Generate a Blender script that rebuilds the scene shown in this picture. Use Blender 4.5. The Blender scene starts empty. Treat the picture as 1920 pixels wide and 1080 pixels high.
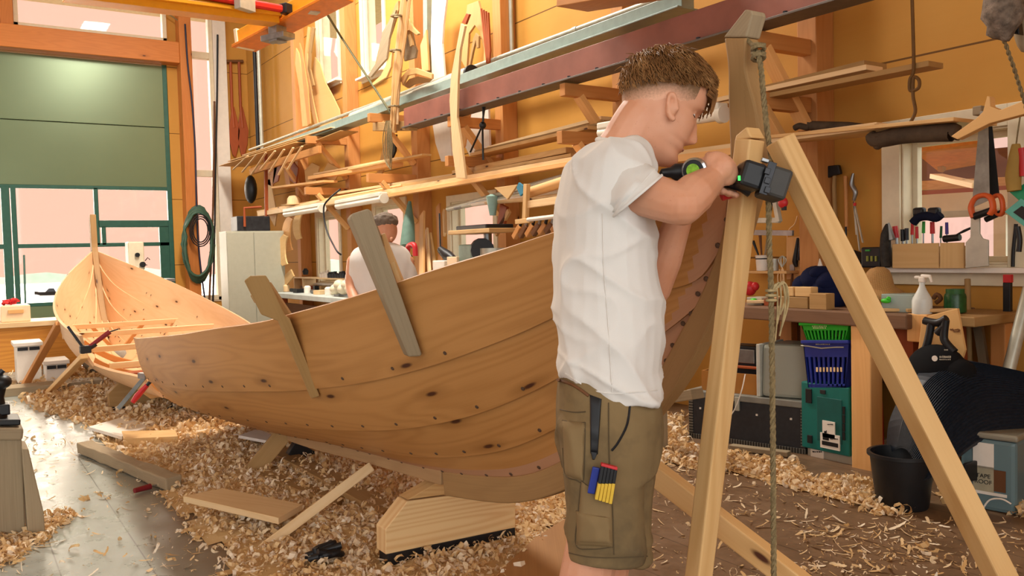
import bpy, math, random
from mathutils import Vector as V, Matrix, noise as mnoise
R = random.Random(7)
S = bpy.context.scene
COL = S.collection
rad = math.radians
# ------------------------------------------------------------------ camera
F = 1600.0
CAM = V((0, 0, 1.27))
psi, pit, rol = rad(33.3), rad(-2.45), rad(1.45)
hf = V((-math.cos(psi), math.sin(psi), 0)); rt = V((math.sin(psi), math.cos(psi), 0)); up = V((0, 0, 1))
fw = hf * math.cos(pit) + up * math.sin(pit); u0 = up * math.cos(pit) - hf * math.sin(pit)
cr = rt * math.cos(rol) - u0 * math.sin(rol); cu = u0 * math.cos(rol) + rt * math.sin(rol)
cam = bpy.data.objects.new('camera', bpy.data.cameras.new('camera')); COL.objects.link(cam)
cam.data.lens = 36 * F / 1920; cam.data.sensor_width = 36; cam.data.clip_end = 500
m = Matrix((cr, cu, -fw)).transposed().to_4x4(); m.translation = CAM; cam.matrix_world = m
S.camera = cam
def ray(px, py): return fw + cr * ((px - 960) / F) - cu * ((py - 540) / F)
def PD(px, py, d): return CAM + ray(px, py) * d
def PY(px, py, y): r = ray(px, py); return CAM + r * (y / r.y)
def PX(px, py, x): r = ray(px, py); return CAM + r * (x / r.x)
def PZ(px, py, z=0.0): r = ray(px, py); return CAM + r * ((z - CAM.z) / r.z)
def proj(p):
    d = V(p) - CAM; k = d.dot(fw); return (960 + F * d.dot(cr) / k, 540 - F * d.dot(cu) / k, k)
# ------------------------------------------------------------------ mesh builder
def frame(ax, hint=V((0, 0, 1))):
    ax = V(ax).normalized(); h = V(hint)
    if abs(ax.dot(h.normalized())) > .98: h = V((1, 0, 0)) if abs(ax.x) < .9 else V((0, 1, 0))
    s = h.cross(ax).normalized(); return ax, s, ax.cross(s).normalized()
class MB:
    def __init__(s): s.v = []; s.f = []; s.uv = []; s.mi = []; s.m = 0
    def face(s, idx, uv=None):
        s.f.append(tuple(idx)); s.uv.append(uv or [(0, 0)] * len(idx)); s.mi.append(s.m)
    def add(s, pts): n = len(s.v); s.v += [V(p) for p in pts]; return n
    def hexa(s, c, L=None):          # 8 corners: bottom 0-3, top 4-7 (local: -x-y,+x-y,+x+y,-x+y)
        n = s.add(c); c = [V(p) for p in c]
        for q in ((3, 2, 1, 0), (4, 5, 6, 7), (0, 1, 5, 4), (2, 3, 7, 6), (1, 2, 6, 5), (3, 0, 4, 7)):
            a, b, d = c[q[0]], c[q[1]], c[q[3]]
            l1, l2 = (b - a).length, (d - a).length; o = R.random() * 0 + .37 * q[0]
            if l1 >= l2: uv = [(0, o), (l1, o), (l1, o + l2), (0, o + l2)]
            else: uv = [(0, o), (0, o + l1), (l2, o + l1), (l2, o)]
            s.face([n + i for i in q], uv)
        return s
    def box(s, c, d, rz=0, M=None):
        c = V(c); x, y, z = d[0] / 2, d[1] / 2, d[2] / 2
        p = [V((a, b, e)) for e in (-z, z) for a, b in ((-x, -y), (x, -y), (x, y), (-x, y))]
        M = M or Matrix.Rotation(rz, 3, 'Z'); return s.hexa([c + M @ q for q in p])
    def beam(s, a, b, w, h, hint=(0, 0, 1), w2=None, h2=None):   # from a to b, w sideways, h along hint
        a, b = V(a), V(b); ax, sd, up_ = frame(b - a, hint); w2 = w if w2 is None else w2; h2 = h if h2 is None else h2
        p = []
        for e, ww, hh in ((a, w, h), (b, w2, h2)):
            p += [e + sd * (i * ww / 2) + up_ * (j * hh / 2) for i, j in ((-1, -1), (1, -1), (1, 1), (-1, 1))]
        return s.hexa(p)
    def loft(s, rings, closed=True, cap=True, ulen=True):
        n = len(rings[0]); ids = [s.add(r) for r in rings]; acc = 0
        for k in range(len(rings) - 1):
            l = (V(rings[k + 1][0]) - V(rings[k][0])).length; c = 0
            for i in range(n if closed else n - 1):
                j = (i + 1) % n; w = (V(rings[k][j]) - V(rings[k][i])).length
                s.face([ids[k] + i, ids[k] + j, ids[k + 1] + j, ids[k + 1] + i], [(acc, c), (acc, c + w), (acc + l, c + w), (acc + l, c)]); c += w
            acc += l
        if cap and closed:
            s.face([ids[0] + i for i in reversed(range(n))]); s.face([ids[-1] + i for i in range(n)])
        return s
    def tube(s, pts, r, seg=8, cap=True, flat=1.0, hint=(0, 0, 1), smooth=0):
        pts = [V(p) for p in pts]
        if smooth: pts = spline(pts, smooth)
        n = len(pts); rr = r if isinstance(r, (list, tuple)) else [r] * n
        if len(rr) != n: rr = [lerpl(rr, i / (n - 1)) for i in range(n)]
        T = [(pts[min(i + 1, n - 1)] - pts[max(i - 1, 0)]).normalized() for i in range(n)]
        _, sd, u_ = frame(T[0], hint); rings = []
        for i in range(n):
            sd = (sd - T[i] * sd.dot(T[i])); sd = sd.normalized() if sd.length > 1e-6 else frame(T[i])[1]
            u_ = T[i].cross(sd)
            rings.append([pts[i] + (sd * math.cos(a) + u_ * math.sin(a) * flat) * rr[i] for a in [2 * math.pi * k / seg for k in range(seg)]])
        return s.loft(rings, True, cap)
    def lathe(s, prof, o, ax=(0, 0, 1), seg=24, sc=(1, 1), cap=True):    # prof [(r, h)]
        a, sd, u_ = frame(ax); o = V(o)
        return s.loft([[o + a * h + (sd * math.cos(t) * sc[0] + u_ * math.sin(t) * sc[1]) * max(r, 1e-4) for t in [2 * math.pi * k / seg for k in range(seg)]] for r, h in prof], True, cap)
    def prism(s, poly, th, axis=None):     # poly: 3d points (planar, any winding); extruded both ways along axis by th
        p = [V(q) for q in poly]; nrm = V((0, 0, 0))
        for i in range(len(p)): nrm += p[i].cross(p[(i + 1) % len(p)])
        nn = nrm.normalized(); ax = V(axis).normalized() if axis is not None else nn
        if ax.dot(nn) < 0: p.reverse()
        L = sum((p[i] - p[i - 1]).length for i in range(len(p)))
        e1 = max(((p[i] - p[i - 1]) for i in range(len(p))), key=lambda q: q.length).normalized(); e2 = ax.cross(e1)
        a = s.add([q - ax * th / 2 for q in p]); b = s.add([q + ax * th / 2 for q in p]); n = len(p)
        uv = [(q.dot(e1), q.dot(e2)) for q in p]
        s.face([a + i for i in reversed(range(n))], list(reversed(uv))); s.face([b + i for i in range(n)], uv)
        for i in range(n):
            j = (i + 1) % n; l = (p[j] - p[i]).length
            s.face([a + i, a + j, b + j, b + i], [(0, 0), (l, 0), (l, th), (0, th)])
        return s
    def ball(s, c, r, seg=12, rings=8, M=None):
        c = V(c); r = (r, r, r) if not isinstance(r, (tuple, list)) else r; M = M or Matrix.Identity(3)
        rg = []
        for k in range(rings + 1):
            t = math.pi * k / rings; q = max(math.sin(t), 1e-3)
            rg.append([c + M @ V((r[0] * q * math.cos(a), r[1] * q * math.sin(a), -r[2] * math.cos(t))) for a in [2 * math.pi * i / seg for i in range(seg)]])
        return s.loft(rg)
    def build(s, name, mat, parent=None, bev=0, smooth=None, loc=None):
        me = bpy.data.meshes.new(name)
        if parent is not None: o0 = wloc(parent)
        elif loc is not None: o0 = V(loc)
        elif s.v:
            mn = [min(v[i] for v in s.v) for i in range(3)]; mx = [max(v[i] for v in s.v) for i in range(3)]
            o0 = V(((mn[0] + mx[0]) / 2, (mn[1] + mx[1]) / 2, mn[2]))
        me.from_pydata([v - o0 for v in s.v], [], s.f)
        ul = me.uv_layers.new(name='UVMap'); k = 0; buf = []
        for u in s.uv:
            for q in u: buf += [q[0], q[1]]
        ul.data.foreach_set('uv', buf)
        for mm in (mat if isinstance(mat, (list, tuple)) else [mat]): me.materials.append(mm)
        me.polygons.foreach_set('material_index', s.mi); me.validate(); me.update()
        o = bpy.data.objects.new(name, me); COL.objects.link(o)
        if parent is not None: o.parent = parent
        else: o.location = o0
        if smooth:
            me.polygons.foreach_set('use_smooth', [True] * len(me.polygons)); me.set_sharp_from_angle(angle=rad(smooth if smooth is not True else 50))
        if bev:
            b = o.modifiers.new('bevel', 'BEVEL'); b.width = bev; b.segments = 2; b.limit_method = 'ANGLE'; b.angle_limit = rad(40)
        WL[o.name] = o0
        return o
WL = {}
def wloc(o):
    p = V((0, 0, 0))
    while o is not None: p = p + V(o.location); o = o.parent
    return p
def lerp(a, b, t): return a + (b - a) * t
def lerpl(l, t):
    x = t * (len(l) - 1); i = min(int(x), len(l) - 2); return lerp(l[i], l[i + 1], x - i)
def interp(tab, x):
    if x <= tab[0][0]: return tab[0][1]
    for (a, b), (c, d) in zip(tab, tab[1:]):
        if x <= c: return b + (d - b) * (x - a) / (c - a)
    return tab[-1][1]
def smoothtab(tab, x):       # monotone-ish cubic (catmull-rom on uneven knots)
    n = len(tab)
    if x <= tab[0][0]: return tab[0][1]
    if x >= tab[-1][0]: return tab[-1][1]
    for i in range(n - 1):
        if x <= tab[i + 1][0]:
            x0, y0 = tab[i]; x1, y1 = tab[i + 1]; h = x1 - x0; t = (x - x0) / h
            def sl(j):
                if j <= 0: return (tab[1][1] - tab[0][1]) / (tab[1][0] - tab[0][0])
                if j >= n - 1: return (tab[-1][1] - tab[-2][1]) / (tab[-1][0] - tab[-2][0])
                return (tab[j + 1][1] - tab[j - 1][1]) / (tab[j + 1][0] - tab[j - 1][0])
            m0, m1 = sl(i) * h, sl(i + 1) * h
            return (2*t**3 - 3*t*t + 1) * y0 + (t**3 - 2*t*t + t) * m0 + (-2*t**3 + 3*t*t) * y1 + (t**3 - t*t) * m1
def spline(p, k):
    p = [V(q) for q in p]; o = []
    for i in range(len(p) - 1):
        a, b, c, d = p[max(i - 1, 0)], p[i], p[i + 1], p[min(i + 2, len(p) - 1)]
        for j in range(k):
            t = j / k; o.append(.5 * ((2 * b) + (c - a) * t + (2 * a - 5 * b + 4 * c - d) * t * t + (3 * b - a - 3 * c + d) * t ** 3))
    o.append(p[-1]); return o
def tag(o, label, cat, group=None, kind=None):
    o['label'] = label; o['category'] = cat
    if group: o['group'] = group
    if kind: o['kind'] = kind
    return o
def thing(name, label, cat, loc, group=None, rz=0):
    o = bpy.data.objects.new(name, None); COL.objects.link(o); o.location = V(loc); o.rotation_euler = (0, 0, rz)
    o.empty_display_size = .05; bpy.context.view_layer.update(); return tag(o, label, cat, group)
def struct(o): o['kind'] = 'structure'; return o
def dup(root, loc, rz=0, label=None, group=None, scale=None):
    r = root.copy(); COL.objects.link(r); r.location = V(loc); r.rotation_euler = (0, 0, rz)
    if scale: r.scale = scale
    if label: r['label'] = label
    if group: r['group'] = group
    for ch in list(root.children):
        c = ch.copy(); COL.objects.link(c); c.parent = r
        for g in ch.children:
            d = g.copy(); COL.objects.link(d); d.parent = c
    return r
# ------------------------------------------------------------------ materials
def lin(c):
    if isinstance(c, str): c = [int(c[i:i + 2], 16) / 255 for i in (0, 2, 4)]
    return tuple((x / 12.92 if x <= .04045 else ((x + .055) / 1.055) ** 2.4) for x in c)
class NT:
    def __init__(s, name):
        s.mat = bpy.data.materials.new(name); s.mat.use_nodes = True; s.t = s.mat.node_tree; s.n = s.t.nodes; s.b = s.n['Principled BSDF']
    def N(s, typ, ins=None, **kw):
        n = s.n.new(typ)
        for k, v in kw.items(): setattr(n, k, v)
        for k, v in (ins or {}).items():
            sk = n.inputs[k]
            if hasattr(v, 'links') or hasattr(v, 'is_output'): s.t.links.new(v, sk)
            else: sk.default_value = v
        return n
    def math(s, op, a, b=0.0, c=None):
        n = s.N('ShaderNodeMath', {0: a, 1: b}, operation=op)
        if c is not None: n.inputs[2].default_value = c
        return n.outputs[0]
    def mix(s, fac, a, b, mode='MIX'):
        n = s.N('ShaderNodeMix', None, data_type='RGBA', blend_type=mode)
        for sk, v in ((n.inputs[0], fac), (n.inputs[6], a), (n.inputs[7], b)):
            if hasattr(v, 'is_output'): s.t.links.new(v, sk)
            else: sk.default_value = v if isinstance(v, (float, int)) else (tuple(v) + (1,))[:4]
        return n.outputs[2]
    def ramp(s, fac, stops):
        n = s.N('ShaderNodeValToRGB', {0: fac}); e = n.color_ramp.elements
        while len(e) < len(stops): e.new(.5)
        for q, (p, c) in zip(e, stops):
            q.position = p; q.color = (c, c, c, 1) if isinstance(c, (float, int)) else (tuple(c) + (1,))[:4]
        return n.outputs[0]
    def noise(s, vec, scale, detail=3, rough=.55, dist=0):
        return s.N('ShaderNodeTexNoise', {'Vector': vec, 'Scale': scale, 'Detail': detail, 'Roughness': rough, 'Distortion': dist}).outputs[0]
    def bump(s, h, st=.3, d=.01):
        n = s.N('ShaderNodeBump', {'Height': h, 'Strength': st, 'Distance': d}); s.t.links.new(n.outputs[0], s.b.inputs['Normal'])
    def setc(s, c): s.t.links.new(c, s.b.inputs['Base Color'])
MATS = {}
def plain(name, c, rough=.5, metal=0, var=.12, scale=14, bump=0, spec=.4, emit=0, coat=0):
    if name in MATS: return MATS[name]
    t = NT(name); c = lin(c); co = t.N('ShaderNodeTexCoord').outputs['Object']
    n = t.noise(co, scale, 4)
    t.setc(t.ramp(n, [(.3, [x * (1 - var) for x in c]), (.7, [min(1, x * (1 + var)) for x in c])]))
    t.b.inputs['Roughness'].default_value = rough; t.b.inputs['Metallic'].default_value = metal; t.b.inputs['Specular IOR Level'].default_value = spec
    if bump: t.bump(t.noise(co, scale * 3, 4), bump)
    if emit: t.b.inputs['Emission Color'].default_value = c + (1,); t.b.inputs['Emission Strength'].default_value = emit
    MATS[name] = t.mat; return t.mat
def wood(name, c1, c2, knots=0.0, rough=.55, ring=.5, grain=.25, sx=1.0, rnd=.25, bump=.08):
    """long grain along U (metres); c1 early wood, c2 late wood"""
    t = NT(name); c1, c2 = lin(c1), lin(c2)
    uv = t.N('ShaderNodeTexCoord').outputs['UV']; oi = t.N('ShaderNodeObjectInfo').outputs['Random']
    off = t.N('ShaderNodeCombineXYZ', {0: t.math('MULTIPLY', oi, 37.0), 1: t.math('MULTIPLY', oi, 11.0)}).outputs[0]
    uv = t.N('ShaderNodeVectorMath', {0: uv, 1: off}, operation='ADD').outputs[0]
    mp = lambda a, b: t.N('ShaderNodeMapping', {'Vector': uv, 'Scale': (a * sx, b, 1)}).outputs[0]
    low = t.noise(mp(.55, 4.5), 1, 2, .4)
    rg = t.math('ABSOLUTE', t.math('SINE', t.math('MULTIPLY', low, 46.0)))
    rg = t.math('POWER', rg, 3.0)
    fine = t.noise(mp(3, 160), 1, 3, .6)
    f = t.math('ADD', t.math('MULTIPLY', rg, ring * .55), t.math('MULTIPLY', t.math('SUBTRACT', fine, .5), grain * 2))
    f = t.math('ADD', f, t.math('MULTIPLY', t.math('SUBTRACT', t.noise(mp(.9, 2.2), 1, 3), .45), .9))
    col = t.mix(t.N('ShaderNodeClamp', {0: f}).outputs[0], c1, c2)
    if knots:
        vo = t.N('ShaderNodeTexVoronoi', {'Vector': mp(1.7, 5.2), 'Scale': 1.0, 'Randomness': 1.0}, voronoi_dimensions='2D')
        d = vo.outputs['Distance']; sel = t.math('GREATER_THAN', t.N('ShaderNodeSeparateColor', {0: vo.outputs['Color']}).outputs[0], 1 - knots)
        k = t.math('MULTIPLY', t.ramp(d, [(.03, 1.0), (.06, 0.0)]), sel); halo = t.math('MULTIPLY', t.ramp(d, [(.05, .5), (.2, 0.0)]), sel)
        col = t.mix(halo, col, [x * .75 for x in c2]); col = t.mix(k, col, lin('4a2614'))
    val = t.math('ADD', 1 - rnd / 2, t.math('MULTIPLY', oi, rnd))
    hs = t.N('ShaderNodeHueSaturation', {'Value': val, 'Color': col}).outputs[0]
    t.setc(hs); t.b.inputs['Roughness'].default_value = rough; t.b.inputs['Specular IOR Level'].default_value = .3
    if bump: t.bump(fine, bump, .003)
    MATS[name] = t.mat; return t.mat
M_pine = wood('pine_fresh', 'd8b078', 'b98649', .25, .5, .55, .2)
M_pale = wood('pine_pale', 'e6c596', 'cfa368', .2, .55, .4, .2)
M_hull = wood('hull_pine', 'be884e', '98632c', .5, .45, .5, .16, .9, .06)
M_oak = wood('oak_stem', 'a48052', '80603a', .1, .6, .3, .35, .9, .05)
M_grayw = wood('wood_weathered', '9c8a6e', '75644c', .15, .75, .3, .5, 1, .2, .2)
M_brace = wood('wood_brace', 'a98554', '8a6638', .2, .65, .4, .3)
M_stud = wood('wood_stud', 'c68a50', 'a86a34', .2, .55, .4, .25)
M_studL = wood('wood_stud_light', 'e2ae70', 'cf9350', .2, .55, .4, .25)
M_dkwood = wood('wood_dark', '6b4426', '4b2d18', 0, .6, .3, .4)
M_bench = wood('wood_bench', '7a5a42', '553c2b', .1, .7, .3, .5, 1, .1, .2)
M_ply = wood('plywood_light', 'dcb67e', 'c99c60', .05, .6, .5, .15, .5)
M_templ = wood('template_board', 'd3a76c', 'bb8a4d', .02, .65, .2, .2, .6, .35)
M_redwood = wood('wood_red', '9a4a24', '7a3418', 0, .5, .3, .3)
M_black = plain('black_plastic', '16171a', .45, var=.2)
M_rub = plain('black_rubber', '1a1c20', .65, var=.25)
M_steel = plain('steel_tool', '8d8f90', .35, .85, .2)
M_dsteel = plain('steel_dark', '3a3b3e', .45, .7, .25)
M_zinc = plain('zinc_pipe', 'b9b9ab', .4, .4, .12)
M_white = plain('white_paint', 'e6ddd0', .5, var=.04)
M_red = plain('red_plastic', 'c2262a', .4, var=.1)
M_orange = plain('orange_plastic', 'd9602c', .45, var=.08)
M_green = plain('green_plastic', '2f9c3a', .45, var=.08)
M_blue = plain('blue_plastic', '1d2f86', .4, var=.12)
M_cream = plain('cream_frame', 'e0d2b4', .5, var=.05)
M_rope = plain('rope_fibre', '857350', .85, var=.3, scale=90, bump=.5)
SKYB=(2.6,2.35,2.05); SUN_E=6.0; FILL_E=420; EXPO=0.0
SKYB=(2.45,2.42,2.36); SKYM=.2; SUN_E=8.8; FILL_E=330; EXPO=0.2
# ------------------------------------------------------------------ setting
YW, XG, ZC = 4.9, -16.5, 6.6
def cells(mb, fn, us, vs, holes):
    us = sorted(set(us + [h[0] for h in holes] + [h[1] for h in holes])); vs = sorted(set(vs + [h[2] for h in holes] + [h[3] for h in holes]))
    for a, b in zip(us, us[1:]):
        for c, d in zip(vs, vs[1:]):
            if any(h[0] - 1e-4 <= a and b <= h[1] + 1e-4 and h[2] - 1e-4 <= c and d <= h[3] + 1e-4 for h in holes): continue
            mb.hexa(fn(a, b, c, d))
def yellow_mat():
    t = NT('yellow_panel'); co = t.N('ShaderNodeTexCoord').outputs['Object']
    sx = t.N('ShaderNodeSeparateXYZ', {0: co})
    n = t.noise(co, .9, 4); f = t.noise(t.N('ShaderNodeMapping', {'Vector': co, 'Scale': (3, 3, 40)}).outputs[0], 1, 3)
    c = t.ramp(n, [(.25, lin('b98238')), (.75, lin('c99448'))]); c = t.mix(t.math('MULTIPLY', f, .25), c, lin('b07a30'))
    # joints of the plywood sheets
    def seam(v, per, w, o):
        q = t.math('PINGPONG', t.math('ADD', v, o), per / 2); return t.math('LESS_THAN', q, w)
    s = seam(sx.outputs[2], 1.2, .006, .02)
    c = t.mix(t.math('MULTIPLY', s, .85), c, lin('4c2e12')); t.setc(c)
    t.b.inputs['Roughness'].default_value = .6; t.b.inputs['Specular IOR Level'].default_value = .15
    t.bump(s, .4, .004); return t.mat
M_yel = yellow_mat()
def floor_mat():
    t = NT('worn_floor'); co = t.N('ShaderNodeTexCoord').outputs['Object']; s = t.N('ShaderNodeSeparateXYZ', {0: co})
    n1 = t.noise(co, .8, 5, .6); n2 = t.noise(co, 6, 5, .65); n3 = t.noise(co, 45, 3)
    br = t.ramp(n2, [(.25, lin('4a3626')), (.5, lin('644a34')), (.8, lin('7c6148'))])
    gy = t.ramp(n2, [(.3, lin('7c8581')), (.7, lin('9fa8a3'))])
    # worn grey paint, its colour lightened and cooled for reflected daylight, on the aisle (towards the camera's side and the gate), brown wood towards the bench
    k = t.math('ADD', s.outputs[1], t.math('MULTIPLY', n1, .8)); k = t.math('ADD', k, t.math('MULTIPLY', s.outputs[0], .12))
    k = t.ramp(k, [(.55, 0.0), (.9, 1.0)])
    c = t.mix(k, gy, br); c = t.mix(t.math('MULTIPLY', n3, .35), c, lin('957652'))
    q = t.math('PINGPONG', t.math('ADD', s.outputs[1], 0.0), .16); sm = t.math('LESS_THAN', q, .003)
    c = t.mix(t.math('MULTIPLY', sm, .6), c, lin('2a1d12')); t.setc(c)
    t.t.links.new(t.ramp(t.math('ADD', t.math('MULTIPLY', k, .35), n2), [(.2, .16), (1, .55)]), t.b.inputs['Roughness'])
    t.b.inputs['Specular IOR Level'].default_value = .5
    t.bump(n2, .12, .01); return t.mat
fl = MB().box((-7, 0.5, -.1), (28, 16, .2)); struct(fl.build('floor', floor_mat(), loc=(0, 0, 0)))
# windows of the long wall: (x0,x1,z0,z1) from the photograph's corners
def wrect(x0, y0, x1, y1, Y=YW):
    a, b = PY(x0, y0, Y), PY(x1, y1, Y); return [min(a.x, b.x), max(a.x, b.x), min(a.z, b.z), max(a.z, b.z)]
W1 = wrect(1690, 262, 1893, 496)
W2 = wrect(596, 408, 640, 530); W3 = wrect(704, 388, 762, 520); W4 = wrect(846, 380, 930, 520)
W5 = wrect(594, -40, 637, 150); W5[2] = PY(615, 158, YW).z; W6 = wrect(678, -60, 722, 130); W6[2] = PY(700, 138, YW).z
WIN = [W1, W2, W3, W4, W5, W6]
wb = MB(); cells(wb, lambda a, b, c, d: [(a, YW, c), (b, YW, c), (b, YW + .18, c), (a, YW + .18, c), (a, YW, d), (b, YW, d), (b, YW + .18, d), (a, YW + .18, d)], [XG, 1.5], [0, ZC], WIN)
struct(wb.build('wall_back', M_yel, loc=(0, YW, 0)))
# gate wall
GY0, GY1 = -1.9, PX(322, 350, XG).y; GZ = PX(310, 122, XG).z
TY0, TZ0, TZ1 = PX(26, 60, XG).y, PX(150, 62, XG).z, ZC - .3
SY0, SY1 = PX(357, 300, XG).y, PX(406, 300, XG).y
TY1 = PX(312, 60, XG).y
gh = [[GY0, GY1, 0, GZ], [-3.6, TY0 - .25, TZ0, TZ1], [TY0, TY1, TZ0, TZ1], [SY0, SY1, .5, TZ1]]
wg = MB(); cells(wg, lambda a, b, c, d: [(XG, a, c), (XG, b, c), (XG - .2, b, c), (XG - .2, a, c), (XG, a, d), (XG, b, d), (XG - .2, b, d), (XG - .2, a, d)], [-7.5, YW + .18], [0, ZC], gh)
struct(wg.build('wall_left', M_yel, loc=(XG, 0, 0)))
cl = MB().box((-8, .5, ZC + .1), (24, 16, .2)); M_ceil = plain('ceiling_boards', 'd8c4a0', .7); struct(cl.build('ceiling', M_ceil))
# glass and frames
def glass_mat():
    t = NT('window_glass'); t.n.remove(t.b); tr = t.N('ShaderNodeBsdfTransparent', {0: (.97, .98, .97, 1)}); gl = t.N('ShaderNodeBsdfGlossy', {'Roughness': .03})
    fr = t.N('ShaderNodeLayerWeight', {0: .3}); mx = t.N('ShaderNodeMixShader', {0: t.math('ADD', t.math('MULTIPLY', t.math('POWER', fr.outputs['Facing'], 5.0), .5), .03)})
    t.t.links.new(tr.outputs[0], mx.inputs[1]); t.t.links.new(gl.outputs[0], mx.inputs[2]); t.t.links.new(mx.outputs[0], t.n['Material Output'].inputs[0]); return t.mat
M_glass = glass_mat()
def window(n, w, bars=(), casing=.07, dep=.0, sill=True):
    x0, x1, z0, z1 = w; o = MB()
    for a, b, c, d in ((x0 - casing, x0, z0 - casing, z1 + casing), (x1, x1 + casing, z0 - casing, z1 + casing), (x0, x1, z1, z1 + casing), (x0, x1, z0 - casing, z0)):
        o.box(((a + b) / 2, YW - .012, (c + d) / 2), (b - a, .024, d - c))
    for a, b, c, d in ((x0, x0 + .012, z0, z1), (x1 - .012, x1, z0, z1), (x0, x1, z1 - .012, z1), (x0, x1, z0, z0 + .012)):
        o.box(((a + b) / 2, YW + .09, (c + d) / 2), (b - a, .18, d - c))
    r = struct(o.build('window_%d' % n, M_cream, bev=.003))
    f = MB(); s = .045
    for a, b, c, d in ((x0 + .012, x0 + s, z0 + .012, z1 - .012), (x1 - s, x1 - .012, z0 + .012, z1 - .012), (x0 + s, x1 - s, z1 - s, z1 - .012), (x0 + s, x1 - s, z0 + .012, z0 + s)) + tuple(bars):
        f.box(((a + b) / 2, YW + .12 - dep, (c + d) / 2), (b - a, .05, d - c))
    f.build('sash', M_cream, r, bev=.003)
    MB().box(((x0 + x1) / 2, YW + .125 - dep, (z0 + z1) / 2), (x1 - x0 - .09, .006, z1 - z0 - .09)).build('pane', M_glass, r)
    if sill: MB().box(((x0 + x1) / 2, YW - .04, z0 - .03), (x1 - x0 + 2.4 * casing, .14, .03)).build('window_sill', M_white, r, bev=.004)
    return r
for i, w in enumerate(WIN): window(i + 1, w, () if i else ((W1[0], W1[1], PY(1790, 400, YW).z - .02, PY(1790, 400, YW).z + .02),), .12 if i == 0 else .08, .10 if i >= 4 else 0)
# posts along the long wall and a rail
POST = [-13.42, -11.34, -9.25, -7.35, -5.5, -3.62]
for i, x in enumerate(POST):
    p = MB().box((x, YW - .09, ZC / 2), (.15, .18, ZC)); struct(p.build('trim_%d' % (i + 1), M_stud, bev=.006))
# gate: green sectional door
M_gate = plain('gate_green', '6f7f60', .28, .3, .06, .6); M_gframe = plain('gate_green_dark', '2f5a4c', .4, .2, .1)
gate = MB(); gx = XG - .06
M_wallr = plain('added_wall_boards', 'caa25e', .6); struct(MB().box((2.6, 3.64, ZC / 2), (.2, 2.88, ZC)).box((2.6, -2.44, (4.4 + ZC) / 2), (.2, 9.28, ZC - 4.4)).build('added_wall_right', M_wallr, loc=(2.6, 0, 0)))  # unseen wall piece and header, added to block light and shape the gate's reflection
def gq(y0, y1, z0, z1, mb, t=.05, x=gx): mb.box((x, (y0 + y1) / 2, (z0 + z1) / 2), (t, y1 - y0, z1 - z0))
zs = [PX(200, 352, XG).z, PX(200, 233, XG).z]     # window top, panel joint
gq(GY0, GY1, zs[0] + .03, zs[1] - .006, gate); gq(GY0, GY1, zs[1] + .006, GZ - .02, gate); gq(GY0, GY1, zs[0], GZ - .02, gate, .02, gx - .05)
zb0 = PX(150, 585, XG).z; gq(GY0, GY1, .02, PX(130, 565, XG).z, gate)
dr = struct(gate.build('door_1', M_gate, bev=.006))
fr = MB(); ya = [PX(34, 450, XG).y, PX(180, 450, XG).y, PX(186, 450, XG).y, PX(318, 450, XG).y]
zw = [PX(130, 565, XG).z, PX(100, 461, XG).z, PX(100, 455, XG).z, zs[0], PX(250, 424, XG).z, PX(250, 416, XG).z]
yl = PX(14, 450, XG).y
gq(PX(6, 450, XG).y, PX(22, 450, XG).y, .02, zs[0], fr, .09); gq(PX(24, 450, XG).y, ya[0], .02, zs[0], fr, .08)
gq(ya[1], ya[2] + .02, zw[1], zs[0], fr, .07); gq(ya[3], GY1, .02, GZ, fr, .08)
gq(GY0, GY1, zs[0] - .03, zs[0] + .03, fr, .07); gq(ya[0], ya[3], zw[1] - .03, zw[1] + .04, fr, .07)
gq(ya[2], ya[3], zw[4] - .02, zw[5] + .03, fr, .07); gq(ya[2] + .05, ya[2] + .12, zw[1], zw[4], fr, .07); gq(PX(300, 450, XG).y, ya[3], zw[0], zw[4], fr, .07)
gq(GY0, yl, zw[1] - .04, zw[1] + .04, fr, .07); gq(-1.1, -1.0, zw[0], zs[0], fr, .07); gq(GY0, GY1, zw[0] - .06, zw[0], fr, .07)
fr.build('door_frame', M_gframe, dr, bev=.006)
gp = MB(); gq(GY0, GY1, zw[0], zs[0], gp, .006, gx + .0); gp.build('pane', M_glass, dr)
# timber frame round the gate and the glazing strips
tb = [(PX(330, 90, XG).y, PX(352, 90, XG).y)]
MB().box((XG + .12, (tb[0][0] + tb[0][1]) / 2, ZC / 2), (.24, tb[0][1] - tb[0][0], ZC)); 
M_gpost = wood('gate_timber', 'cf7f3c', 'a85a22', .2, .5, .3, .2)
struct(MB().box((XG + .15, (tb[0][0] + tb[0][1]) / 2, ZC / 2), (.3, tb[0][1] - tb[0][0], ZC)).build('trim_7', M_gpost, bev=.01))
lz0, lz1 = PX(250, 115, XG).z, PX(250, 88, XG).z
struct(MB().box((XG + .13, (GY0 + tb[0][0]) / 2 - .2, (lz0 + lz1) / 2 + .05), (.28, tb[0][0] - GY0 + .4, lz1 - lz0 + .12)).build('trim_8', M_gpost, bev=.01))
y0 = PX(4, 40, XG + .1).y; struct(MB().box((XG + .05, PX(12, 40, XG).y, (lz1 + ZC) / 2), (.14, PX(24, 40, XG).y - PX(0, 40, XG).y, ZC - lz1)).build('trim_9', M_gpost, bev=.006))
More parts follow.
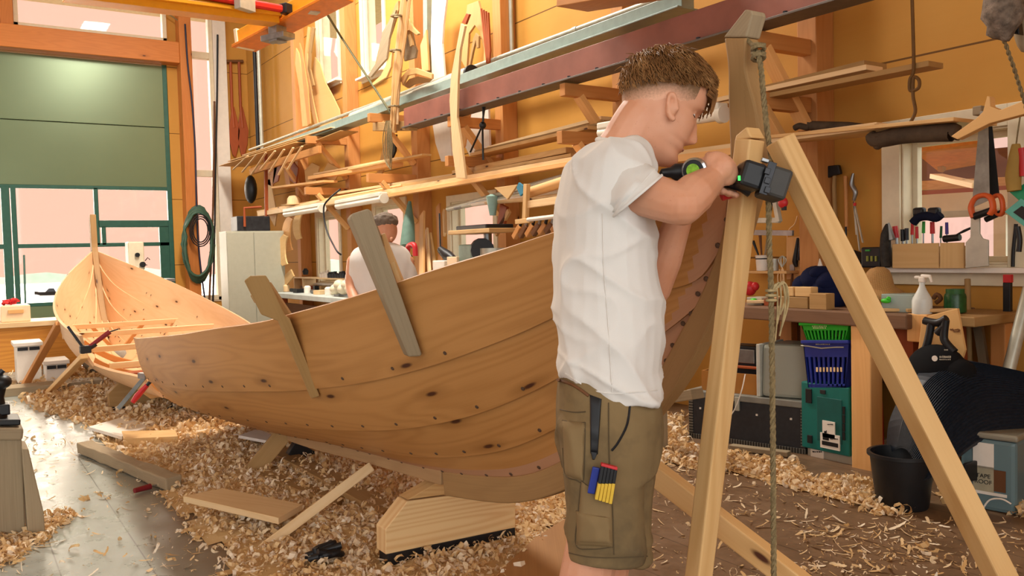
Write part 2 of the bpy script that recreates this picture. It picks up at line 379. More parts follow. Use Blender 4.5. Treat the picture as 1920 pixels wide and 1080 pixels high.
def gwin(n, y0, y1, z0, z1, bars, s=.07):
    f = MB(); x = XG - .05
    for a, b, c, d in ((y0, y0 + s, z0, z1), (y1 - s, y1, z0, z1), (y0, y1, z1 - s, z1), (y0, y1, z0, z0 + s)): f.box((x, (a + b) / 2, (c + d) / 2), (.16, b - a, d - c))
    for z in bars: f.box((x, (y0 + y1) / 2, z), (.14, y1 - y0, .12))
    r = struct(f.build('window_%d' % n, M_cream, bev=.006)); MB().box((x, (y0 + y1) / 2, (z0 + z1) / 2), (.008, y1 - y0 - .05, z1 - z0 - .05)).build('pane', M_glass, r); return r
gwin(7, TY0, TY1, TZ0, TZ1, ()); gwin(8, -3.6, TY0 - .25, TZ0, TZ1, ())
gwin(9, SY0, SY1, .5, TZ1, (PX(380, 104, XG).z, PX(380, 325, XG).z, PX(380, 560, XG).z))
struct(MB().box((XG + .03, (SY1 + PX(430, 300, XG).y) / 2, ZC / 2), (.1, PX(430, 300, XG).y - SY1, ZC)).build('trim_10', M_white, bev=.006))
# ------------------------------------------------------------------ outside: water, far shore
M_water = plain('fjord_water', 'c9b4a2', .25, 0, .05, .2); w = MB().box((-130, 10, -3.1), (222, 400, .2)); struct(w.build('water', M_water))
M_hill = plain('far_shore', 'cfe0c8', .9, 0, .15, .2)
hb = MB(); X = -215; n = 70
top = [(X, -130 + i * 4, -2.6 + 6.0 * max(-.1, mnoise.noise(V((i * .23, 3, 0))) + .12) + 1.0 * mnoise.noise(V((i * .7, 9, 0)))) for i in range(n)]
hb.loft([[(x, y, -3.3) for x, y, z in top], [(x - 2, y, max(z * .8, -3.2)) for x, y, z in top], [(x - 8, y, max(z, -3.2)) for x, y, z in top], [(x - 30, y, -3.3) for x, y, z in top]], closed=False)
struct(hb.build('hills', M_hill, smooth=True))
# neighbouring building seen through the right window
M_barn = wood('barn_boards', '7a4c30', '5a3422', 0, .7, .3, .4); M_out = plain('outside_ground', '9fae7a', .9, 0, .3, 1.5)
struct(MB().box((-2, 20, -.6), (40, 26, .2)).build('ground', M_out))

dg_ = PZ(95, 553, -3.0); db = thing('motor_boat', 'small dark boat moored on the water outside the gate', 'boat', dg_)
o_ = MB(); o_.loft([[dg_ + V((0, y, z0)) + V((sx * w, 0, h)) for sx, h in ((-1, .0), (1, .0), (1.5, .45), (-1.5, .45))] for y, w, z0 in ((-1.9, .05, .15), (-1.3, .4, .02), (0, .5, 0), (1.2, .45, 0), (1.7, .35, .02))]); o_.build('hull', M_black, db, smooth=40)
MB().loft([[dg_ + V((sx * .3, y, .45 + h)) for sx, h in ((-1, 0), (1, 0), (.8, z), (-.8, z))] for y, z in ((-.6, .05), (-.2, .45), (.4, .45), (.6, .05))]).build('cabin', M_dsteel, db)
MB().tube([dg_ + V((0, .1, .8)), dg_ + V((0, .1, 1.5))], .03, 6).build('mast', M_black, db)
pm_ = PZ(47, 580, -1.5); tag(MB().tube([V((pm_.x, pm_.y, -3.0)), PX(45, 478, pm_.x)], .06, 6).build('mooring_post', M_gframe), 'thin dark green post standing in the water outside the gate', 'post')

for px0, px1, y0_, y1_, nm in ((478, 484, 60, 285, 'thin black vertical conduit in the corner by the gate'), (486, 491, 60, 285, 'pale vertical conduit in the corner by the gate'), (958, 967, -20, 130, 'grey vertical conduit right of the fourth post'), (1528, 1531, -20, 320, 'slim vertical conduit beside the post left of the window')):
    x_ = PY((px0 + px1) / 2, 200, 4.72 if px0 < 900 else 4.84).x; Yc_ = 4.72 if px0 < 900 else 4.84
    tag(MB().tube([(x_, Yc_, PY(px0, y1_, Yc_).z), (x_, Yc_, min(ZC, PY(px0, y0_, Yc_).z))], .035 if px0 < 500 else .022, 10).build('wall_mounted_conduit', M_black if px0 == 478 else M_zinc, smooth=50), nm, 'pipe')
tag(MB().beam(PY(1074, 2, 4.0), PY(1310, -40, 4.0), .3, .12).build('hanging_timber', M_stud, bev=.005), 'brown timber crossing the top edge above the red beam', 'timber')
# ------------------------------------------------------------------ the boat in front
YC = 1.62
def hull_sections(bt, zs, zk, mid, bow, fbow, x0, x1, n=48, dens=1.0):
    xs = [x1 - (x1 - x0) * (1 - i / n) ** dens for i in range(n + 1)]; out = []
    for x in xs:
        b, s, k, w = smoothtab(bt, x), smoothtab(zs, x), smoothtab(zk, x), smoothtab(fbow, x)
        sec = []
        for j in range(25):
            t = j / 24
            fy = lerp(smoothtab(mid[0], t), smoothtab(bow[0], t), w); fz = lerp(smoothtab(mid[1], t), smoothtab(bow[1], t), w)
            sec.append((b * fy, k + (s - k) * fz))
        out.append((x, sec))
    return out
def strake(name, secs, side, yc, t0, t1, mat, parent, th=.018, lap=.012, rows=6, xr=None, band=None):
    """one plank: girth t0..t1, lower edge stands proud by lap"""
    outer, inner, us = [], [], []
    use = [q for q in secs if xr is None or xr[0] <= q[0] <= xr[1]]
    u = 0; prev = None
    for x, sec in use:
        ro, ri = [], []
        for r in range(rows + 1):
            ta, tb = (t0(x) if callable(t0) else t0), (t1(x) if callable(t1) else t1); t = max(0.0, lerp(ta, tb, r / rows)) * 24; i = min(int(t), 23); a = t - i
            y = lerp(sec[i][0], sec[i + 1][0], a); z = lerp(sec[i][1], sec[i + 1][1], a)
            dy, dz = sec[i + 1][0] - sec[i][0], sec[i + 1][1] - sec[i][1]; l = math.hypot(dy, dz) or 1; ny, nz = dz / l, -dy / l
            o = lap * (1 - r / rows) + .001
            ro.append(V((x, yc + side * (y + ny * o), z + nz * o))); ri.append(V((x, yc + side * max(y + ny * (o - th), 0.0), z + nz * (o - th))))
        outer.append(ro); inner.append(ri)
        if prev is not None: u += (ro[rows // 2] - prev).length
        prev = ro[rows // 2]; us.append(u)
    mb = MB(); n = rows + 1; K = len(use)
    io = [mb.add(r) for r in outer]; ii = [mb.add(r) for r in inner]; W = (outer[K // 2][-1] - outer[K // 2][0]).length
    def q(a, b, c, d, uv): mb.face((a, b, c, d) if side < 0 else (d, c, b, a), uv if side < 0 else uv[::-1])
    for k in range(K - 1):
        for r in range(rows):
            v0, v1 = W * r / rows, W * (r + 1) / rows; uv = [(us[k], v0), (us[k + 1], v0), (us[k + 1], v1), (us[k], v1)]; mb.m = 1 if band and band(outer[k][r].x, outer[k][r].z) else 0
            q(io[k] + r, io[k + 1] + r, io[k + 1] + r + 1, io[k] + r + 1, uv); q(ii[k] + r + 1, ii[k + 1] + r + 1, ii[k + 1] + r, ii[k] + r, uv[::-1])
        q(ii[k], ii[k + 1], io[k + 1], io[k], [(us[k], 0), (us[k + 1], 0), (us[k + 1], th), (us[k], th)])
        q(io[k] + rows, io[k + 1] + rows, ii[k + 1] + rows, ii[k] + rows, [(us[k], 0), (us[k + 1], 0), (us[k + 1], th), (us[k], th)])
    for k, fl in ((0, 0), (K - 1, 1)):
        for r in range(rows):
            a = (ii[k] + r, io[k] + r, io[k] + r + 1, ii[k] + r + 1); a = a if not fl else a[::-1]
            q(*a, [(0, 0), (th, 0), (th, .1), (0, .1)])
    return mb.build(name, [mat, M_band] if band else mat, parent, smooth=40)
# keel / rabbet line and sheer from the photograph, set on the boat's middle plane
rab = [PY(434, 778, YC), PY(560, 812, YC), PY(700, 848, YC), PY(830, 882, YC), PY(960, 893, YC), PY(1050, 868, YC), PY(1150, 800, YC), PY(1231, 716, YC), PY(1287, 620, YC), PY(1324, 553, YC), PY(1350, 487, YC), PY(1368, 435, YC), PY(1378, 362, YC)]
ZK = [(p.x, p.z) for p in rab]; X0, X1 = ZK[0][0], ZK[-1][0]
BT = [(X0, .62), (-5.2, .66), (-4.2, .63), (-3.4, .56), (-2.8, .465), (-2.3, .345), (-1.9, .2), (-1.65, .09), (X1, .018)]
shp = [(252, 634), (330, 628), (400, 617), (488, 605), (533, 593), (620, 570), (710, 543), (830, 503), (940, 470), (1040, 437), (1200, 392), (1300, 375), (1378, 362)]
ZS = []
for px, py in shp:
    lo, hi = X0 - .6, X1
    for _ in range(50):
        mid = (lo + hi) / 2; y = YC - smoothtab(BT, mid); pp = proj((mid, y, 1.0))[0]
        if pp < px: lo = mid
        else: hi = mid
    r = ray(px, py); ZS.append((mid, (CAM + r * ((YC - smoothtab(BT, mid)) / r.y)).z))
ZS[-1] = (X1, PY(1378, 362, YC).z); ZS = [q for i, q in enumerate(ZS) if i == 0 or q[0] > ZS[i - 1][0] + 1e-3]
MIDS = ([(0, 0), (.25, .36), (.5, .69), (.75, .91), (1, 1)], [(0, 0), (.25, .10), (.5, .30), (.75, .62), (1, 1)])
BOWS = ([(0, 0), (.25, .22), (.5, .47), (.75, .74), (1, 1)], [(0, 0), (.25, .22), (.5, .46), (.75, .72), (1, 1)])
FB = [(X0, 0), (-4.5, .1), (-3, .55), (-2.2, .95), (X1, 1)]
secs = hull_sections(BT, ZS, ZK, MIDS, BOWS, FB, X0, X1, 90, 1.7)
SX = [q[0] for q in secs]
def sidx(x):
    import bisect
    i = max(0, min(len(SX) - 2, bisect.bisect_right(SX, x) - 1)); return i, max(0.0, min(1.0, (x - SX[i]) / (SX[i + 1] - SX[i])))
boat = thing('wooden_boat', 'new clinker pine boat hull being planked, bow post on the right, propped on blocks', 'boat', (-4, YC, 0))
TS = [0, .2, .42, .68, 1.0]
XE = [None, PY(1235, 708, YC).x, PY(1322, 556, YC).x, PY(1367, 438, YC).x]      # where each seam meets the stem rabbet
def seam(i, d=0.0):
    if i == 0: return lambda x: 0.0
    if i == 4: return lambda x: 1.0
    return lambda x: TS[i] * (1 - (1 - max(0.0, min(1.0, (XE[i] - x) / .45))) ** 2.2) - d
ZKI = [(z, x) for x, z in ZK]
M_band = wood('hull_band', 'b98a68', 'a87553', .0, .5, .3, .14, .8, .06)
for sgn, nst in ((-1, 4), (1, 3)):
    for i in range(nst): strake('plank', secs, sgn, YC, seam(i, .012 if i else 0), seam(i + 1), M_hull, boat, xr=(X0, XE[i + 1] if i < 3 else X1), band=lambda x, z: interp(ZKI, z) - x < .058)
# keel and stem
def ribbon(inner, outer, th, mb, k=6):
    a, b = spline(inner, k), spline(outer, k); n = min(len(a), len(b))
    mb.loft([[a[i] - V((0, th / 2, 0)), b[i] - V((0, th / 2, 0)), b[i] + V((0, th / 2, 0)), a[i] + V((0, th / 2, 0))] for i in range(n)])
kp = lambda *L: [PY(x, y, YC) for x, y in L]
M_keel = wood('keel_wood', 'b08c62', '94714a', .1, .6, .4, .25, 1, .05)
mb = MB(); ribbon(kp((410, 768), (560, 810), (700, 846), (836, 880)), kp((410, 772), (560, 830), (700, 868), (836, 908)), .05, mb); mb.build('keel', M_keel, boat, bev=.004)
mb = MB(); ribbon(kp((838, 882), (960, 892), (1050, 868), (1150, 800), (1231, 716), (1287, 620), (1324, 553), (1350, 487), (1366, 435), (1376, 362), (1380, 290), (1377, 200), (1376, 130), (1369, 72)),
    kp((842, 928), (960, 942), (1060, 920), (1160, 858), (1241, 774), (1294, 701), (1346, 600), (1376, 525), (1400, 450), (1422, 370), (1436, 300), (1431, 215), (1411, 135), (1412, 72)), .046, mb)
st = mb.build('stem', M_oak, boat, bev=.006)
MB().prism(kp((1369, 72), (1412, 72), (1424, 30), (1422, 22), (1410, 20)), .05, (0, 1, 0)).build('stem_head', M_grayw, boat, bev=.004)
# rivets: roves along the seams
rv = MB(); rv.lathe([(0.001, 0), (.0075, 0), (.0065, .002), (.003, .0028), (.001, .003)], (0, 0, 0), (0, -1, 0), 8)
M_rivet = plain('copper_rivet', '5c4636', .5, .3, .35, 60)
nr = 0; proto = None
def surf(x, t):
    i, a = sidx(x); tt = t * 24; j = min(int(tt), 23); b = tt - j
    g = lambda s: V((lerp(s[j][0], s[j + 1][0], b), lerp(s[j][1], s[j + 1][1], b)))if 0 else (lerp(s[j][0], s[j + 1][0], b), lerp(s[j][1], s[j + 1][1], b))
    p, q = g(secs[i][1]), g(secs[i + 1][1]); x_ = lerp(secs[i][0], secs[i + 1][0], a)
    return V((x_, YC - lerp(p[0], q[0], a), lerp(p[1], q[1], a)))
pts = []
for t, sp in ((.03, .17), (1, .2), (2, .24), (3, .3)):
    x = X0 + .1
    while x < (-1.95 if t < 1 else XE[t] - .12): pts.append((x + R.uniform(-.02, .02), t if t < 1 else seam(t)(x) + .02)); x += sp
pts = pts[:78]
for px, py in ((1360, 452), (1352, 457), (1340, 497), (1331, 520), (1315, 549), (1300, 584), (1284, 606), (1268, 642), (1252, 676), (1238, 697), (1375, 385), (1362, 410)):
    pts.append((None, (px, py)))
for x, t in pts[:95]:
    if x is None:
        best = min(((proj(surf(lerp(-2.3, X1 - .005, a / 60), b / 40)), a, b) for a in range(61) for b in range(1, 40)), key=lambda q: (q[0][0] - t[0]) ** 2 + (q[0][1] - t[1]) ** 2); x, t = lerp(-2.3, X1 - .005, best[1] / 60), best[2] / 40
    p = surf(x, t); nrm = (surf(x + .01, t) - surf(x - .01, t)).cross(surf(x, min(t + .02, 1)) - surf(x, max(t - .02, 0))).normalized()
    if nrm.y > 0: nrm = -nrm
    if proto is None: proto = o = rv.build('rivet', M_rivet, boat, smooth=40, loc=(0, 0, 0)); 
    else: o = proto.copy(); COL.objects.link(o); o.parent = boat
    o.location = p + nrm * .012 - V(boat.location); o.rotation_euler = V((0, -1, 0)).rotation_difference(nrm).to_euler()
proto.data.transform(Matrix.Translation(V(boat.location)))
# ------------------------------------------------------------------ timber round the boat
def hull_depth(px, py):
    best = None
    for i in range(0, 91):
        for j in range(0, 25):
            x, sec = secs[i]; q = proj((x, YC - sec[j][0], sec[j][1])); d = (q[0] - px) ** 2 + (q[1] - py) ** 2
            if best is None or d < best[0]: best = (d, q[2])
    return best[1]
def toz(a, b, z=0.0): a, b = V(a), V(b); t = (z - a.z) / (b.z - a.z); return a + (b - a) * t
def one(mb, name, mat, label, cat, group=None, bev=.004, **k): return tag(mb.build(name, mat, bev=bev, **k), label, cat, group)
# A-frame that holds the bow post
a = PY(1406, 262, 1.545); b = toz(a, PY(1310, 1080, 1.50))
o = MB().beam(b, a, .046, .052, (0, -1, 0)); ax = (a - b).normalized()
o.hexa([a + V((sx * .026 , sy * .023, 0)) for sx, sy in ((-1, -1), (1, -1), (1, 1), (-1, 1))] + [a + ax * .012 + V((-.024, -.023, .0)), a + ax * .022 + V((.006, -.023, .006)), a + ax * .022 + V((.006, .023, .006)), a + ax * .012 + V((-.024, .023, 0))])
one(o, 'timber_brace', M_pine, 'upright square pine leg fixed beside the tall bow post', 'timber brace')
a = PD(1462, 262, 1.93); b = toz(a, PD(1876, 1080, 1.86), .0)
one(MB().beam(b, a, .05, .05, cr + fw * .25 - cu * .1), 'timber_brace', M_pine, 'long pine leg slanting from the bow post down to the right', 'timber brace')
a = PY(1150, 826, 1.54); b = toz(a, PD(1490, 1088, 2.15))
one(MB().beam(b, a, .05, .058, (0, 0, 1)), 'timber_strut', M_pine, 'low pine strut running behind the upright leg to the floor', 'timber strut')
# rope from the post head
def rope(pts, r, mb, tw=260, st=3):
    pts = spline(pts, 14); L = 0; acc = [0]
    for p, q in zip(pts, pts[1:]): L += (q - p).length; acc.append(L)
    n = max(8, int(L / .006)); P = []
    for i in range(n + 1):
        s = L * i / n; k = max(j for j in range(len(acc)) if acc[j] <= s + 1e-9); k = min(k, len(pts) - 2); P.append(lerp(pts[k], pts[k + 1], (s - acc[k]) / max(acc[k + 1] - acc[k], 1e-6)))
    for m_ in range(st):
        Q = []
        for i, p in enumerate(P):
            T = (P[min(i + 1, n)] - P[max(i - 1, 0)]); _, sd, uu = frame(T, (0, 1, 0)); an = 2 * math.pi * m_ / st + tw * L * i / n * .55
            Q.append(p + (sd * math.cos(an) + uu * math.sin(an)) * r * .55)
        mb.tube(Q, r * .62, 5)
    return mb
rp_ = PD(1436, 240, 1.97)
o = MB(); rope([PD(1421, 96, 1.98), PD(1428, 140, 1.975), PD(1437, 235, 1.97), PD(1446, 300, 1.955), PD(1441, 360, 1.94), PD(1443, 470, 1.93), PD(1446, 560, 1.925), PD(1449, 800, 1.925), PD(1451, 1100, 1.925), PD(1452, 1330, 1.925)], .0062, o)
ro = thing('rope', 'twisted rope tied round the bow post head, hanging to the floor', 'rope', PD(1452, 1330, 1.925))
o.build('strand', M_rope, ro, smooth=60)
o = MB(); rope([PD(1387, 40, 2.12), PD(1392, 60, 2.06), PD(1405, 78, 2.02), PD(1421, 98, 1.985)], .005, o)
for k in range(4):
    c = PD(1422, 84 + 8 * k, 1.985); o.tube([c + (cr * math.cos(t) + (fw * .8 + cu * .35 * (-1) ** k) * math.sin(t)) * .014 for t in [i * .7 for i in range(10)]], .0048, 6)
o.build('knot', M_rope, ro, smooth=60)
o = MB()
for dx, dy in ((26, 70), (18, 48), (32, 55), (12, 80), (28, 30)):
    o.tube(spline([PD(1446, 552, 1.922), PD(1446 + dx * .8, 525 + dy * .1, 1.92), PD(1446 + dx, 540 + dy * .5, 1.93), PD(1446 + dx * .6, 560 + dy, 1.93)], 6), .0022, 5)
for k in range(3):
    c = PD(1446, 545 + 9 * k, 1.925); o.tube([c + (cr * math.cos(t) + fw * math.sin(t)) * .010 for t in [i * .7 for i in range(10)]], .004, 5)
o.build('loose_end', plain('cord_pale', 'a8946a', .8, var=.25, scale=60), ro, smooth=60)
# cradle block under the forefoot
C = lambda x, y: (560 + x / 3, 720 + y / 3)
XB = -3.1
face = lambda L, x: [PX(*C(*q), x) for q in L]
cr_ = thing('cradle_block', 'pale pine cradle block with stepped top under the bow end of the keel', 'block', PX(840, 1040, XB))
f = face([(488, 820), (610, 660), (860, 627), (1040, 655), (1220, 672), (1220, 808), (490, 960)], XB)
MB().prism([p - V((.045, 0, 0)) for p in f], .09, (1, 0, 0)).build('block', wood('block_pine', 'e0c08c', 'c58b55', .12, .55, .75, .15, .7), cr_, bev=.004)
f = face([(615, 655), (825, 532), (840, 532), (842, 624)], XB); MB().prism([p - V((.045, 0, -.002)) for p in f], .085, (1, 0, 0)).build('wedge', M_pine, cr_, bev=.003)
p0, p1 = PX(*C(490, 960), XB), PX(*C(1220, 808), XB)
MB().prism([V((XB - .045, p0.y + .01, .002)), V((XB - .045, p1.y, .002)), V((XB - .045, p1.y, p1.z)), V((XB - .045, p0.y + .01, p0.z))], .085, (1, 0, 0)).build('base', M_black, cr_, bev=.003)
# stern block
sb = thing('cradle_block', 'brown sloping block on a dark foot between the two boats', 'block', PZ(262, 768))
XS = PZ(262, 768).x
f = [PX(x, y, XS) for x, y in ((201, 737), (236, 703), (300, 722), (345, 745), (345, 755), (204, 762))]
MB().prism(f, .1, (1, 0, 0)).build('block', M_brace, sb, bev=.005)
f = [PX(x, y, XS) for x, y in ((204, 762), (345, 755), (345, 768), (206, 773))]; f[2].z = f[3].z = 0.0
MB().prism(f, .09, (1, 0, 0)).build('base', M_black, sb, bev=.005)
# props
def prop(px0, px1, y1, w, h, mat, label, z0=0.0, name='prop', hint=(0, 0, 1), group=None):
    a, b = PZ(*px0, z0), PY(*px1, y1); return one(MB().beam(a, b, w, h, hint), name, mat, label, 'prop', group)
prop((466, 893), (533, 812), YC - .03, .10, .05, M_brace, 'brown plank prop wedged under the middle of the keel', hint=(1, -.4, 0))
prop((600, 868), (545, 838), YC + .05, .09, .06, M_black, 'black timber prop on the far side of the keel, middle', hint=(1, 0, 0))
prop((312, 788), (338, 752), YC - .05, .09, .05, M_black, 'black slanting prop beside the white panel, near the far end of the keel')
prop((405, 792), (358, 762), YC + .1, .12, .06, M_black, 'black prop leaning on the far side of the keel beside the dark slanting one')
prop((490, 1030), (697, 874), YC - .04, .045, .02, M_pale, 'pale batten leaning from the shavings up to the keel', hint=(1, -.3, .2))
# wooden planking clamps
def jaw(mb, p0, p1, w0, w1, t, off):
    d0, d1 = hull_depth(*p0) , hull_depth(*p1); a, b = PD(*p0, d0 - off), PD(*p1, d1 - off); mb.beam(a, b, w0, t, fw, w1, t); return a, b
def slab(px, y0, d0, y1, d1, th):
    q = lambda y: d0 + (d1 - d0) * (y - y0) / (y1 - y0)
    ax_ = (fw - cr * .32).normalized(); return MB().prism([PD(x, y, q(y)) + ax_ * (th / 2) for x, y in px], th, ax_)
k1 = thing('planking_clamp', 'brown wooden planking clamp over the sheer, left of the two', 'clamp', PD(580, 745, hull_depth(580, 745)))
d, e_ = hull_depth(533, 596), hull_depth(588, 742)
slab(((458, 526), (470, 517), (498, 516), (504, 525), (534, 590), (544, 598), (600, 743), (584, 748), (522, 602), (490, 590)), 596, d - .085, 745, e_ - .065, .08).build('outer_jaw', M_brace, k1, bev=.004)
MB().beam(PD(566, 640, d + .10), PD(496, 535, d + .08), .05, .04, fw).build('inner_jaw', M_brace, k1, bev=.004)
MB().beam(PD(488, 548, d + .03), PD(496, 562, d + .03), .05, .12, fw).build('bridge', M_brace, k1, bev=.003)
k2 = thing('planking_clamp', 'weathered grey wooden planking clamp over the sheer, right of the two', 'clamp', PD(775, 665, hull_depth(775, 665)))
d, e_ = hull_depth(735, 545), hull_depth(778, 664)
slab(((656, 408), (662, 400), (690, 391), (697, 396), (791, 663), (789, 668), (766, 669)), 545, d - .09, 664, e_ - .065, .085).build('outer_jaw', M_grayw, k2, bev=.005)
slab(((715, 440), (722, 436), (766, 545), (740, 560)), 440, d + .04, 560, d + .04, .035).build('inner_jaw', M_pine, k2, bev=.004)
MB().beam(PD(690, 425, d), PD(706, 465, d), .045, .14, fw).build('bridge', M_grayw, k2, bev=.003)
MB().tube([PD(737, 492, d + .036), PD(752, 535, d + .036)], .010, 8).build('slot', plain('slot_pale', 'cfae78', .6), k2)
# bar clamp at the far end of the hull
bc = thing('bar_clamp', 'steel bar clamp with red handle hanging on the far end of the front boat', 'clamp', PD(240, 765, 6.1))
MB().beam(PD(222, 766, 6.05), PD(286, 690, 5.95), .03, .012, fw).build('bar', M_steel, bc, bev=.002)
MB().box(PD(273, 704, 5.93), (.09, .07, .04), M=Matrix.Rotation(rad(20), 3, 'Z')).build('jaw', M_steel, bc, bev=.004)
MB().tube([PD(276, 722, 5.85), PD(297, 700, 5.85)], .012, 8).lathe([(.001, 0), (.026, 0), (.026, .02), (.001, .02)], PD(297, 700, 5.85), cr + cu, 12).build('spindle', M_dsteel, bc, smooth=40)
MB().tube([PD(249, 754, 5.85), PD(258, 742, 5.85), PD(276, 722, 5.85)], [.016, .022, .016], 10).build('handle', M_red, bc, smooth=50)
# pieces lying on the floor
def flat(name, px, th, mat, label, cat, z=0.0, bev=.003, group=None):
    p = [PZ(x, y, z + th) for x, y in px]; o = MB(); o.prism([q - V((0, 0, th / 2)) for q in p], th, (0, 0, 1)); return one(o, name, mat, label, cat, group, bev)
flat('offcut_board', ((343, 930), (418, 915), (567, 945), (522, 971)), .03, M_pale, 'pale offcut board lying on the shavings in front of the boat', 'board', .10)
flat('offcut_board', ((505, 845), (536, 838), (742, 942), (716, 962)), .03, M_brace, 'long brown plank lying in shavings under the keel', 'board', .05)
flat('offcut_board', ((480, 888), (500, 880), (650, 930), (630, 945)), .025, M_brace, 'narrower brown plank half buried in shavings under the keel', 'board', .03)
flat('white_panel', ((166, 800), (235, 780), (282, 798), (228, 818)), .025, M_white, 'white painted panel offcut lying left of the black slanting prop', 'panel', .04)
flat('white_panel', ((447, 816), (478, 805), (520, 812), (500, 826)), .02, M_white, 'white panel scrap showing under the hull behind the brown prop', 'panel', .08)
flat('plank_offcut', ((228, 808), (328, 806), (334, 818), (232, 822)), .07, M_pine, 'thick pine plank offcut lying in front of the white panel', 'board', .0)
flat('plywood_sheet', ((915, 1090), (1000, 1010), (1062, 970), (1090, 1100)), .015, wood('ply_brown', 'a97c4c', '8a5f36', .02, .6, .4, .3, .5), 'brown plywood sheet on the floor at the workman\'s feet', 'sheet', .02)
a, b = PZ(158, 838, .04), PZ(326, 906, .04)
o = MB(); n = 14; ax, sd, uu = frame(b - a)
o.loft([[lerp(a, b, i / n) + sd * (sx * (.045 + R.uniform(-.006, .006))) + uu * (sz * .036 + R.uniform(-.005, .005)) for sx, sz in ((-1, -1), (1, -1), (1, 1), (-1, 1))] for i in range(n + 1)])
one(o, 'weathered_beam', M_grayw, 'grey weathered square beam lying on the floor beside the shavings', 'beam', bev=.008)
# knife and dark scraps
kf = thing('knife', 'small knife with dark red handle on the floor by the weathered beam', 'knife', PZ(265, 917))
MB().tube([PZ(252, 920, .02), PZ(282, 912, .02)], [.014, .017], 8).build('handle', plain('dark_red', '7a1c22', .5), kf, smooth=50)
MB().beam(PZ(282, 912, .02), PZ(300, 907, .02), .015, .004).build('blade', M_steel, kf)
o = MB(); c = PZ(600, 1036, .06)
for i in range(5): o.tube(spline([c + V((R.uniform(-.06, .06), R.uniform(-.08, .08), R.uniform(-.02, .03))) for _ in range(4)], 5), .014, 7)
one(o, 'glove', M_black, 'crumpled black work glove in the shavings in front of the cradle block', 'glove', bev=0, smooth=60)
# ------------------------------------------------------------------ people
def merged(name, mbs, mat, parent, voxel, it=6, fac=.5, disp=None):
    big = MB()
    for b in mbs:
        n = big.add(b.v)
        for f in b.f: big.face([n + i for i in f])
    o = big.build(name + '_raw', mat, None, loc=(0, 0, 0))
    r = o.modifiers.new('r', 'REMESH'); r.mode = 'VOXEL'; r.voxel_size = voxel; r.use_smooth_shade = True
    if it: s_ = o.modifiers.new('s', 'SMOOTH'); s_.factor = fac; s_.iterations = it
    dg = bpy.context.evaluated_depsgraph_get(); me = bpy.data.meshes.new_from_object(o.evaluated_get(dg)); bpy.data.objects.remove(o)
    if disp:
        nr_ = [v.normal.copy() for v in me.vertices]
        for v, n in zip(me.vertices, nr_): v.co += n * disp(v.co, n)
    w = wloc(parent); me.transform(Matrix.Translation(-w)); me.name = name
    me.materials.clear(); me.materials.append(mat); me.polygons.foreach_set('use_smooth', [True] * len(me.polygons))
    q = bpy.data.objects.new(name, me); COL.objects.link(q); q.parent = parent; WL[q.name] = w; return q
def skin_mat():
    t = NT('skin'); co = t.N('ShaderNodeTexCoord').outputs['Object']
    n = t.noise(co, 9, 3); n2 = t.noise(co, 160, 2)
    c = t.ramp(n, [(.3, lin('cb8c69')), (.7, lin('d7a082'))]); c = t.mix(t.math('MULTIPLY', t.math('GREATER_THAN', n2, .7), .25), c, lin('b06a4c')); t.setc(c)
    t.b.inputs['Roughness'].default_value = .5; t.b.inputs['Subsurface Weight'].default_value = .12; t.b.inputs['Subsurface Radius'].default_value = (.02, .008, .004); t.b.inputs['Subsurface Scale'].default_value = .3
    t.b.inputs['Specular IOR Level'].default_value = .35; return t.mat
M_skin = skin_mat()
def cloth(name, c, var=.1, sc=5, fine=700, dirt=None):
    t = NT(name); co = t.N('ShaderNodeTexCoord').outputs['Object']; c = lin(c)
    k = t.ramp(t.noise(co, sc, 4), [(.3, [x * (1 - var) for x in c]), (.7, [min(1, x * (1 + var)) for x in c])])
    if dirt: k = t.mix(t.ramp(t.noise(co, 4.5, 5, .65), [(.46, 0.0), (.68, .8)]), k, lin(dirt))
    t.setc(k); t.b.inputs['Roughness'].default_value = .9; t.b.inputs['Specular IOR Level'].default_value = .15; t.bump(t.noise(co, fine, 2), .15, .002); return t.mat
M_shirt = cloth('white_cotton', 'dcd8d2', .03); M_short = cloth('khaki_canvas', '7d6848', .1, 6, 600, '4f4433'); M_khaki = cloth('khaki_pocket', '826c4b', .1, 6)
D0 = 2.0
def ell(c, ax_, a, b, hint, n=20, sq=2.0):
    _, s_, u_ = frame(ax_, hint); r = []
    for k in range(n):
        t = 2 * math.pi * k / n; ct, st_ = math.cos(t), math.sin(t); g = lambda v: math.copysign(abs(v) ** (2 / sq), v)
        r.append(V(c) + s_ * g(ct) * a + u_ * g(st_) * b)
    return r
def sil(tab, dc, sq=2.3, n=24):
    """stack of horizontal rings from (y, xl, xr, depth half-thickness [, depth shift]) in the plane facing the lens"""
    rings = []
    for q in tab:
        y, xl, xr, hd = q[:4]; ds = q[4] if len(q) > 4 else 0
        c = PD((xl + xr) / 2, y, dc + ds); a = (xr - xl) / 2 * dc / F; g = lambda v: math.copysign(abs(v) ** (2 / sq), v)
        rings.append([c + cr * g(math.cos(t)) * a + fw * g(math.sin(t)) * hd for t in [2 * math.pi * k / n for k in range(n)]])
    mb = MB(); dense = []
    for k in range(n): pass
    cols = [spline([r[k] for r in rings], 4) for k in range(n)]
    mb.loft([[cols[k][i] for k in range(n)] for i in range(len(cols[0]))]); return mb
man = thing('person', 'young man in white t-shirt and khaki work shorts drilling at the bow post', 'person', V((PD(1140, 1080, D0).x, PD(1140, 1080, D0).y, 0)))
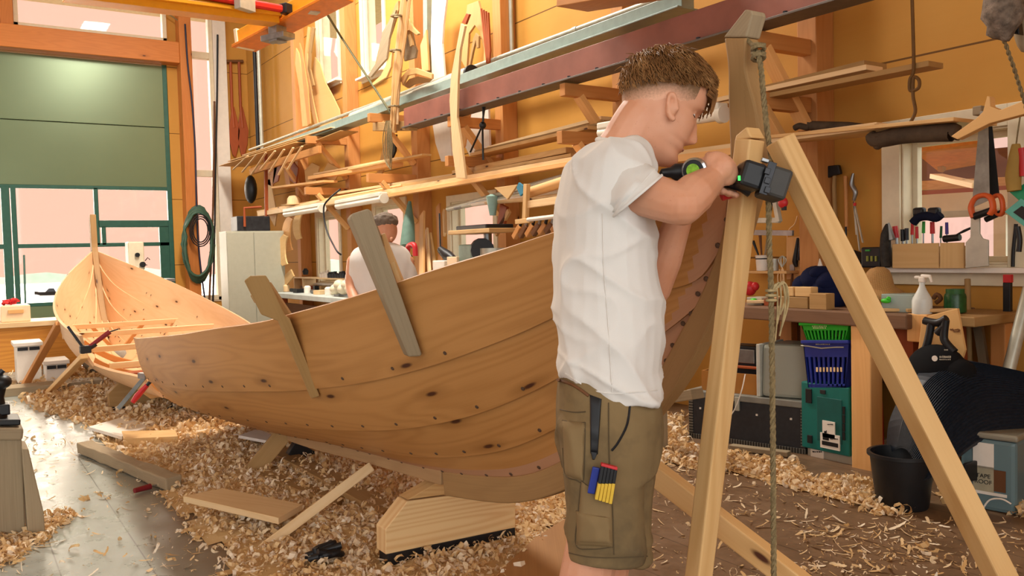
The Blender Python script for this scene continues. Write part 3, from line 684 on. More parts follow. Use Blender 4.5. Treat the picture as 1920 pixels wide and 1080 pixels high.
# limbs as tapering tubes
def limb(pts, rr, seg=14, k=6, flat=1.0, hint=(0, 0, 1)):
    mb = MB(); p = spline(pts, k); r = [lerpl(rr, i / (len(p) - 1)) for i in range(len(p))]; mb.tube(p, r, seg, flat=flat, hint=hint)
    mb.ball(p[0], r[0] * .98, 12, 8); mb.ball(p[-1], r[-1] * .98, 12, 8); return mb
sh = PD(1118, 326, 1.93); el = PD(1280, 386, 1.79); wr = PD(1340, 332, 1.88)
lsh = PD(1165, 345, 2.17); lel = PD(1226, 545, 2.13); lwr = PD(1288, 366, 2.0)
body = [limb([sh, lerp(sh, el, .5) - cu * .004, el], [.058, .051, .043]), limb([el, lerp(el, wr, .35) + cu * .004, wr], [.042, .045, .028]),
        limb([lsh, lel], [.05, .04]), limb([lel, lerp(lel, lwr, .35), lwr], [.041, .042, .026])]
# head: local axes (nodding forward)
hd_c = PD(1243, 196, D0 + .02)
tilt = rad(24); turn = rad(6)
hx = (cr * math.cos(turn) + fw * math.sin(turn)); hz = (cu * math.cos(tilt) + hx * math.sin(tilt)).normalized(); hx = (hx - hz * hx.dot(hz)).normalized(); hy = hz.cross(hx)
HS = 1.02
def hp(x, y, z): return hd_c + (hx * x + hy * y + hz * z) * HS
PF = [(-.135, .048), (-.128, .070), (-.118, .083), (-.108, .086), (-.098, .080), (-.090, .079), (-.083, .085), (-.077, .0845), (-.071, .0815), (-.064, .087), (-.056, .0865), (-.045, .086), (-.03, .086), (-.012, .0865), (.0, .083), (.012, .0885), (.022, .092), (.04, .092), (.06, .087), (.08, .074), (.10, .05), (.112, .02), (.118, -.01)]
PB = [(-.135, -.03), (-.10, -.06), (-.06, -.078), (-.03, -.088), (0, -.098), (.03, -.103), (.06, -.098), (.08, -.085), (.10, -.06), (.112, -.035), (.118, -.012)]
PW = [(-.135, .02), (-.125, .032), (-.11, .045), (-.085, .056), (-.06, .063), (-.03, .068), (0, .071), (.03, .076), (.06, .073), (.08, .062), (.10, .042), (.112, .022), (.118, .004)]
NOSE = [(-.066, 0), (-.06, .008), (-.054, .020), (-.047, .0255), (-.04, .0235), (-.025, .015), (-.01, .008), (.004, .003), (.015, 0)]
hm = MB(); rings = []; n = 56
zz = [-.135 + .253 * i / 90 for i in range(91)]
for z in zz:
    f_, b_, w_ = smoothtab(PF, z), smoothtab(PB, z), smoothtab(PW, z); cx = lerp(b_, f_, .48); ring = []
    for k in range(n):
        t = 2 * math.pi * k / n; ct, st_ = math.cos(t), math.sin(t)
        g = lambda v, e: math.copysign(abs(v) ** e, v)
        x = cx + ((f_ - cx) * g(ct, .92) if ct > 0 else (cx - b_) * g(ct, .95)); y = w_ * g(st_, .92)
        if ct > 0:
            x += interp(NOSE, z) * math.exp(-(y / (.0105 if z > -.05 else .0145)) ** 2)
            x -= .009 * math.exp(-((abs(y) - .031) / .013) ** 2 - ((z - .002) / .011) ** 2)          # eye sockets
            x += .004 * math.exp(-((abs(y) - .03) / .018) ** 2 - ((z - .018) / .007) ** 2)         # brow
            x += .003 * math.exp(-((abs(y) - .04) / .016) ** 2 - ((z + .035) / .016) ** 2)         # cheek bone
        ring.append(hp(x, y, z))
    rings.append(ring)
hm.loft(rings); body.append(hm)
for sgn in (-1, 1): lid = MB(); lid.ball(hp(.0622, sgn * .031, .0028), .0122, 12, 9); body.append(lid)
# neck
body.append(limb([PD(1150, 322, D0 + .03), PD(1178, 265, D0 + .02), hp(-.032, 0, -.055), hp(-.02, 0, -.02)], [.078, .062, .062, .06], 16))
# ears
for sgn in (-1, 1):
    e = MB(); c = hp(.010, sgn * .070, -.022)
    for t0 in range(15):
        t = -1.9 + 4.9 * t0 / 14; q = c + (hx * .94 - hz * .34) * (-.0145 * math.cos(t) * .95 - .002) + (hz * .94 + hx * -.34) * (.027 * math.sin(t) + .002) + hy * sgn * .010; e.ball(q, .0058 if t0 > 3 else .007, 8, 6)
    e.ball(c + hy * sgn * .002, (.015, .012, .022), 10, 8, Matrix((hx, hy, hz)).transposed()); body.append(e)
# right hand closed round the drill handle; left hand on the drill's nose
def finger(pts, r): m_ = MB(); p = spline(pts, 4); m_.tube(p, [r, r * .98, r * .95, r * .8], 9); m_.ball(p[-1], r * .8, 8, 6); m_.ball(p[0], r, 8, 6); return m_
g0, g1 = PD(1336, 327, 1.90), PD(1392, 345, 1.90); ga = (g1 - g0).normalized()
pc = PD(1352, 316, 1.87)
pm = MB(); pm.ball(pc, (.041, .022, .036), 14, 10, Matrix((ga, (fw * .9 - cu * .2).normalized(), cu)).transposed()); body.append(pm)
body.append(limb([wr, pc], [.027, .032]))
for i in range(4):
    b0 = PD(1332 + 13 * i, 292 + 5 * i + (3 if i in (0, 3) else 0), 1.87); r_ = [.0098, .0102, .0098, .0088][i]
    q = lerp(g0, g1, .12 + .22 * i)
    body.append(finger([b0 - cu * .008, b0 + cu * .006 + fw * .012, q + cu * .026 + fw * .03, q + fw * .034 - cu * .006, q + fw * .012 - cu * .028, q - cu * .030 - fw * .006], r_))
body.append(finger([pc - ga * .03 - cu * .012, pc - ga * .045 + cu * .004 + fw * .02, g0 + ga * .012 + fw * .04 - cu * .01, g0 + ga * .035 + fw * .045 - cu * .02], .011))
lc = PD(1296, 350, 2.0); lm = MB(); lm.ball(lc, (.035, .02, .04), 12, 10, Matrix((hx, fw, cu)).transposed()); body.append(lm); body.append(limb([lwr, lc], [.026, .03]))
for i in range(4):
    b0 = PD(1282 + 9 * i, 336, 1.99); body.append(finger([b0, b0 + cu * .012 - fw * .01, b0 + cu * .014 - fw * .04 + cr * .004, b0 - cu * .004 - fw * .06 + cr * .006], .0092))
body.append(finger([lc - cr * .02, lc - cr * .032 + cu * .012, lc - cr * .030 + cu * .022 - fw * .02, lc - cr * .022 + cu * .026 - fw * .035], .0095))
# trunk and legs under the clothes
tr = sil([(300, 1095, 1205, .15), (360, 1065, 1215, .17), (450, 1060, 1205, .16), (600, 1058, 1218, .15), (720, 1062, 1215, .15), (800, 1065, 1205, .15)], D0); body.append(tr)
def leg(dc, off, kn):
    k_ = PD(1128 + off, 1010, dc); an = PD(1075 + off, 1330, dc + .02); an.z = .09
    body.append(limb([PD(1140 + off, 780, dc), PD(1136 + off, 900, dc), k_], [.068, .064, .058])); body.append(limb([k_, lerp(k_, an, .3) - cr * .01, lerp(k_, an, .7), an], [.060, .062, .045, .038]))
    return an
a1 = leg(D0 - .075, -14, 0); a2 = leg(D0 + .10, 18, 0)
merged('body', body, M_skin, man, .0032, 3, .5)
for i, a_ in enumerate((a1, a2)):
    b_ = MB(); t = V((a_.x, a_.y, 0)); s_ = hx.copy(); s_.z = 0; s_.normalize(); l_ = V((0, 0, 1)).cross(s_)
    b_.loft([[t + s_ * x + l_ * w * sy + V((0, 0, z)) for sy, z in ((-1, .003), (1, .003), (1, h * .6), (.6, h), (-.6, h), (-1, h * .6))] for x, w, h in ((-.09, .03, .07), (-.06, .04, .10), (.0, .042, .12), (.08, .048, .07), (.15, .045, .05), (.19, .025, .03))])
    b_.build('shoe', M_dkwood if 0 else plain('boot_brown', '4a3524', .6), man, smooth=60)
# eyes and brows
M_eye = plain('eye_white', 'e8e0d8', .2, var=.02); M_hair = None
for sgn in (-1, 1):
    MB().ball(hp(.0625, sgn * .031, -.001), .0110, 14, 10).build('eye', M_eye, man, smooth=60); MB().tube([hp(.0690, sgn * .020, -.004), hp(.0745, sgn * .031, -.0045), hp(.0665, sgn * .0415, -.004)], .0011, 6).build('eyelash', M_black, man)
def hair_mat():
    t = NT('hair_brown'); co = t.N('ShaderNodeTexCoord').outputs['UV']; n = t.noise(co, 3.0, 3)
    oc = t.N('ShaderNodeTexCoord').outputs['Object']; n2 = t.noise(oc, 30, 3)
    t.setc(t.ramp(t.math('ADD', t.math('MULTIPLY', n, .5), t.math('MULTIPLY', n2, .5)), [(.32, lin('5a3c22')), (.5, lin('8a6038')), (.7, lin('c49a66'))]))
    t.b.inputs['Roughness'].default_value = .6; t.b.inputs['Specular IOR Level'].default_value = .2; return t.mat
M_hair = hair_mat(); 
def fade_mat():
    t = NT('hair_fade'); uv = t.N('ShaderNodeTexCoord'); u = t.N('ShaderNodeSeparateXYZ', {0: uv.outputs['UV']}).outputs[0]; n = t.noise(uv.outputs['Object'], 220, 3)
    f = t.ramp(t.math('ADD', t.math('MULTIPLY', u, 17.0), t.math('MULTIPLY', t.math('SUBTRACT', n, .5), .5)), [(.12, 0.0), (.75, 1.0)])
    t.setc(t.mix(f, lin('dda88a'), lin('7a5a3c'))); t.b.inputs['Roughness'].default_value = .7; return t.mat
M_fade = fade_mat()
# hair: a cap plus tufts
def scalp(th, ph):   # th: azimuth from front, ph: height 0..1 -> point and normal on skull
    z = lerp(-.06, .118, ph); f_, b_, w_ = smoothtab(PF, z), smoothtab(PB, z), smoothtab(PW, z); cx = lerp(b_, f_, .48); ct, st_ = math.cos(th), math.sin(th)
    return V((cx + ((f_ - cx) if ct > 0 else (cx - b_)) * ct, w_ * st_, z))
def toh(v): return hp(v.x, v.y, v.z)
hr = MB()
cap = []
for k in range(17):
    row = []
    for i in range(40):
        th = 2 * math.pi * i / 40; fr_ = max(0, math.cos(th)); lo = .030 + .042 * fr_
        bk = max(0, -math.cos(th)); lo -= .034 * bk
        z = lerp(lo, .1175, k / 16); p = scalp(th, (z + .06) / .178); c = V((-.01, 0, .02)); nrm = (p - c).normalized()
        row.append(toh(p + nrm * (.003 + .009 * min(1, k / 6))))
    cap.append(row)
hr.loft(cap)
RH = random.Random(3)
for i in range(5200):
    th = RH.uniform(-math.pi, math.pi); fr_ = max(0, math.cos(th)); bk = max(0, -math.cos(th))
    lo = .026 + .045 * fr_ - .036 * bk; z = lo + (.118 - lo) * RH.random() ** .8; p = scalp(th, (z + .06) / .178); c = V((-.01, 0, .0)); nrm = (p - c).normalized()
    up_ = (z - lo) / (.118 - lo); L = lerp(.013, .036, min(1, up_ * 1.6)) * RH.uniform(.7, 1.15)
    fwd = V((1, 0, -.25)) * (.9 * fr_ + .45) + V((0, math.sin(th) * .35, -.25 + .1 * up_)); j = V((RH.gauss(0, .16), RH.gauss(0, .16), RH.gauss(0, .10)))
    d_ = (fwd * .75 + j).normalized(); p0 = p + nrm * (.005 + .006 * min(1, up_ * 3))
    q1 = p0 + (nrm * .55 + d_ * .6).normalized() * L * .45; q2 = q1 + (d_ + V((0, 0, -.25)) + nrm * .05).normalized() * L * .6
    hr.tube([toh(p0), toh(q1), toh(q2)], [.0015, .0014, .0004], 4, cap=False)
for i in range(60):      # fringe over the brow
    y = RH.uniform(-.05, .05); p0 = V((.092 - abs(y) * .35, y, RH.uniform(.05, .075))); L = RH.uniform(.03, .05)
    hr.tube([toh(p0), toh(p0 + V((.018, -.002, -.006))), toh(p0 + V((.022, -.006, -.015 - L * .55)))], [.0035, .003, .0008], 4, cap=False)
hr.build('hair', M_hair, man, smooth=70)
fd = MB(); rows = []
for k in range(9):
    row = []
    for i in range(33):
        th = lerp(.95, 2 * math.pi - .95, i / 32); bk = max(0, -math.cos(th)); z = lerp(lerp(-.004, -.062, bk), .052 - .05 * bk, k / 8); p = scalp(th, (z + .06) / .178); row.append(toh(p + (p - V((-.01, 0, .0))).normalized() * (.0005 + .0045 * k / 8)))
    rows.append(row)
fd.loft(rows, closed=False); fd.build('short_hair', M_fade, man, smooth=70)
for sgn in (-1, 1):
    bw = MB(); bw.tube([hp(.094, sgn * .014, .013), hp(.094, sgn * .03, .018), hp(.083, sgn * .046, .015)], [.003, .0042, .002], 6, flat=.7); bw.build('eyebrow', M_hair, man, smooth=60)
MB().tube([hp(.083, .018, -.0795), hp(.0865, .0, -.0788), hp(.083, -.018, -.0795)], [.0015, .0022, .0015], 6).build('mouth', plain('lip', '9c5548', .5), man, smooth=60)
# shirt
def folds(v, n):
    u_, w_, d_ = v.dot(cr), v.z, v.dot(fw)
    warp = mnoise.noise(V((u_ * 4, w_ * 3, d_ * 4))) * .25
    a = mnoise.noise(V((u_ * 9 + warp, w_ * 3.2, d_ * 7))) * .013
    rdg = lambda q: (1 - min(1, abs(mnoise.noise(q)) * 3.2)) ** 2
    b = rdg(V((u_ * 7 + w_ * 4.5 + warp, w_ * 2.2 - u_ * 2, d_ * 5))) * .009 + rdg(V((u_ * 6 - w_ * 7, w_ * 6 + u_ * 5, d_ * 6 + 5))) * .005
    low = max(0, min(1, (1.06 - w_) / .14)); c = low * (rdg(V((u_ * 3.5, w_ * 13 + u_ * 5, d_ * 4 + 9))) * .016 - .004)
    return a + b + c - .004
tors = sil([(268, 1125, 1195, .10), (282, 1092, 1212, .15), (310, 1066, 1222, .175), (350, 1054, 1224, .185), (420, 1044, 1222, .18), (500, 1037, 1226, .175), (580, 1036, 1238, .172), (640, 1041, 1241, .172), (690, 1040, 1240, .175), (722, 1062, 1238, .172), (748, 1095, 1236, .168)], D0)
SR = [((1108, 272), (1076, 385), 1.98, .085), ((1150, 281), (1100, 398), 1.94, .092), ((1197, 303), (1128, 407), 1.89, .088), ((1240, 329), (1147, 408), 1.845, .076)]
def sleeve_rings(shr, n=30):
    out = []
    for k in range(25):
        t_ = k / 24 * 3; i_ = min(int(t_), 2); a_ = t_ - i_; g_ = lambda m: lerp(SR[i_][m], SR[i_ + 1][m], a_); L2_ = lambda m: (lerp(SR[i_][m][0], SR[i_ + 1][m][0], a_), lerp(SR[i_][m][1], SR[i_ + 1][m][1], a_))
        p_, q_, d_, h_ = L2_(0), L2_(1), g_(2), g_(3); A_, B_ = PD(p_[0], p_[1], d_), PD(q_[0], q_[1], d_); c_ = (A_ + B_) / 2; v_ = (A_ - B_) / 2; row = []
        for m in range(n):
            a2 = 2 * math.pi * m / n; w_ = v_ * math.cos(a2) + fw * h_ * math.sin(a2); p3 = c_ + w_ * (1 - shr / w_.length)
            f_ = (mnoise.noise(V((math.cos(a2) * 1.4 + k * .05, math.sin(a2) * 1.4, k * .16))) * .014 + (1 - min(1, abs(mnoise.noise(V((math.cos(a2) * 2 - k * .12, math.sin(a2) * 2, k * .05 + 4)))) * 3)) ** 2 * .008) * min(1, (24 - k) / 6 + .25)
            row.append(p3 + w_.normalized() * f_)
        out.append(row)
    return out
so, si = sleeve_rings(0), sleeve_rings(.004)
slv = MB(); slv.loft(so + list(reversed(si)), cap=False); slv.build('sleeve', M_shirt, man, smooth=70)
hm2 = MB(); hm2.tube(so[-1] + [so[-1][0]], .0032, 6, cap=False); hm2.build('sleeve_hem', M_shirt, man, smooth=60)
hm3 = MB(); hm3.tube(so[-4] + [so[-4][0]], .0012, 5, cap=False); hm3.build('sleeve_stitch', M_shirt, man, smooth=60)
slv2 = MB(); p = spline([PD(1140, 330, 2.10), lsh, lerp(lsh, lel, .4)], 6); slv2.tube(p, [lerpl([.085, .075, .068], i / (len(p) - 1)) for i in range(len(p))], 18)
tshirt = merged('tshirt', [tors, slv2], M_shirt, man, .0055, 5, .5, folds)
# sleeve hem, seam and collar
def ringtube(c, ax_, a, r, hint, n=28, b=None, k=(0, 1)):
    e = ell(c, ax_, a, b or a, hint, n); i0, i1 = int(n * k[0]), int(n * k[1]); m_ = MB(); m_.tube(e[i0:i1] + ([e[0]] if k == (0, 1) else []), r, 6, cap=k != (0, 1)); return m_
nk = MB(); nk.tube(spline([PD(1120, 262, D0 - .03), PD(1150, 266, D0 - .105), PD(1190, 288, D0 - .085), PD(1216, 306, D0 - .0), PD(1200, 285, D0 + .09), PD(1150, 258, D0 + .12), PD(1120, 262, D0 - .03)], 6), .006, 8); nk.build('collar', M_shirt, man, smooth=60)
# shorts
def canvas(v, n):
    u_, w_, d_ = v.dot(cr), v.z, v.dot(fw); rdg = lambda q: (1 - min(1, abs(mnoise.noise(q)) * 3.2)) ** 2
    return mnoise.noise(V((u_ * 8, w_ * 5, d_ * 7))) * .008 + rdg(V((u_ * 6 + w_ * 3, w_ * 4 - u_ * 3, d_ * 5 + 2))) * .006 + rdg(V((u_ * 4, w_ * 14, d_ * 4 + 7))) * .006 * max(0, min(1, (.68 - w_) / .1)) + mnoise.noise(V((v.x * 30, v.y * 30, w_ * 30))) * .0015 - .003
hip = sil([(705, 1046, 1225, .150), (740, 1043, 1234, .165), (800, 1043, 1237, .175), (850, 1047, 1232, .172), (880, 1052, 1228, .165)], D0)
ln = sil([(790, 1045, 1215, .09), (860, 1049, 1212, .092), (930, 1056, 1210, .09), (1000, 1060, 1210, .09), (1048, 1062, 1214, .088)], D0 - .08)
lf = sil([(790, 1075, 1236, .085), (860, 1075, 1229, .088), (930, 1078, 1224, .086), (1000, 1080, 1221, .085), (1050, 1082, 1219, .085)], D0 + .09)
shorts = merged('shorts', [hip, ln, lf], M_short, man, .006, 5, .5, canvas)
# pockets laid on the near leg
from mathutils.bvhtree import BVHTree
def bvh_of(o): w = wloc(o); return BVHTree.FromPolygons([v.co + w for v in o.data.vertices], [tuple(p_.vertices) for p_ in o.data.polygons])
BV = bvh_of(shorts); BVT = bvh_of(tshirt)
def onm(x, y, off, bv=None, fall=1.9):
    r = ray(x, y); h = (bv or BV).ray_cast(CAM, r.normalized())
    p_ = h[0] if h[0] is not None else CAM + r * fall
    return p_ - r.normalized() * off
def patch(px, th, name, mat, bv=None):
    """cloth patch laid over the garment; px are the corners, going round"""
    m_ = MB(); k = 12; (x0, y0), (x1, y1), (x2, y2), (x3, y3) = px; g = []
    for i in range(k + 1):
        g.append([(lerp(lerp(x0, x1, i / k), lerp(x3, x2, i / k), j / k), lerp(lerp(y0, y1, i / k), lerp(y3, y2, i / k), j / k)) for j in range(k + 1)])
    ed = lambda i, j: 1 - .75 * (i in (0, k) or j in (0, k))
    n_ = [m_.add([onm(*g[i][j], th * ed(i, j) * (1 + .5 * mnoise.noise(V((g[i][j][0] * .05, g[i][j][1] * .04, 2)))), bv) for j in range(k + 1)]) for i in range(k + 1)]
    b_ = [m_.add([onm(*g[i][j], -.006, bv) for j in range(k + 1)]) for i in range(k + 1)]
    for i in range(k):
        for j in range(k): m_.face((n_[i] + j, n_[i] + j + 1, n_[i + 1] + j + 1, n_[i + 1] + j))
    for i in range(k):
        m_.face((n_[i], n_[i + 1], b_[i + 1], b_[i])); m_.face((n_[i] + k, b_[i] + k, b_[i + 1] + k, n_[i + 1] + k)); m_.face((n_[0] + i, b_[0] + i, b_[0] + i + 1, n_[0] + i + 1)); m_.face((n_[k] + i, n_[k] + i + 1, b_[k] + i + 1, b_[k] + i))
    return m_.build(name, mat, man, smooth=60)
M_seam = plain('seam_dark', '55462f', .9)
def stitch(px, name='seam', r=.0014, mat=None, bv=None):
    q = spline([V((x, y, 0)) for x, y in px], 6); return MB().tube([onm(p_.x, p_.y, .001, bv) for p_ in q], r, 5).build(name, mat or M_seam, man)
patch([(1054, 788), (1097, 792), (1093, 902), (1060, 890)], .007, 'pocket', M_khaki)
patch([(1090, 902), (1147, 946), (1149, 1026), (1080, 1022)], .008, 'pocket', M_khaki)
patch([(1080, 958), (1146, 968), (1148, 1022), (1082, 1018)], .012, 'pocket', M_khaki)
for px in ([(1054, 788), (1075, 793), (1097, 792)], [(1097, 792), (1096, 850), (1093, 902), (1080, 900), (1060, 890), (1055, 840)], [(1090, 902), (1118, 925), (1147, 946)], [(1080, 958), (1110, 964), (1146, 968)], [(1090, 902), (1084, 960), (1080, 1022), (1110, 1030), (1149, 1026)], [(1050, 768), (1075, 773), (1098, 772)]): stitch(px, 'pocket_seam')
patch([(1106, 740), (1128, 748), (1121, 852), (1107, 850)], .006, 'belt_tail', M_black); patch([(1107, 846), (1121, 848), (1115, 862), (1111, 862)], .006, 'belt_tail_end', M_black)
stitch([(1141, 755), (1142, 850), (1148, 940), (1151, 1040)]); stitch([(1182, 753), (1176, 795), (1160, 828), (1147, 845)], 'pocket_edge', .0026, M_black)
stitch([(1064, 1036), (1100, 1044), (1150, 1046), (1214, 1043)], 'hem_seam')
stitch([(1046, 712), (1075, 722), (1104, 742)], 'waistband', .004, M_dkwood)
stitch([(1130, 400), (1132, 500), (1140, 600), (1148, 735)], 'shirt_seam', .0013, M_shirt, BVT); stitch([(1060, 700), (1105, 728), (1150, 738), (1232, 732)], 'shirt_hem', .0016, M_shirt, BVT)
# folding rule in the thigh pocket (a thing of its own)
fr_ = thing('folding_rule', 'yellow and black wooden folding rule sticking out of the shorts pocket', 'folding rule', PD(1130, 940, D0 - .19))
M_yellow = plain('rule_yellow', 'd9b23a', .5); aa = math.radians(12)
for i in range(5):
    p0, p1, p2 = PD(1118 + 6.5 * i, 935 + 2 * i, D0 - .182), PD(1124 + 6.5 * i, 905, D0 - .187), PD(1130 + 6 * i, 872 + 2 * i, D0 - .19)
    MB().beam(p0, p1, .0068, .014, fw).build('segment', M_yellow, fr_, bev=.001); MB().beam(p1, p2, .0068, .014, fw).build('segment_end', M_black, fr_, bev=.001)
MB().beam(PD(1127, 870, D0 - .19), PD(1157, 878, D0 - .19), .006, .016, fw).build('tip', M_red, fr_, bev=.001)
pn = MB(); pn.beam(PD(1108, 925, D0 - .175), PD(1118, 876, D0 - .18), .016, .008, fw); tag(pn.build('pocket_knife', M_blue, bev=.002), 'dark blue knife handle beside the folding rule in the pocket', 'knife')
# cordless drill
dr_ = thing('cordless_drill', 'black cordless drill with green ring and big battery held at the bow post', 'drill', PD(1400, 360, 1.89))
mo0, mo1 = PD(1330, 316, 1.96), PD(1298, 320, 1.855)
ax_ = (mo1 - mo0).normalized()
MB().lathe([(.001, 0), (.020, 0), (.025, .01), (.025, .07), (.026, .075), (.026, .105), (.023, .115), (.001, .116)], mo0, ax_, 24).build('motor_housing', M_black, dr_, smooth=40)
MB().lathe([(.0235, .10), (.0280, .10), (.0280, .112), (.0235, .116)], mo0, ax_, 24, cap=False).build('ring', plain('chrome', 'b8bcc0', .2, .9), dr_, smooth=40)
MB().lathe([(.001, .113), (.013, .113), (.015, .119), (.001, .1195)], mo0, ax_, 20).build('vent', plain('lime', '7fb52c', .5, var=.3, scale=120), dr_, smooth=40)
MB().lathe([(.012, 0), (.02, .0), (.019, .02), (.012, .03), (.009, .05), (.001, .055)], PD(1282, 322, 1.92), -cr - cu * .05, 14).tube([PD(1262, 324, 1.92), PD(1243, 327, 1.92)], [.008, .006], 8).build('chuck', M_black, dr_, smooth=40)
gr = MB(); gr.tube([g0 - ga * .01, g0 + ga * .04, g1, g1 + ga * .02], [.019, .018, .018, .024], 12); gr.build('grip', M_black, dr_, smooth=50)
B0 = PD(1432, 340, 1.87); Rm = Matrix((ga, (ga.cross(cu)).normalized(), cu - ga * cu.dot(ga))).transposed()
MB().box(B0 - ga * .034, (.050, .076, .060), M=Rm).build('battery_foot', M_black, dr_, bev=.008)
bt = MB(); bt.box(B0 + ga * .022, (.050, .08, .070), M=Rm); bt.build('battery', plain('battery_grey', '3a3733', .55, var=.15), dr_, bev=.007)
cl_ = MB()
for dz in (-.026, -.006, .014): cl_.box(B0 - ga * .006 + cu * dz - fw * .046, (.012, .006, .014), M=Rm)
cl_.box(B0 - ga * .004 - fw * .043, (.018, .004, .076), M=Rm); cl_.build('clip', M_dsteel, dr_, bev=.001)
MB().box(PD(1386, 334, 1.825), (.004, .003, .010)).build('led', plain('led_green', '3cff5a', .4, emit=1.87), dr_)
MB().box(PD(1434, 301, 1.84), (.016, .012, .008), M=Rm).build('belt_hook', M_steel, dr_, bev=.001)
MB().tube([PD(1352, 366, 1.93), PD(1378, 358, 1.93)], .014, 8).build('trigger_guard', M_red, dr_, smooth=50)
# the second man at the workbench
D2 = 7.3
mn2 = thing('person', 'man in white t-shirt bending over the workbench behind the boat', 'person', V((PD(712, 560, D2).x, PD(712, 560, D2).y, 0)))
P = lambda x, y, d=0: PD(x, y, D2 + d)
b2 = [limb([P(662, 490), P(658, 540, -.05), P(672, 575, -.25)], [.055, .045, .04]), limb([P(672, 575, -.25), P(690, 582, -.4)], [.04, .03]), limb([P(765, 490), P(772, 545, -.05), P(750, 575, -.25)], [.055, .045, .04]), limb([P(750, 575, -.25), P(735, 582, -.4)], [.04, .03]),
      limb([P(715, 470), P(722, 435)], [.06, .06])]
h2 = MB(); h2.ball(P(724, 432, -.04), (.078, .1, .12), 16, 12); h2.ball(P(734, 448, -.13), .018, 8, 6); b2.append(h2)
for sx_ in (690, 735):
    for i in range(4): b2.append(finger([PD(sx_, 582, D2 - .4) + V((0, .012 * i, 0)), PD(sx_ + (6 if sx_ < 700 else -6), 586, D2 - .46) + V((0, .012 * i, 0)), PD(sx_ + (8 if sx_ < 700 else -8), 590, D2 - .5) + V((0, .012 * i, 0))], .01))
    b2.append(finger([PD(sx_, 584, D2 - .4), PD(sx_, 588, D2 - .45) - V((.02, 0, 0))], .011))
c2 = P(712, 560)
for sx_ in (-1, 1): b2.append(limb([c2 + rt * .1 * sx_ - V((0, 0, .1)), V((c2.x, c2.y, .5)) + rt * .11 * sx_, V((c2.x, c2.y, .08)) + rt * .12 * sx_], [.09, .065, .045]))
merged('body', b2, M_skin, mn2, .008, 3)
sh2 = sil([(455, 690, 740, .08), (466, 668, 762, .12), (490, 655, 772, .14), (530, 658, 774, .13), (580, 664, 770, .14), (625, 662, 772, .15)], D2); sl2 = limb([P(675, 480), P(660, 525)], [.08, .07]); sl3 = limb([P(752, 480), P(770, 522)], [.08, .07])
merged('tshirt', [sh2, sl2, sl3], M_shirt, mn2, .012, 4, .5, lambda v, n: mnoise.noise(v * 7) * .012)
tb_ = [limb([c2 + rt * .1 * s_ - V((0, 0, .1)), V((c2.x, c2.y, .5)) + rt * .11 * s_, V((c2.x, c2.y, .1)) + rt * .12 * s_], [.11, .085, .07]) for s_ in (-1, 1)]
merged('trousers', tb_, M_short, mn2, .015, 3)
h = MB(); h.ball(P(722, 415, -.03), (.094, .118, .078), 16, 10); h.ball(P(716, 425, .05), (.085, .08, .09), 14, 10); merged('hair', [h], plain('hair_grey', '6f6154', .8, var=.25, scale=90), mn2, .008, 1, .5, lambda v, n: mnoise.noise(v * 40) * .008)
# ------------------------------------------------------------------ far boat
YC2 = 1.55
BT2 = [(-6.6, .50), (-7.4, .66), (-8.3, .75), (-9.3, .74), (-10.2, .62), (-11.0, .42), (-11.7, .17), (-12.1, .02)][::-1]
ZS2 = [(-6.6, .66), (-7.4, .66), (-8.2, .71), (-9, .79), (-9.7, .89), (-10.6, 1.06), (-11.3, 1.22), (-12.1, 1.42)][::-1]
ZK2 = [(-6.6, .17), (-9.5, .17), (-10.8, .22), (-11.5, .42), (-11.9, .85), (-12.1, 1.35)][::-1]
FB2 = [(-12.1, 1), (-11, .95), (-10, .5), (-8.5, 0), (-6.6, 0)]
sec2 = hull_sections(BT2, ZS2, ZK2, MIDS, BOWS, FB2, -12.1, -6.6, 50)
M_hull2 = wood('hull_pale', 'e2b88c', 'd0a070', .5, .5, .4, .15, .8, .1)
fb = thing('wooden_boat', 'unfinished pale clinker boat open inside, standing nearer the big gate', 'boat', (-9, YC2, 0))
for sgn in (-1, 1):
    for i in range(4):
        strake('plank', sec2, sgn, YC2, TS[i] - (.012 if i else 0), TS[i + 1], M_hull2, fb, th=.022, xr=(-12.1, -7.6) if (i == 3 and sgn < 0) else None)
ins = [(q[0], q[1][0][1]) for q in sec2]
mb = MB(); pts = [V((x, YC2, z)) for x, z in ins[::3]] ; pts = list(pts) + [] 
mb.loft([[p + V((0, -.03, -.07)), p + V((0, .03, -.07)), p + V((0, .03, .0)), p + V((0, -.03, .0))] for p in reversed(pts)]); mb.build('keel', M_keel, fb, bev=.004)
sp_ = [V((-11.25, YC2, .36)), V((-11.6, YC2, .62)), V((-11.86, YC2, 1.0)), V((-12.05, YC2, 1.38)), V((-12.08, YC2, 1.62)), V((-12.1, YC2, 1.86))]
mb = MB(); A = spline(sp_, 5); mb.loft([[p + V((.045, -.035, .02)), p + V((.045, .035, .02)), p + V((-.09, .035, -.03)), p + V((-.09, -.035, -.03))] for p in A]); mb.build('stem', M_oak, fb, bev=.006)
def rib(x, w, mat, name='rib', tmax=.9):
    k = min(range(len(sec2)), key=lambda i: abs(sec2[i][0] - x)); s = sec2[k][1]; mb = MB(); n = int(24 * tmax)
    pts = [(y, z) for y, z in s[:n]]; prof = [(-y, z) for y, z in reversed(pts)] + pts[1:]
    rings = []
    for y, z in prof: rings.append([V((x - w / 2, YC2 + y * .97, z + .015)), V((x + w / 2, YC2 + y * .97, z + .015)), V((x + w / 2, YC2 + y * .93, z + .075)), V((x - w / 2, YC2 + y * .93, z + .075))])
    mb.loft(rings); return mb.build(name, mat, fb, bev=.004)
for x, t_ in ((-10.5, .55), (-9.4, .6), (-8.3, .6), (-7.2, .6)): rib(x, .05, M_stud, tmax=t_)
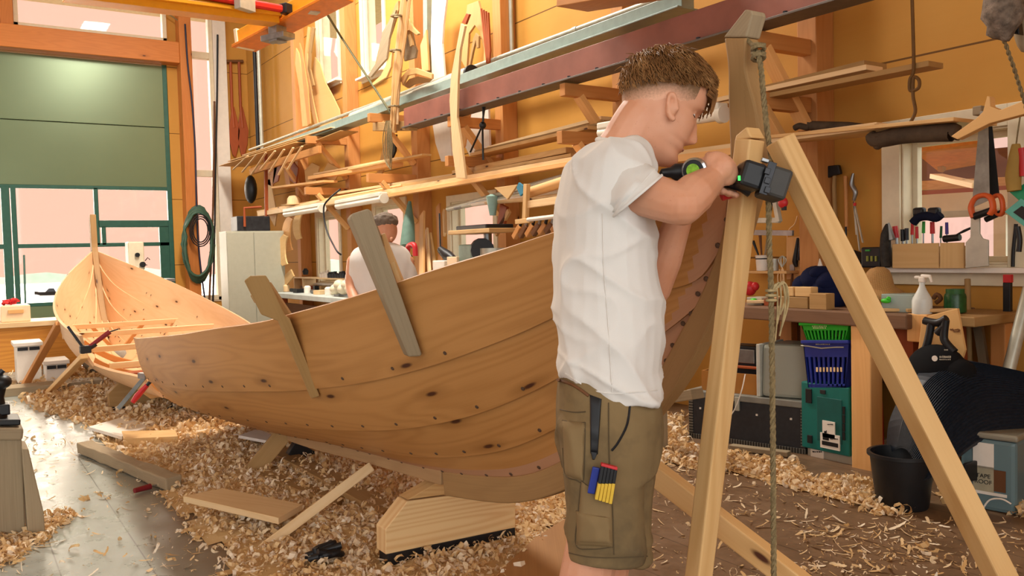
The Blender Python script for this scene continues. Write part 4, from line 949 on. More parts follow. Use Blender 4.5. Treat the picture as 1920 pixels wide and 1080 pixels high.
for x, z, y0_, y1_ in ((-9.9, .60, -.55, .55), (-9.0, .58, -.70, .72), (-8.3, .5, -.62, .1), (-7.6, .42, -.5, .55)):
    MB().box((x, YC2 + (y0_ + y1_) / 2, z), (.05, y1_ - y0_, .05)).build('thwart_batten', M_pale, fb, bev=.004)
for x in (-8.6, -7.9): MB().box((x, YC2, .30), (.16, .9, .04)).build('floor_board', M_redwood, fb, bev=.004)
MB().box((-8.2, YC2 + .2, .34), (.7, .16, .03)).build('floor_board', M_pine, fb, bev=.004)
MB().prism([(-7.1, YC2 - .45, .34), (-7.1, YC2 + .35, .34), (-7.1, YC2 + .3, .24), (-7.1, YC2 - .3, .2)], .12, (1, 0, 0)).build('floor_timber', M_studL, fb, bev=.004)
prop((45, 725), (112, 606), .80, .07, .04, M_stud, 'orange-brown prop leaning under the left side of the boat near the gate, farther one')
prop((88, 740), (158, 668), .86, .06, .04, M_pine, 'pale pine prop leaning under the left side of the boat near the gate, nearer one')
# clamp at the end of the far boat's top plank
fc = thing('bar_clamp', 'dark bar clamp with long handle on the plank end of the boat near the gate', 'clamp', PX(160, 655, -7.62))
MB().tube([PX(152, 662, -7.6), PX(180, 645, -7.6)], .02, 8).build('screw', M_black, fc); MB().box(PX(160, 655, -7.62), (.08, .08, .06)).build('jaw', M_black, fc, bev=.003)
MB().tube([PX(168, 650, -7.6), PX(206, 622, -7.6)], [.016, .02], 8).build('handle', plain('dark_red', '7a1c22', .5), fc, smooth=50)
MB().tube([PX(206, 622, -7.6), PX(222, 617, -7.6)], .006, 6).build('spindle', M_dsteel, fc)
MB().beam(PX(127, 612, -7.62), PX(158, 655, -7.62), .03, .02).build('bar', M_dsteel, fc, bev=.002)
# ------------------------------------------------------------------ things by the gate
def fbox(mb, p0, p1, h, dep, z0=0.0, rnd=None):
    """box on two floor pixels (front bottom edge), height h, depth dep away from the lens"""
    a, b = PZ(*p0, z0), PZ(*p1, z0); d = (b - a); d.z = 0; n = V((-d.y, d.x, 0)).normalized()
    if n.dot(fw) < 0: n = -n
    u_ = V((0, 0, 1)); return mb.hexa([a, b, b + n * dep, a + n * dep, a + u_ * h, b + u_ * h, b + n * dep + u_ * h, a + n * dep + u_ * h])
M_osb = wood('plywood_orange', 'd9943e', 'b9702a', .05, .5, .9, .2, .6)
bx = thing('workbench', 'low orange plywood bench with pale top standing by the gate', 'bench', PZ(60, 700))
XB2 = -11.6
z1 = PX(60, 612, XB2).z; y0, y1 = PX(4, 650, XB2).y - .3, PX(146, 650, XB2).y
MB().box((XB2 - .3, (y0 + y1) / 2, z1 / 2), (.6, y1 - y0, z1)).build('body', M_osb, bx, bev=.005)
MB().box((XB2 - .3, (y0 + y1) / 2 + .02, z1 + .03), (.68, y1 - y0 + .1, .06)).build('bench_top', M_pale, bx, bev=.005)
M_crate = plain('crate_cream', 'efcfa8', .5, var=.04)
ct = thing('storage_crate', 'cream plastic crate with a hand slot on the plywood bench by the gate', 'crate', (XB2 - .25, PX(30, 600, XB2).y, z1 + .06))
ya, yb = PX(2, 590, XB2).y, PX(58, 590, XB2).y; zt = PX(30, 573, XB2).z
MB().box((XB2 - .25, (ya + yb) / 2, (z1 + .06 + zt) / 2), (.42, yb - ya, zt - z1 - .06)).build('crate_body', M_crate, ct, bev=.012)
MB().box((XB2 - .03, (ya + yb) / 2, zt - .07), (.02, .16, .045)).build('hand_slot', M_studL, ct, bev=.004)
o = MB()
for k in range(5): o.tube(spline([V((XB2 - .25 + R.uniform(-.1, .1), ya + .1 + R.uniform(-.1, .15), zt + .01 + R.uniform(0, .06))) for _ in range(4)], 4), .014, 6)
one(o, 'strap', M_red, 'red webbing strap heaped on the cream crate by the gate', 'strap', bev=0, smooth=60)
def stepbox(px, z0, ztop, label, wpx, x):
    ya, yb = PX(px, 690, x).y, PX(px + wpx, 690, x).y; t = thing('step_stool', label, 'stool', (x, (ya + yb) / 2, 0))
    MB().box((x - .2, (ya + yb) / 2, ztop / 2), (.4, yb - ya, ztop - .04)).build('body', M_white, t, bev=.006)
    MB().box((x - .2, (ya + yb) / 2, ztop), (.44, yb - ya + .05, .04)).build('step_top', M_white, t, bev=.006)
    for s_ in (-1, 1): MB().box((x + .021, (ya + yb) / 2 + s_ * (yb - ya) * .24, ztop - .045), (.01, (yb - ya) * .42, .035)).build('grip_strip', M_black, t)
    return t
stepbox(32, 0, PX(60, 645, -10.3).z, 'taller white box step beside the orange plywood bench', 46, -10.3)
stepbox(86, 0, PX(100, 680, -10.0).z, 'lower white box step between the two slanting props', 40, -10.0)
sl = MB(); sl.box((-9.6, PX(75, 715, -9.6).y, .04), (.3, 1.1, .08)); one(sl, 'floor_slab', M_grayw, 'grey plank lying on the floor in front of the white box steps', 'plank')
o = MB(); c = PZ(212, 702); o.ball(c + V((0, 0, .14)), (.24, .3, .16), 16, 10); o = one(o, 'sack', plain('sack_grey', '8d8578', .9, var=.35, scale=6, bump=.6), 'grey bulging sack lying under the boat near the gate', 'sack', bev=0, smooth=60)
for v in o.data.vertices: v.co += v.normal * mnoise.noise(v.co * 7) * .05
# bandsaw
XS_ = -14.6
bs = thing('bandsaw', 'cream bandsaw with black knobs seen against the gate windows', 'bandsaw', (XS_, PX(258, 500, XS_).y, 0))
g = lambda x, y: PX(x, y, XS_)
def vb(mb, x0, y0, x1, y1, dx, x=XS_):
    a, b = PX(x0, y0, x), PX(x1, y1, x); mb.box((x - dx / 2, (a.y + b.y) / 2, (a.z + b.z) / 2), (dx, abs(b.y - a.y), abs(a.z - b.z))); return mb
vb(MB(), 240, 453, 272, 506, .3).build('wheel_housing', M_cream, bs, bev=.02)
c0 = g(248, 505); cb = MB(); cb.box((XS_ - .2, c0.y, (c0.z) / 2), (.3, .28, c0.z)); cb.build('column', M_cream, bs, bev=.02)
MB().box((XS_ - .05, c0.y + .25, .95), (.5, .7, .05)).build('table', M_steel, bs, bev=.005)
for x, y, r in ((257, 478, .035), (267, 496, .045)): MB().lathe([(.001, 0), (r, 0), (r, .05), (.001, .05)], g(x, y), (1, 0, 0), 14).build('knob', M_black, bs, smooth=40)
MB().tube([g(268, 496), g(276, 497)], .008, 6).tube([g(272, 489), g(277, 483), g(281, 487)], .008, 6).build('crank', M_black, bs)
# hose coil, cords and canes by the gate post
XP = XG + .34
h = MB()
for k in range(5):
    pts = [PX(372 + (27 + R.uniform(-4, 3)) * math.cos(t) + R.uniform(-1, 1), 458 + (72 - 3 * k) * math.sin(t) , XP + .03 * k) for t in [i * 2 * math.pi / 26 for i in range(27)]]; h.tube(pts, .026, 8)
one(h, 'hanging_hose', plain('hose_green', '3c5a48', .5), 'thick green hose coiled on the gate post', 'hose', bev=0, smooth=60)
h = MB()
for k in range(3): h.tube([PX(376 + (14 + 3 * k) * math.cos(t), 432 + (22 + 4 * k) * math.sin(t), XP + .16) for t in [i * 2 * math.pi / 20 for i in range(21)]], .012, 6)
one(h, 'hanging_cable', M_black, 'thin black cable coil hanging inside the green hose', 'cable', bev=0, smooth=60)
def cord(px, x, r, mat, label, cat='cord', name='cord'): return one(MB().tube(spline([PX(a, b, x) for a, b in px], 6), r, 7), name, mat, label, cat, bev=0, smooth=60)
cord(((347, 45), (352, 120), (360, 190), (366, 280), (369, 400), (374, 480), (384, 560)), XP + .02, .016, plain('cord_blue', '20223a', .5), 'dark blue cord hanging bowed beside the gate post')
cord(((408, 65), (407, 180), (404, 320), (402, 450), (398, 618)), XG + .1, .018, M_black, 'black pole standing in front of the tall narrow window, nearer the wall', 'pole', 'pole')
cord(((402, 190), (401, 300), (398, 430), (390, 617)), XG + .16, .02, M_dkwood, 'dark wooden pole leaning in front of the tall narrow window, by the black pole', 'pole', 'pole')
cord(((309, 22), (330, 36), (350, 52)), XG + .2, .012, M_rope, 'short rope slung from the glazing to the gate post', 'rope', 'rope')
def paddle(px, label):
    t = thing('hanging_paddle', label, 'paddle', PX(px + 8, 290, XG + .05))
    w = lambda a, b: PX(px + a, b, XG + .06)
    MB().tube([w(2, 116), w(5, 200), w(9, 240)], .028, 8).build('shaft', M_redwood, t, smooth=50)
    MB().prism([w(5, 200), w(9, 200), w(20, 245), w(18, 270), w(12, 296), w(6, 290), (w(-1, 260)), w(0, 235)], .03, (1, 0, 0)).build('blade', M_redwood, t, bev=.01)
    MB().tube([w(-6, 115), w(10, 115)], .03, 8).build('grip', M_dkwood, t, smooth=50)
paddle(430, 'left wooden paddle hanging with its twin on the orange wall by the gate'); paddle(446, 'right wooden paddle of the pair hanging on the orange wall by the gate')
# crane rails overhead
M_crane = plain('crane_yellow', 'e39a1c', .4, var=.05); M_crred = plain('crane_red', 'c9281c', .35, var=.06)
cn = thing('crane_beam', 'yellow crane beam with red busbar under the ceiling', 'crane', PD(300, -20, 8.0))
a, b = PD(120, -18, 7.4), PD(516, 32, 8.6)
MB().beam(a, b, .2, .16).build('beam', M_crane, cn, bev=.006)
MB().beam(a - V((0, 0, .0)) + cu * .0, b, .3, .035).build('flange', M_crane, cn, bev=.004)
up_ = V((0, 0, .13)); MB().beam(a + up_ - fw * .15, PD(532, 18, 8.5), .075, .075).build('busbar', M_crred, cn, bev=.02)
MB().box(PD(536, 17, 8.5), (.1, .1, .1), rz=.5).build('end_cap', M_black, cn, bev=.01)
MB().box(PD(459, 4, 8.2), (.08, .2, .16), rz=.5).build('clip', M_zinc, cn, bev=.004)
rl = thing('crane_rail', 'yellow end rail crossing under the crane beam near the wall', 'rail', PD(520, 50, 8.9))
a, b = PD(456, 76, 9.2), PD(640, -22, 8.2)
MB().beam(a, b, .2, .16).build('beam', M_crane, rl, bev=.006); MB().beam(a - V((0, 0, .085)), b - V((0, 0, .085)), .3, .03).build('flange', plain('crane_orange', 'd9781c', .4), rl, bev=.004)
MB().beam(a, lerp(a, b, .03), .22, .20).build('end_plate', M_cream, rl, bev=.004)
tr_ = MB(); c = PD(520, 48, 8.7); tr_.box(c, (.12, .14, .34), rz=.4).box(c - V((0, 0, .12)), (.34, .16, .06), rz=.4).box(c + V((0, 0, .1)), (.22, .2, .05), rz=.4); tr_.build('trolley', M_steel, rl, bev=.006)
MB().box(PD(588, 14, 8.45), (.1, .1, .12)).build('stop', M_zinc, rl, bev=.004)
# grey cabinet and metal box
XC = -12.9
cb = thing('cabinet', 'grey two-door metal cabinet at the end of the workbench', 'cabinet', (XC, PX(480, 500, XC).y, 0))
M_cab = plain('cabinet_grey', 'a8a592', .45, var=.04)
ya, ym, yb = PX(427, 500, XC).y, PX(478, 500, XC).y, PX(535, 500, XC).y; zt = PX(480, 433, XC).z
MB().box((XC - .22, (ya + yb) / 2, zt / 2), (.40, yb - ya, zt)).build('body', M_cab, cb, bev=.006)
for u, v_ in ((ya, ym), (ym, yb)):
    d_ = MB().box((XC - .01, (u + v_) / 2, zt / 2 + .03), (.02, v_ - u - .012, zt - .1)).build('door', M_cab, cb, bev=.004)
    MB().box((XC + .01, ym + (-.05 if u == ya else .05), zt * .55), (.02, .02, .1)).build('handle', M_dsteel, d_, bev=.003)
mbx = thing('metal_box', 'dented grey metal box with a bar on top of the cabinet', 'box', (XC - .2, PX(476, 425, XC).y, zt))
ya, yb = PX(446, 425, XC).y, PX(508, 425, XC).y; z2 = PX(470, 405, XC).z
MB().box((XC - .2, (ya + yb) / 2, (zt + z2) / 2), (.34, yb - ya, z2 - zt)).build('box_body', M_dsteel, mbx, bev=.01)
MB().tube([PX(459, 425, XC), PX(458, 390, XC), PX(490, 388, XC)], .02, 8).build('bar', M_redwood, mbx)
# left foreground: weathered stand with a black vise
st_ = thing('stand', 'grey weathered wooden stand in the left foreground', 'stand', PZ(30, 1003))
f0 = PZ(46, 1003); XF = f0.x
q = lambda x, y, dx=0: PX(x, y, XF + dx)
MB().prism([q(-60, 985), q(47, 1002), q(40, 822), q(-60, 810)], .05, (1, 0, 0)).build('front_board', M_grayw, st_, bev=.005)
MB().prism([q(50, 1002, -.03), q(81, 992, -.03), q(78, 950, -.03), q(50, 834, -.03), q(38, 834, -.03)], .22, (1, 0, 0)).build('side_board', M_grayw, st_, bev=.005)
MB().beam(q(-60, 806, -.08), q(40, 806, -.08), .26, .055).build('cap', M_grayw, st_, bev=.01)
vs = thing('vise', 'black iron vise standing on the grey wooden stand', 'vise', q(0, 796, -.08))
MB().beam(q(-40, 787, -.08), q(36, 786, -.08), .2, .028).build('base', M_black, vs, bev=.006)
MB().tube([q(-12, 785, -.08), q(-6, 745, -.08), q(-8, 715, -.08)], [.06, .03, .05], 12).build('pillar', M_black, vs, smooth=50)
MB().box(q(2, 767, -.08), (.09, .07, .05)).build('jaw', M_black, vs, bev=.006); MB().ball(q(2, 716, -.05), (.05, .045, .035), 12, 8).build('screw_head', M_black, vs, smooth=60)
MB().tube([q(-4, 704, -.05), q(6, 694, -.05)], .012, 8).build('handle', M_dsteel, vs)
o = MB(); o.beam(PZ(-60, 735), PZ(30, 735), .5, .02); one(o, 'floor_panel', M_white, 'pale sheet lying on the floor behind the vise', 'sheet')

for k in range(44):
    t_ = R.choice([.2, .42, .42, .68, .68, .55, .85]); x_ = R.uniform(-11.2, -7.8); i_ = min(range(len(sec2)), key=lambda q: abs(sec2[q][0] - x_)); s_ = sec2[i_][1]; j_ = int(t_ * 23)
    o_ = proto.copy(); COL.objects.link(o_); o_.parent = fb; o_.scale = (1.4, 1.4, 1.4); p_ = V((sec2[i_][0], YC2 + s_[j_][0] - .018, s_[j_][1] + .008)); o_.location = p_ - V(fb.location); nn_ = V((0, -(s_[j_ + 1][1] - s_[j_][1]), s_[j_ + 1][0] - s_[j_][0])).normalized(); o_.rotation_euler = V((0, -1, 0)).rotation_difference(nn_).to_euler()
# ------------------------------------------------------------------ the long wall: shelves, beams, hangings
def wb(p0, p1, Y, w, t, name, mat, label, cat, group=None, Y1=None, bev=.003):
    return one(MB().beam(PY(*p0, Y), PY(*p1, Y1 or Y), w, t), name, mat, label, cat, group, bev)
def wp(px, Y, th, name, mat, label, cat, group=None, bev=.003):
    return one(MB().prism([PY(x, y, Y) for x, y in px], th, (0, 1, 0)), name, mat, label, cat, group, bev)
ZA = lambda *L: [(640 + x / 3.176, y / 3.176) for x, y in L]
# brackets on the posts
where = ['second post from the gate', 'third post from the gate', 'fourth post from the gate', 'post behind the young man', 'post left of the right-hand window']
def zline(p0, p1, Y, x): a, b = PY(*p0, Y), PY(*p1, Y); return a.z + (b.z - a.z) * (x - a.x) / (b.x - a.x)
for i, x in enumerate(POST[1:]):
    zb = (zline((768, 222), (1640, -50), 4.22, x) - .175) if x > -8.6 else (zline((500, 284), (1290, 0), 4.38, x) - .125)
    for lv, z, L, nm in ((0, zb, .58, 'upper'), (1, 2.17, .62, 'lower')):
        t = thing('shelf_bracket', '%s timber shelf bracket on the %s' % (nm, where[i]), 'bracket', (x, YW - .18, z - .5))
        MB().box((x, YW - .18 - L / 2, z), (.07, L, .10)).build('arm', M_stud, t, bev=.004)
        MB().beam((x, YW - .19, z - .52), (x, YW - .18 - L * .72, z - .04), .05, .09, (1, 0, 0)).build('diagonal', M_studL, t, bev=.004)
# pipes, duct, track, red beam
def pipe(p0, p1, Y, r, name, mat, label, cat, clips=()):
    a, b = PY(*p0, Y), PY(*p1, Y); t = thing(name, label, cat, lerp(a, b, .5)); MB().tube([a, b], r, 12).build('tube', mat, t, smooth=50)
    for c in clips: p = lerp(a, b, c); MB().lathe([(r * .9, -.03), (r * 1.25, -.03), (r * 1.25, .03), (r * .9, .03)], p, b - a, 12).build('coupling', mat, t, smooth=40)
pipe((468, 281), (1240, -4), 4.62, .022, 'mounted_conduit', M_zinc, 'upper grey conduit pipe running the length of the wall', 'pipe', (.25, .45, .72, .9))
pipe((895, 139), (1275, 3), 4.45, .016, 'mounted_conduit', M_zinc, 'thin conduit pipe just above the red steel beam', 'pipe', (.2, .55))
pipe((496, 282), (665, 224), 4.5, .016, 'mounted_conduit', M_zinc, 'thin conduit pipe above the teal track, gate end', 'pipe', (.4,))
M_duct = plain('duct_cloth', 'aaa695', .8, var=.15, scale=12, bump=.3)
t = thing('duct', 'grey wrapped duct length with an open black end above the track', 'duct', PY(820, 160, 4.42))
a, b = PY(752, 192, 4.42), PY(884, 138, 4.42); MB().tube([a, b], .075, 16).build('tube', M_duct, t, smooth=50)
d_ = (b - a).normalized(); MB().tube([b - d_ * .02, b + d_ * .02], .085, 16).build('open_end', M_black, t, smooth=50)
t = thing('duct', 'grey wrapped duct length nearer the gate, end hidden by the lath bundle', 'duct', PY(700, 205, 4.5))
MB().tube([PY(662, 221, 4.5), PY(742, 190, 4.5)], .07, 16).build('tube', M_duct, t, smooth=50)
M_teal = plain('track_teal', '8d9f98', .4, .1, .1)
t = thing('steel_track', 'pale teal steel track fixed along the wall above the red beam', 'track', PY(800, 190, 4.4))
a, b = PY(500, 284, 4.38), PY(1290, 0, 4.38); MB().beam(a, b, .12, .10).build('web', M_teal, t, bev=.004); MB().beam(a - V((0, 0, .055)), b - V((0, 0, .055)), .2, .012).build('flange', M_teal, t, bev=.002)
M_rbeam = plain('beam_red', '8a5446', .55, .0, .2, 3, bump=.1)
t = thing('steel_beam', 'dusty red steel beam resting on the upper brackets', 'beam', PY(1120, 95, 4.22))
a, b = PY(768, 222, 4.22), PY(1640, -50, 4.22); MB().beam(a, b, .14, .20).build('box_beam', M_rbeam, t, bev=.004)
MB().beam(a - V((0, 0, .105)), b - V((0, 0, .105)), .2, .014).build('flange', plain('beam_grey', '6d6660', .5, .4), t, bev=.002)
for k in range(16):
    p = lerp(a, b, (k + .5) / 16); MB().lathe([(.001, 0), (.014, 0), (.014, .012), (.001, .012)], p + V((0, -.085, -.098)), (0, 0, 1), 8).build('bolt', M_dsteel, t)
# scrap rack in the corner by the gate
for k, (p0, p1, w, mat, lb) in enumerate((((436, 312), (585, 268), .5, M_templ, 'wide thin sheet on the corner rack, lowest of the pile'), ((448, 303), (600, 258), .4, M_ply, 'thin plywood sheet on the corner rack lying on a wider sheet'), ((470, 292), (640, 240), .3, M_pale, 'long pale strip on the corner rack, topmost of the pile'), ((560, 283), (655, 246), .25, M_brace, 'short brown sheet at the right end of the corner rack'))):
    wb(p0, p1, 4.45 - .02 * k, w, .012, 'thin_sheet', mat, lb, 'sheet')
for k in range(7):
    x = 437 + 17 * k; wb((x, 318 + (k % 3) * 5), (x + 28, 292 - k * 3), 4.22 - .01 * k, .03, .015, 'hanging_lath', M_pale, 'thin lath poking out under the corner rack sheets', 'lath', 'laths under the corner rack')
t = thing('rack_post', 'dark timber frame carrying the corner scrap rack', 'rack', PY(520, 330, 4.4))
MB().beam(PY(470, 322, 4.25), PY(600, 280, 4.25), .05, .10).build('rail', M_stud, t, bev=.004); MB().beam(PY(500, 440, 4.3), PY(498, 285, 4.3), .05, .05, (0, 1, 0)).build('upright', M_redwood, t, bev=.004)
MB().beam(PY(535, 310, 4.3), PY(572, 365, 4.7), .05, .09, (1, 0, 0)).build('diagonal', M_studL, t, bev=.004)
tmp = [[(497, 340), (507, 335), (520, 400), (516, 425), (500, 395)], [(515, 315), (530, 300), (522, 340), (512, 345)], [(505, 300), (522, 310), (512, 350), (500, 345)], [(548, 300), (560, 315), (556, 345), (543, 338)], [(572, 320), (586, 305), (600, 312), (592, 345), (575, 352)], [(602, 330), (616, 305), (640, 318), (628, 340)], [(532, 312), (540, 308), (546, 350), (538, 352)]]
lb = ['tall pale plywood template hanging below the corner rack', 'small curved offcut hanging high below the corner rack', 'narrow reddish offcut hanging below the corner rack', 'dark little template between the rack diagonal and the post', 'pale rounded template right of the rack diagonal', 'flat pale template hanging nearest the second post', 'slim lath template in the shadow of the corner rack']
for p, l, m_ in zip(tmp, lb, (M_ply, M_redwood, M_stud, M_redwood, M_templ, M_templ, M_stud)): wp(p, 4.5, .02, 'hanging_template', m_, l, 'template')
o = MB(); o.ball(PY(470, 355, 4.5), (.2, .1, .25), 14, 10); one(o, 'hanging_bag', M_black, 'black bag hanging in the corner under the rack', 'bag', bev=0, smooth=60)
for k, (cx, cy, rr) in enumerate(((540, 440, 34), (556, 425, 26), (530, 470, 30))):
    pts = [(cx + 8 - rr * .55 * math.sin(t) , cy + rr * 1.1 * math.cos(t) * -1) for t in [.4 + i * .28 for i in range(9)]]; inn = [(cx + 14 - rr * .3 * math.sin(t), cy - rr * .95 * math.cos(t)) for t in [.4 + i * .28 for i in range(9)]]
    wp(pts + inn[::-1], 4.35 - .05 * k, .02, 'hanging_template', M_ply if k else M_studL, ['largest curved yellow template hanging right of the cabinet', 'smaller curved template overlapping the largest beside the cabinet', 'low curved template hanging against the cabinet side'][k], 'template')
wp([(510, 540), (546, 505), (552, 518), (520, 556)], 4.3, .02, 'offcut_board', M_pine, 'slanting pine offcut leaning between cabinet and workbench', 'board')
# shelf boards, second level
L2 = [((587, 334), (745, 308), 4.5, .16, .05, M_studL, 'thick board on the lower brackets between second and third posts'), ((600, 327), (760, 297), 4.55, .2, .025, M_pale, 'thin pale board lying on a thicker one near the third post'), ((660, 318), (800, 290), 4.42, .12, .02, M_pine, 'narrow strip sticking past the third post'),
      ((520, 352), (620, 340), 4.4, .2, .03, M_studL, 'short board on the rack just above the long lower shelf'), ((897, 291), (1120, 240), 4.45, .2, .03, M_pine, 'pine board on the lower bracket of the fourth post'), ((905, 286), (1150, 230), 4.55, .2, .03, M_brace, 'brown board behind the pine board on the fourth post bracket'), ((925, 278), (1140, 222), 4.6, .15, .03, M_pale, 'pale board topmost behind the young man on the fourth post bracket'),
      ((1330, 195), (1640, 128), 4.45, .16, .03, M_pale, 'pale board on the lower bracket left of the window, topmost'), ((1420, 178), (1642, 124), 4.55, .22, .05, M_brace, 'broad brown board end above the pale boards near the right wall'), ((1430, 185), (1755, 121), 4.38, .14, .03, M_brace, 'brown board reaching farthest right above the window'), ((1340, 200), (1560, 158), 4.4, .12, .02, M_pine, 'thin pine board under the others on the right lower bracket')]
for p0, p1, Y, w, th, mt, l in L2: wb(p0, p1, Y, w, th, 'shelf_board', mt, l, 'board')
# long low shelf
L3 = [((488, 402), (1120, 296), 4.35, .10, .07, M_pale, 'long pale shelf plank forming the front edge of the lower shelf'), ((500, 397), (1100, 292), 4.55, .34, .03, M_pine, 'broad pine plank lying at the back of the long lower shelf'), ((700, 372), (1110, 300), 4.28, .06, .04, M_studL, 'narrow batten fixed under the front of the long lower shelf'),
      ((560, 385), (760, 347), 4.42, .12, .02, M_pale, 'loose pale strip on the long lower shelf near the gate'), ((640, 362), (880, 325), 4.46, .12, .03, M_pale, 'loose pale board lying mid-way on the long lower shelf'), ((860, 325), (1075, 282), 4.48, .16, .05, M_pine, 'thick board on the long lower shelf nearest the young man'),
      ((1245, 292), (1650, 238), 4.3, .10, .03, M_pale, 'pale shelf board passing behind the bow post'), ((1400, 268), (1655, 236), 4.4, .12, .035, M_pale, 'pale board end lying over the shelf right of the bow post'), ((1455, 262), (1830, 228), 4.44, .42, .02, M_pine, 'thin board continuing along the top of the right window'), ((1250, 305), (1400, 285), 4.4, .3, .05, M_studL, 'deep shelf plank behind the drill')]
for p0, p1, Y, w, th, mt, l in L3: wb(p0, p1, Y, w, th, 'shelf_board', mt, l, 'board')
# crooked grown timber and the pale knee on the right
M_bark = plain('bark_dark', '4a3a2a', .8, var=.3, scale=12, bump=.5)
o = MB(); o.tube(spline([PY(1632, 252, 4.32), PY(1645, 262, 4.32), PY(1700, 252, 4.32), PY(1780, 248, 4.32), PY(1786, 251, 4.32)], 5), [.03, .045, .05, .05, .045], 10).tube(spline([PY(1652, 256, 4.32), PY(1648, 272, 4.32), PY(1640, 274, 4.32)], 4), [.05, .025, .015], 8)
one(o, 'shelf_timber', M_bark, 'dark crooked branch of timber on the shelf above the right window', 'timber', bev=0, smooth=60)
wp([(1788, 256), (1836, 222), (1848, 210), (1856, 180), (1861, 183), (1862, 200), (1880, 207), (1935, 185), (1935, 212), (1860, 232), (1800, 262)], 4.2, .05, 'hanging_knee', M_templ, 'pale Y-shaped timber knee hanging at the top of the right window', 'timber')
o = MB(); o.tube(spline([PY(1490, 240, 4.5), PY(1500, 236, 4.5), PY(1515, 239, 4.5), PY(1519, 230, 4.5)], 5), .02, 7).tube([PY(1522, 236, 4.5), PY(1590, 238, 4.5), PY(1655, 246, 4.5)], .03, 8); one(o, 'branch', M_bark, 'dark bent branch lying behind the pale shelf boards', 'timber', bev=0, smooth=60)
# wire loop and rope at the right
o = MB(); o.tube(spline([PY(1710, -10, 4.3), PY(1712, 60, 4.3), PY(1713, 130, 4.3), PY(1706, 150, 4.3), PY(1707, 170, 4.3), PY(1722, 165, 4.3), PY(1723, 150, 4.3), PY(1713, 146, 4.3), PY(1712, 180, 4.3), PY(1716, 210, 4.3), PY(1703, 236, 4.3)], 6), .009, 6)
one(o, 'hanging_wire', plain('wire_brown', '6a4a22', .7), 'brown wire with a loop hanging above the right window', 'wire', bev=0, smooth=60)
# hanging templates on the wall, near the gate
wp([(591, 107), (600, 118), (611, 155), (622, 175), (637, 206), (640, 226), (598, 240), (592, 205), (583, 142)], 4.75, .015, 'hanging_template', M_templ, 'broad sail-shaped plywood template leaning under the pale window', 'template')
for k, (pts, l, mt) in enumerate((([(578, 50), (583, 52), (577, 100), (578, 130), (588, 190), (598, 236), (592, 238), (580, 190), (572, 130), (573, 95)], 'bent pale strip leaning beside the sail-shaped template', M_templ), ([(586, 50), (591, 53), (584, 100), (583, 130), (590, 160), (586, 162), (578, 130), (580, 95)], 'short dark-edged bent strip behind the bent pale strip', M_brace), ([(556, 90), (561, 100), (572, 165), (578, 236), (568, 238), (562, 165), (554, 120)], 'pointed reddish board leaning against the first post', M_studL), ([(562, 80), (567, 95), (578, 165), (583, 232), (578, 236), (570, 165)], 'slim board leaning right of the pointed reddish board', M_stud))):
    wp(pts, 4.72 - .05 * k, .02, 'hanging_template', mt, l, 'template')
# lath bundle with ribs, coat of templates
t = thing('lath_bundle', 'tall bundle of laths tied upright in front of the third post', 'bundle', PY(742, 255, 4.2))
rb = random.Random(5)
for k in range(9):
    x0, x1 = 748 + rb.uniform(-6, 10), 736 + rb.uniform(-10, 10); m_ = MB(); m_.tube(spline([PY(x0 + 14, -8, 4.25 - .012 * k), PY(x0 + 4, 80, 4.25 - .012 * k), PY((x0 + x1) / 2 + rb.uniform(-3, 3), 150, 4.22 - .012 * k), PY(x1, 230 + rb.uniform(0, 20), 4.2 - .012 * k)], 4), rb.uniform(.014, .03), 4); m_.build('lath', rb.choice([M_pale, M_pine, M_templ]), t)
o = MB()
for yy in (30, 95, 200): o.tube([PY(744 - yy * .03 + 10 * math.cos(a_), yy + 2 * math.sin(a_), 4.16 + .09 * math.sin(a_)) for a_ in [i * .7 for i in range(10)]], .012, 5)
o.build('binding', M_rope, t)
rb_ = ZA
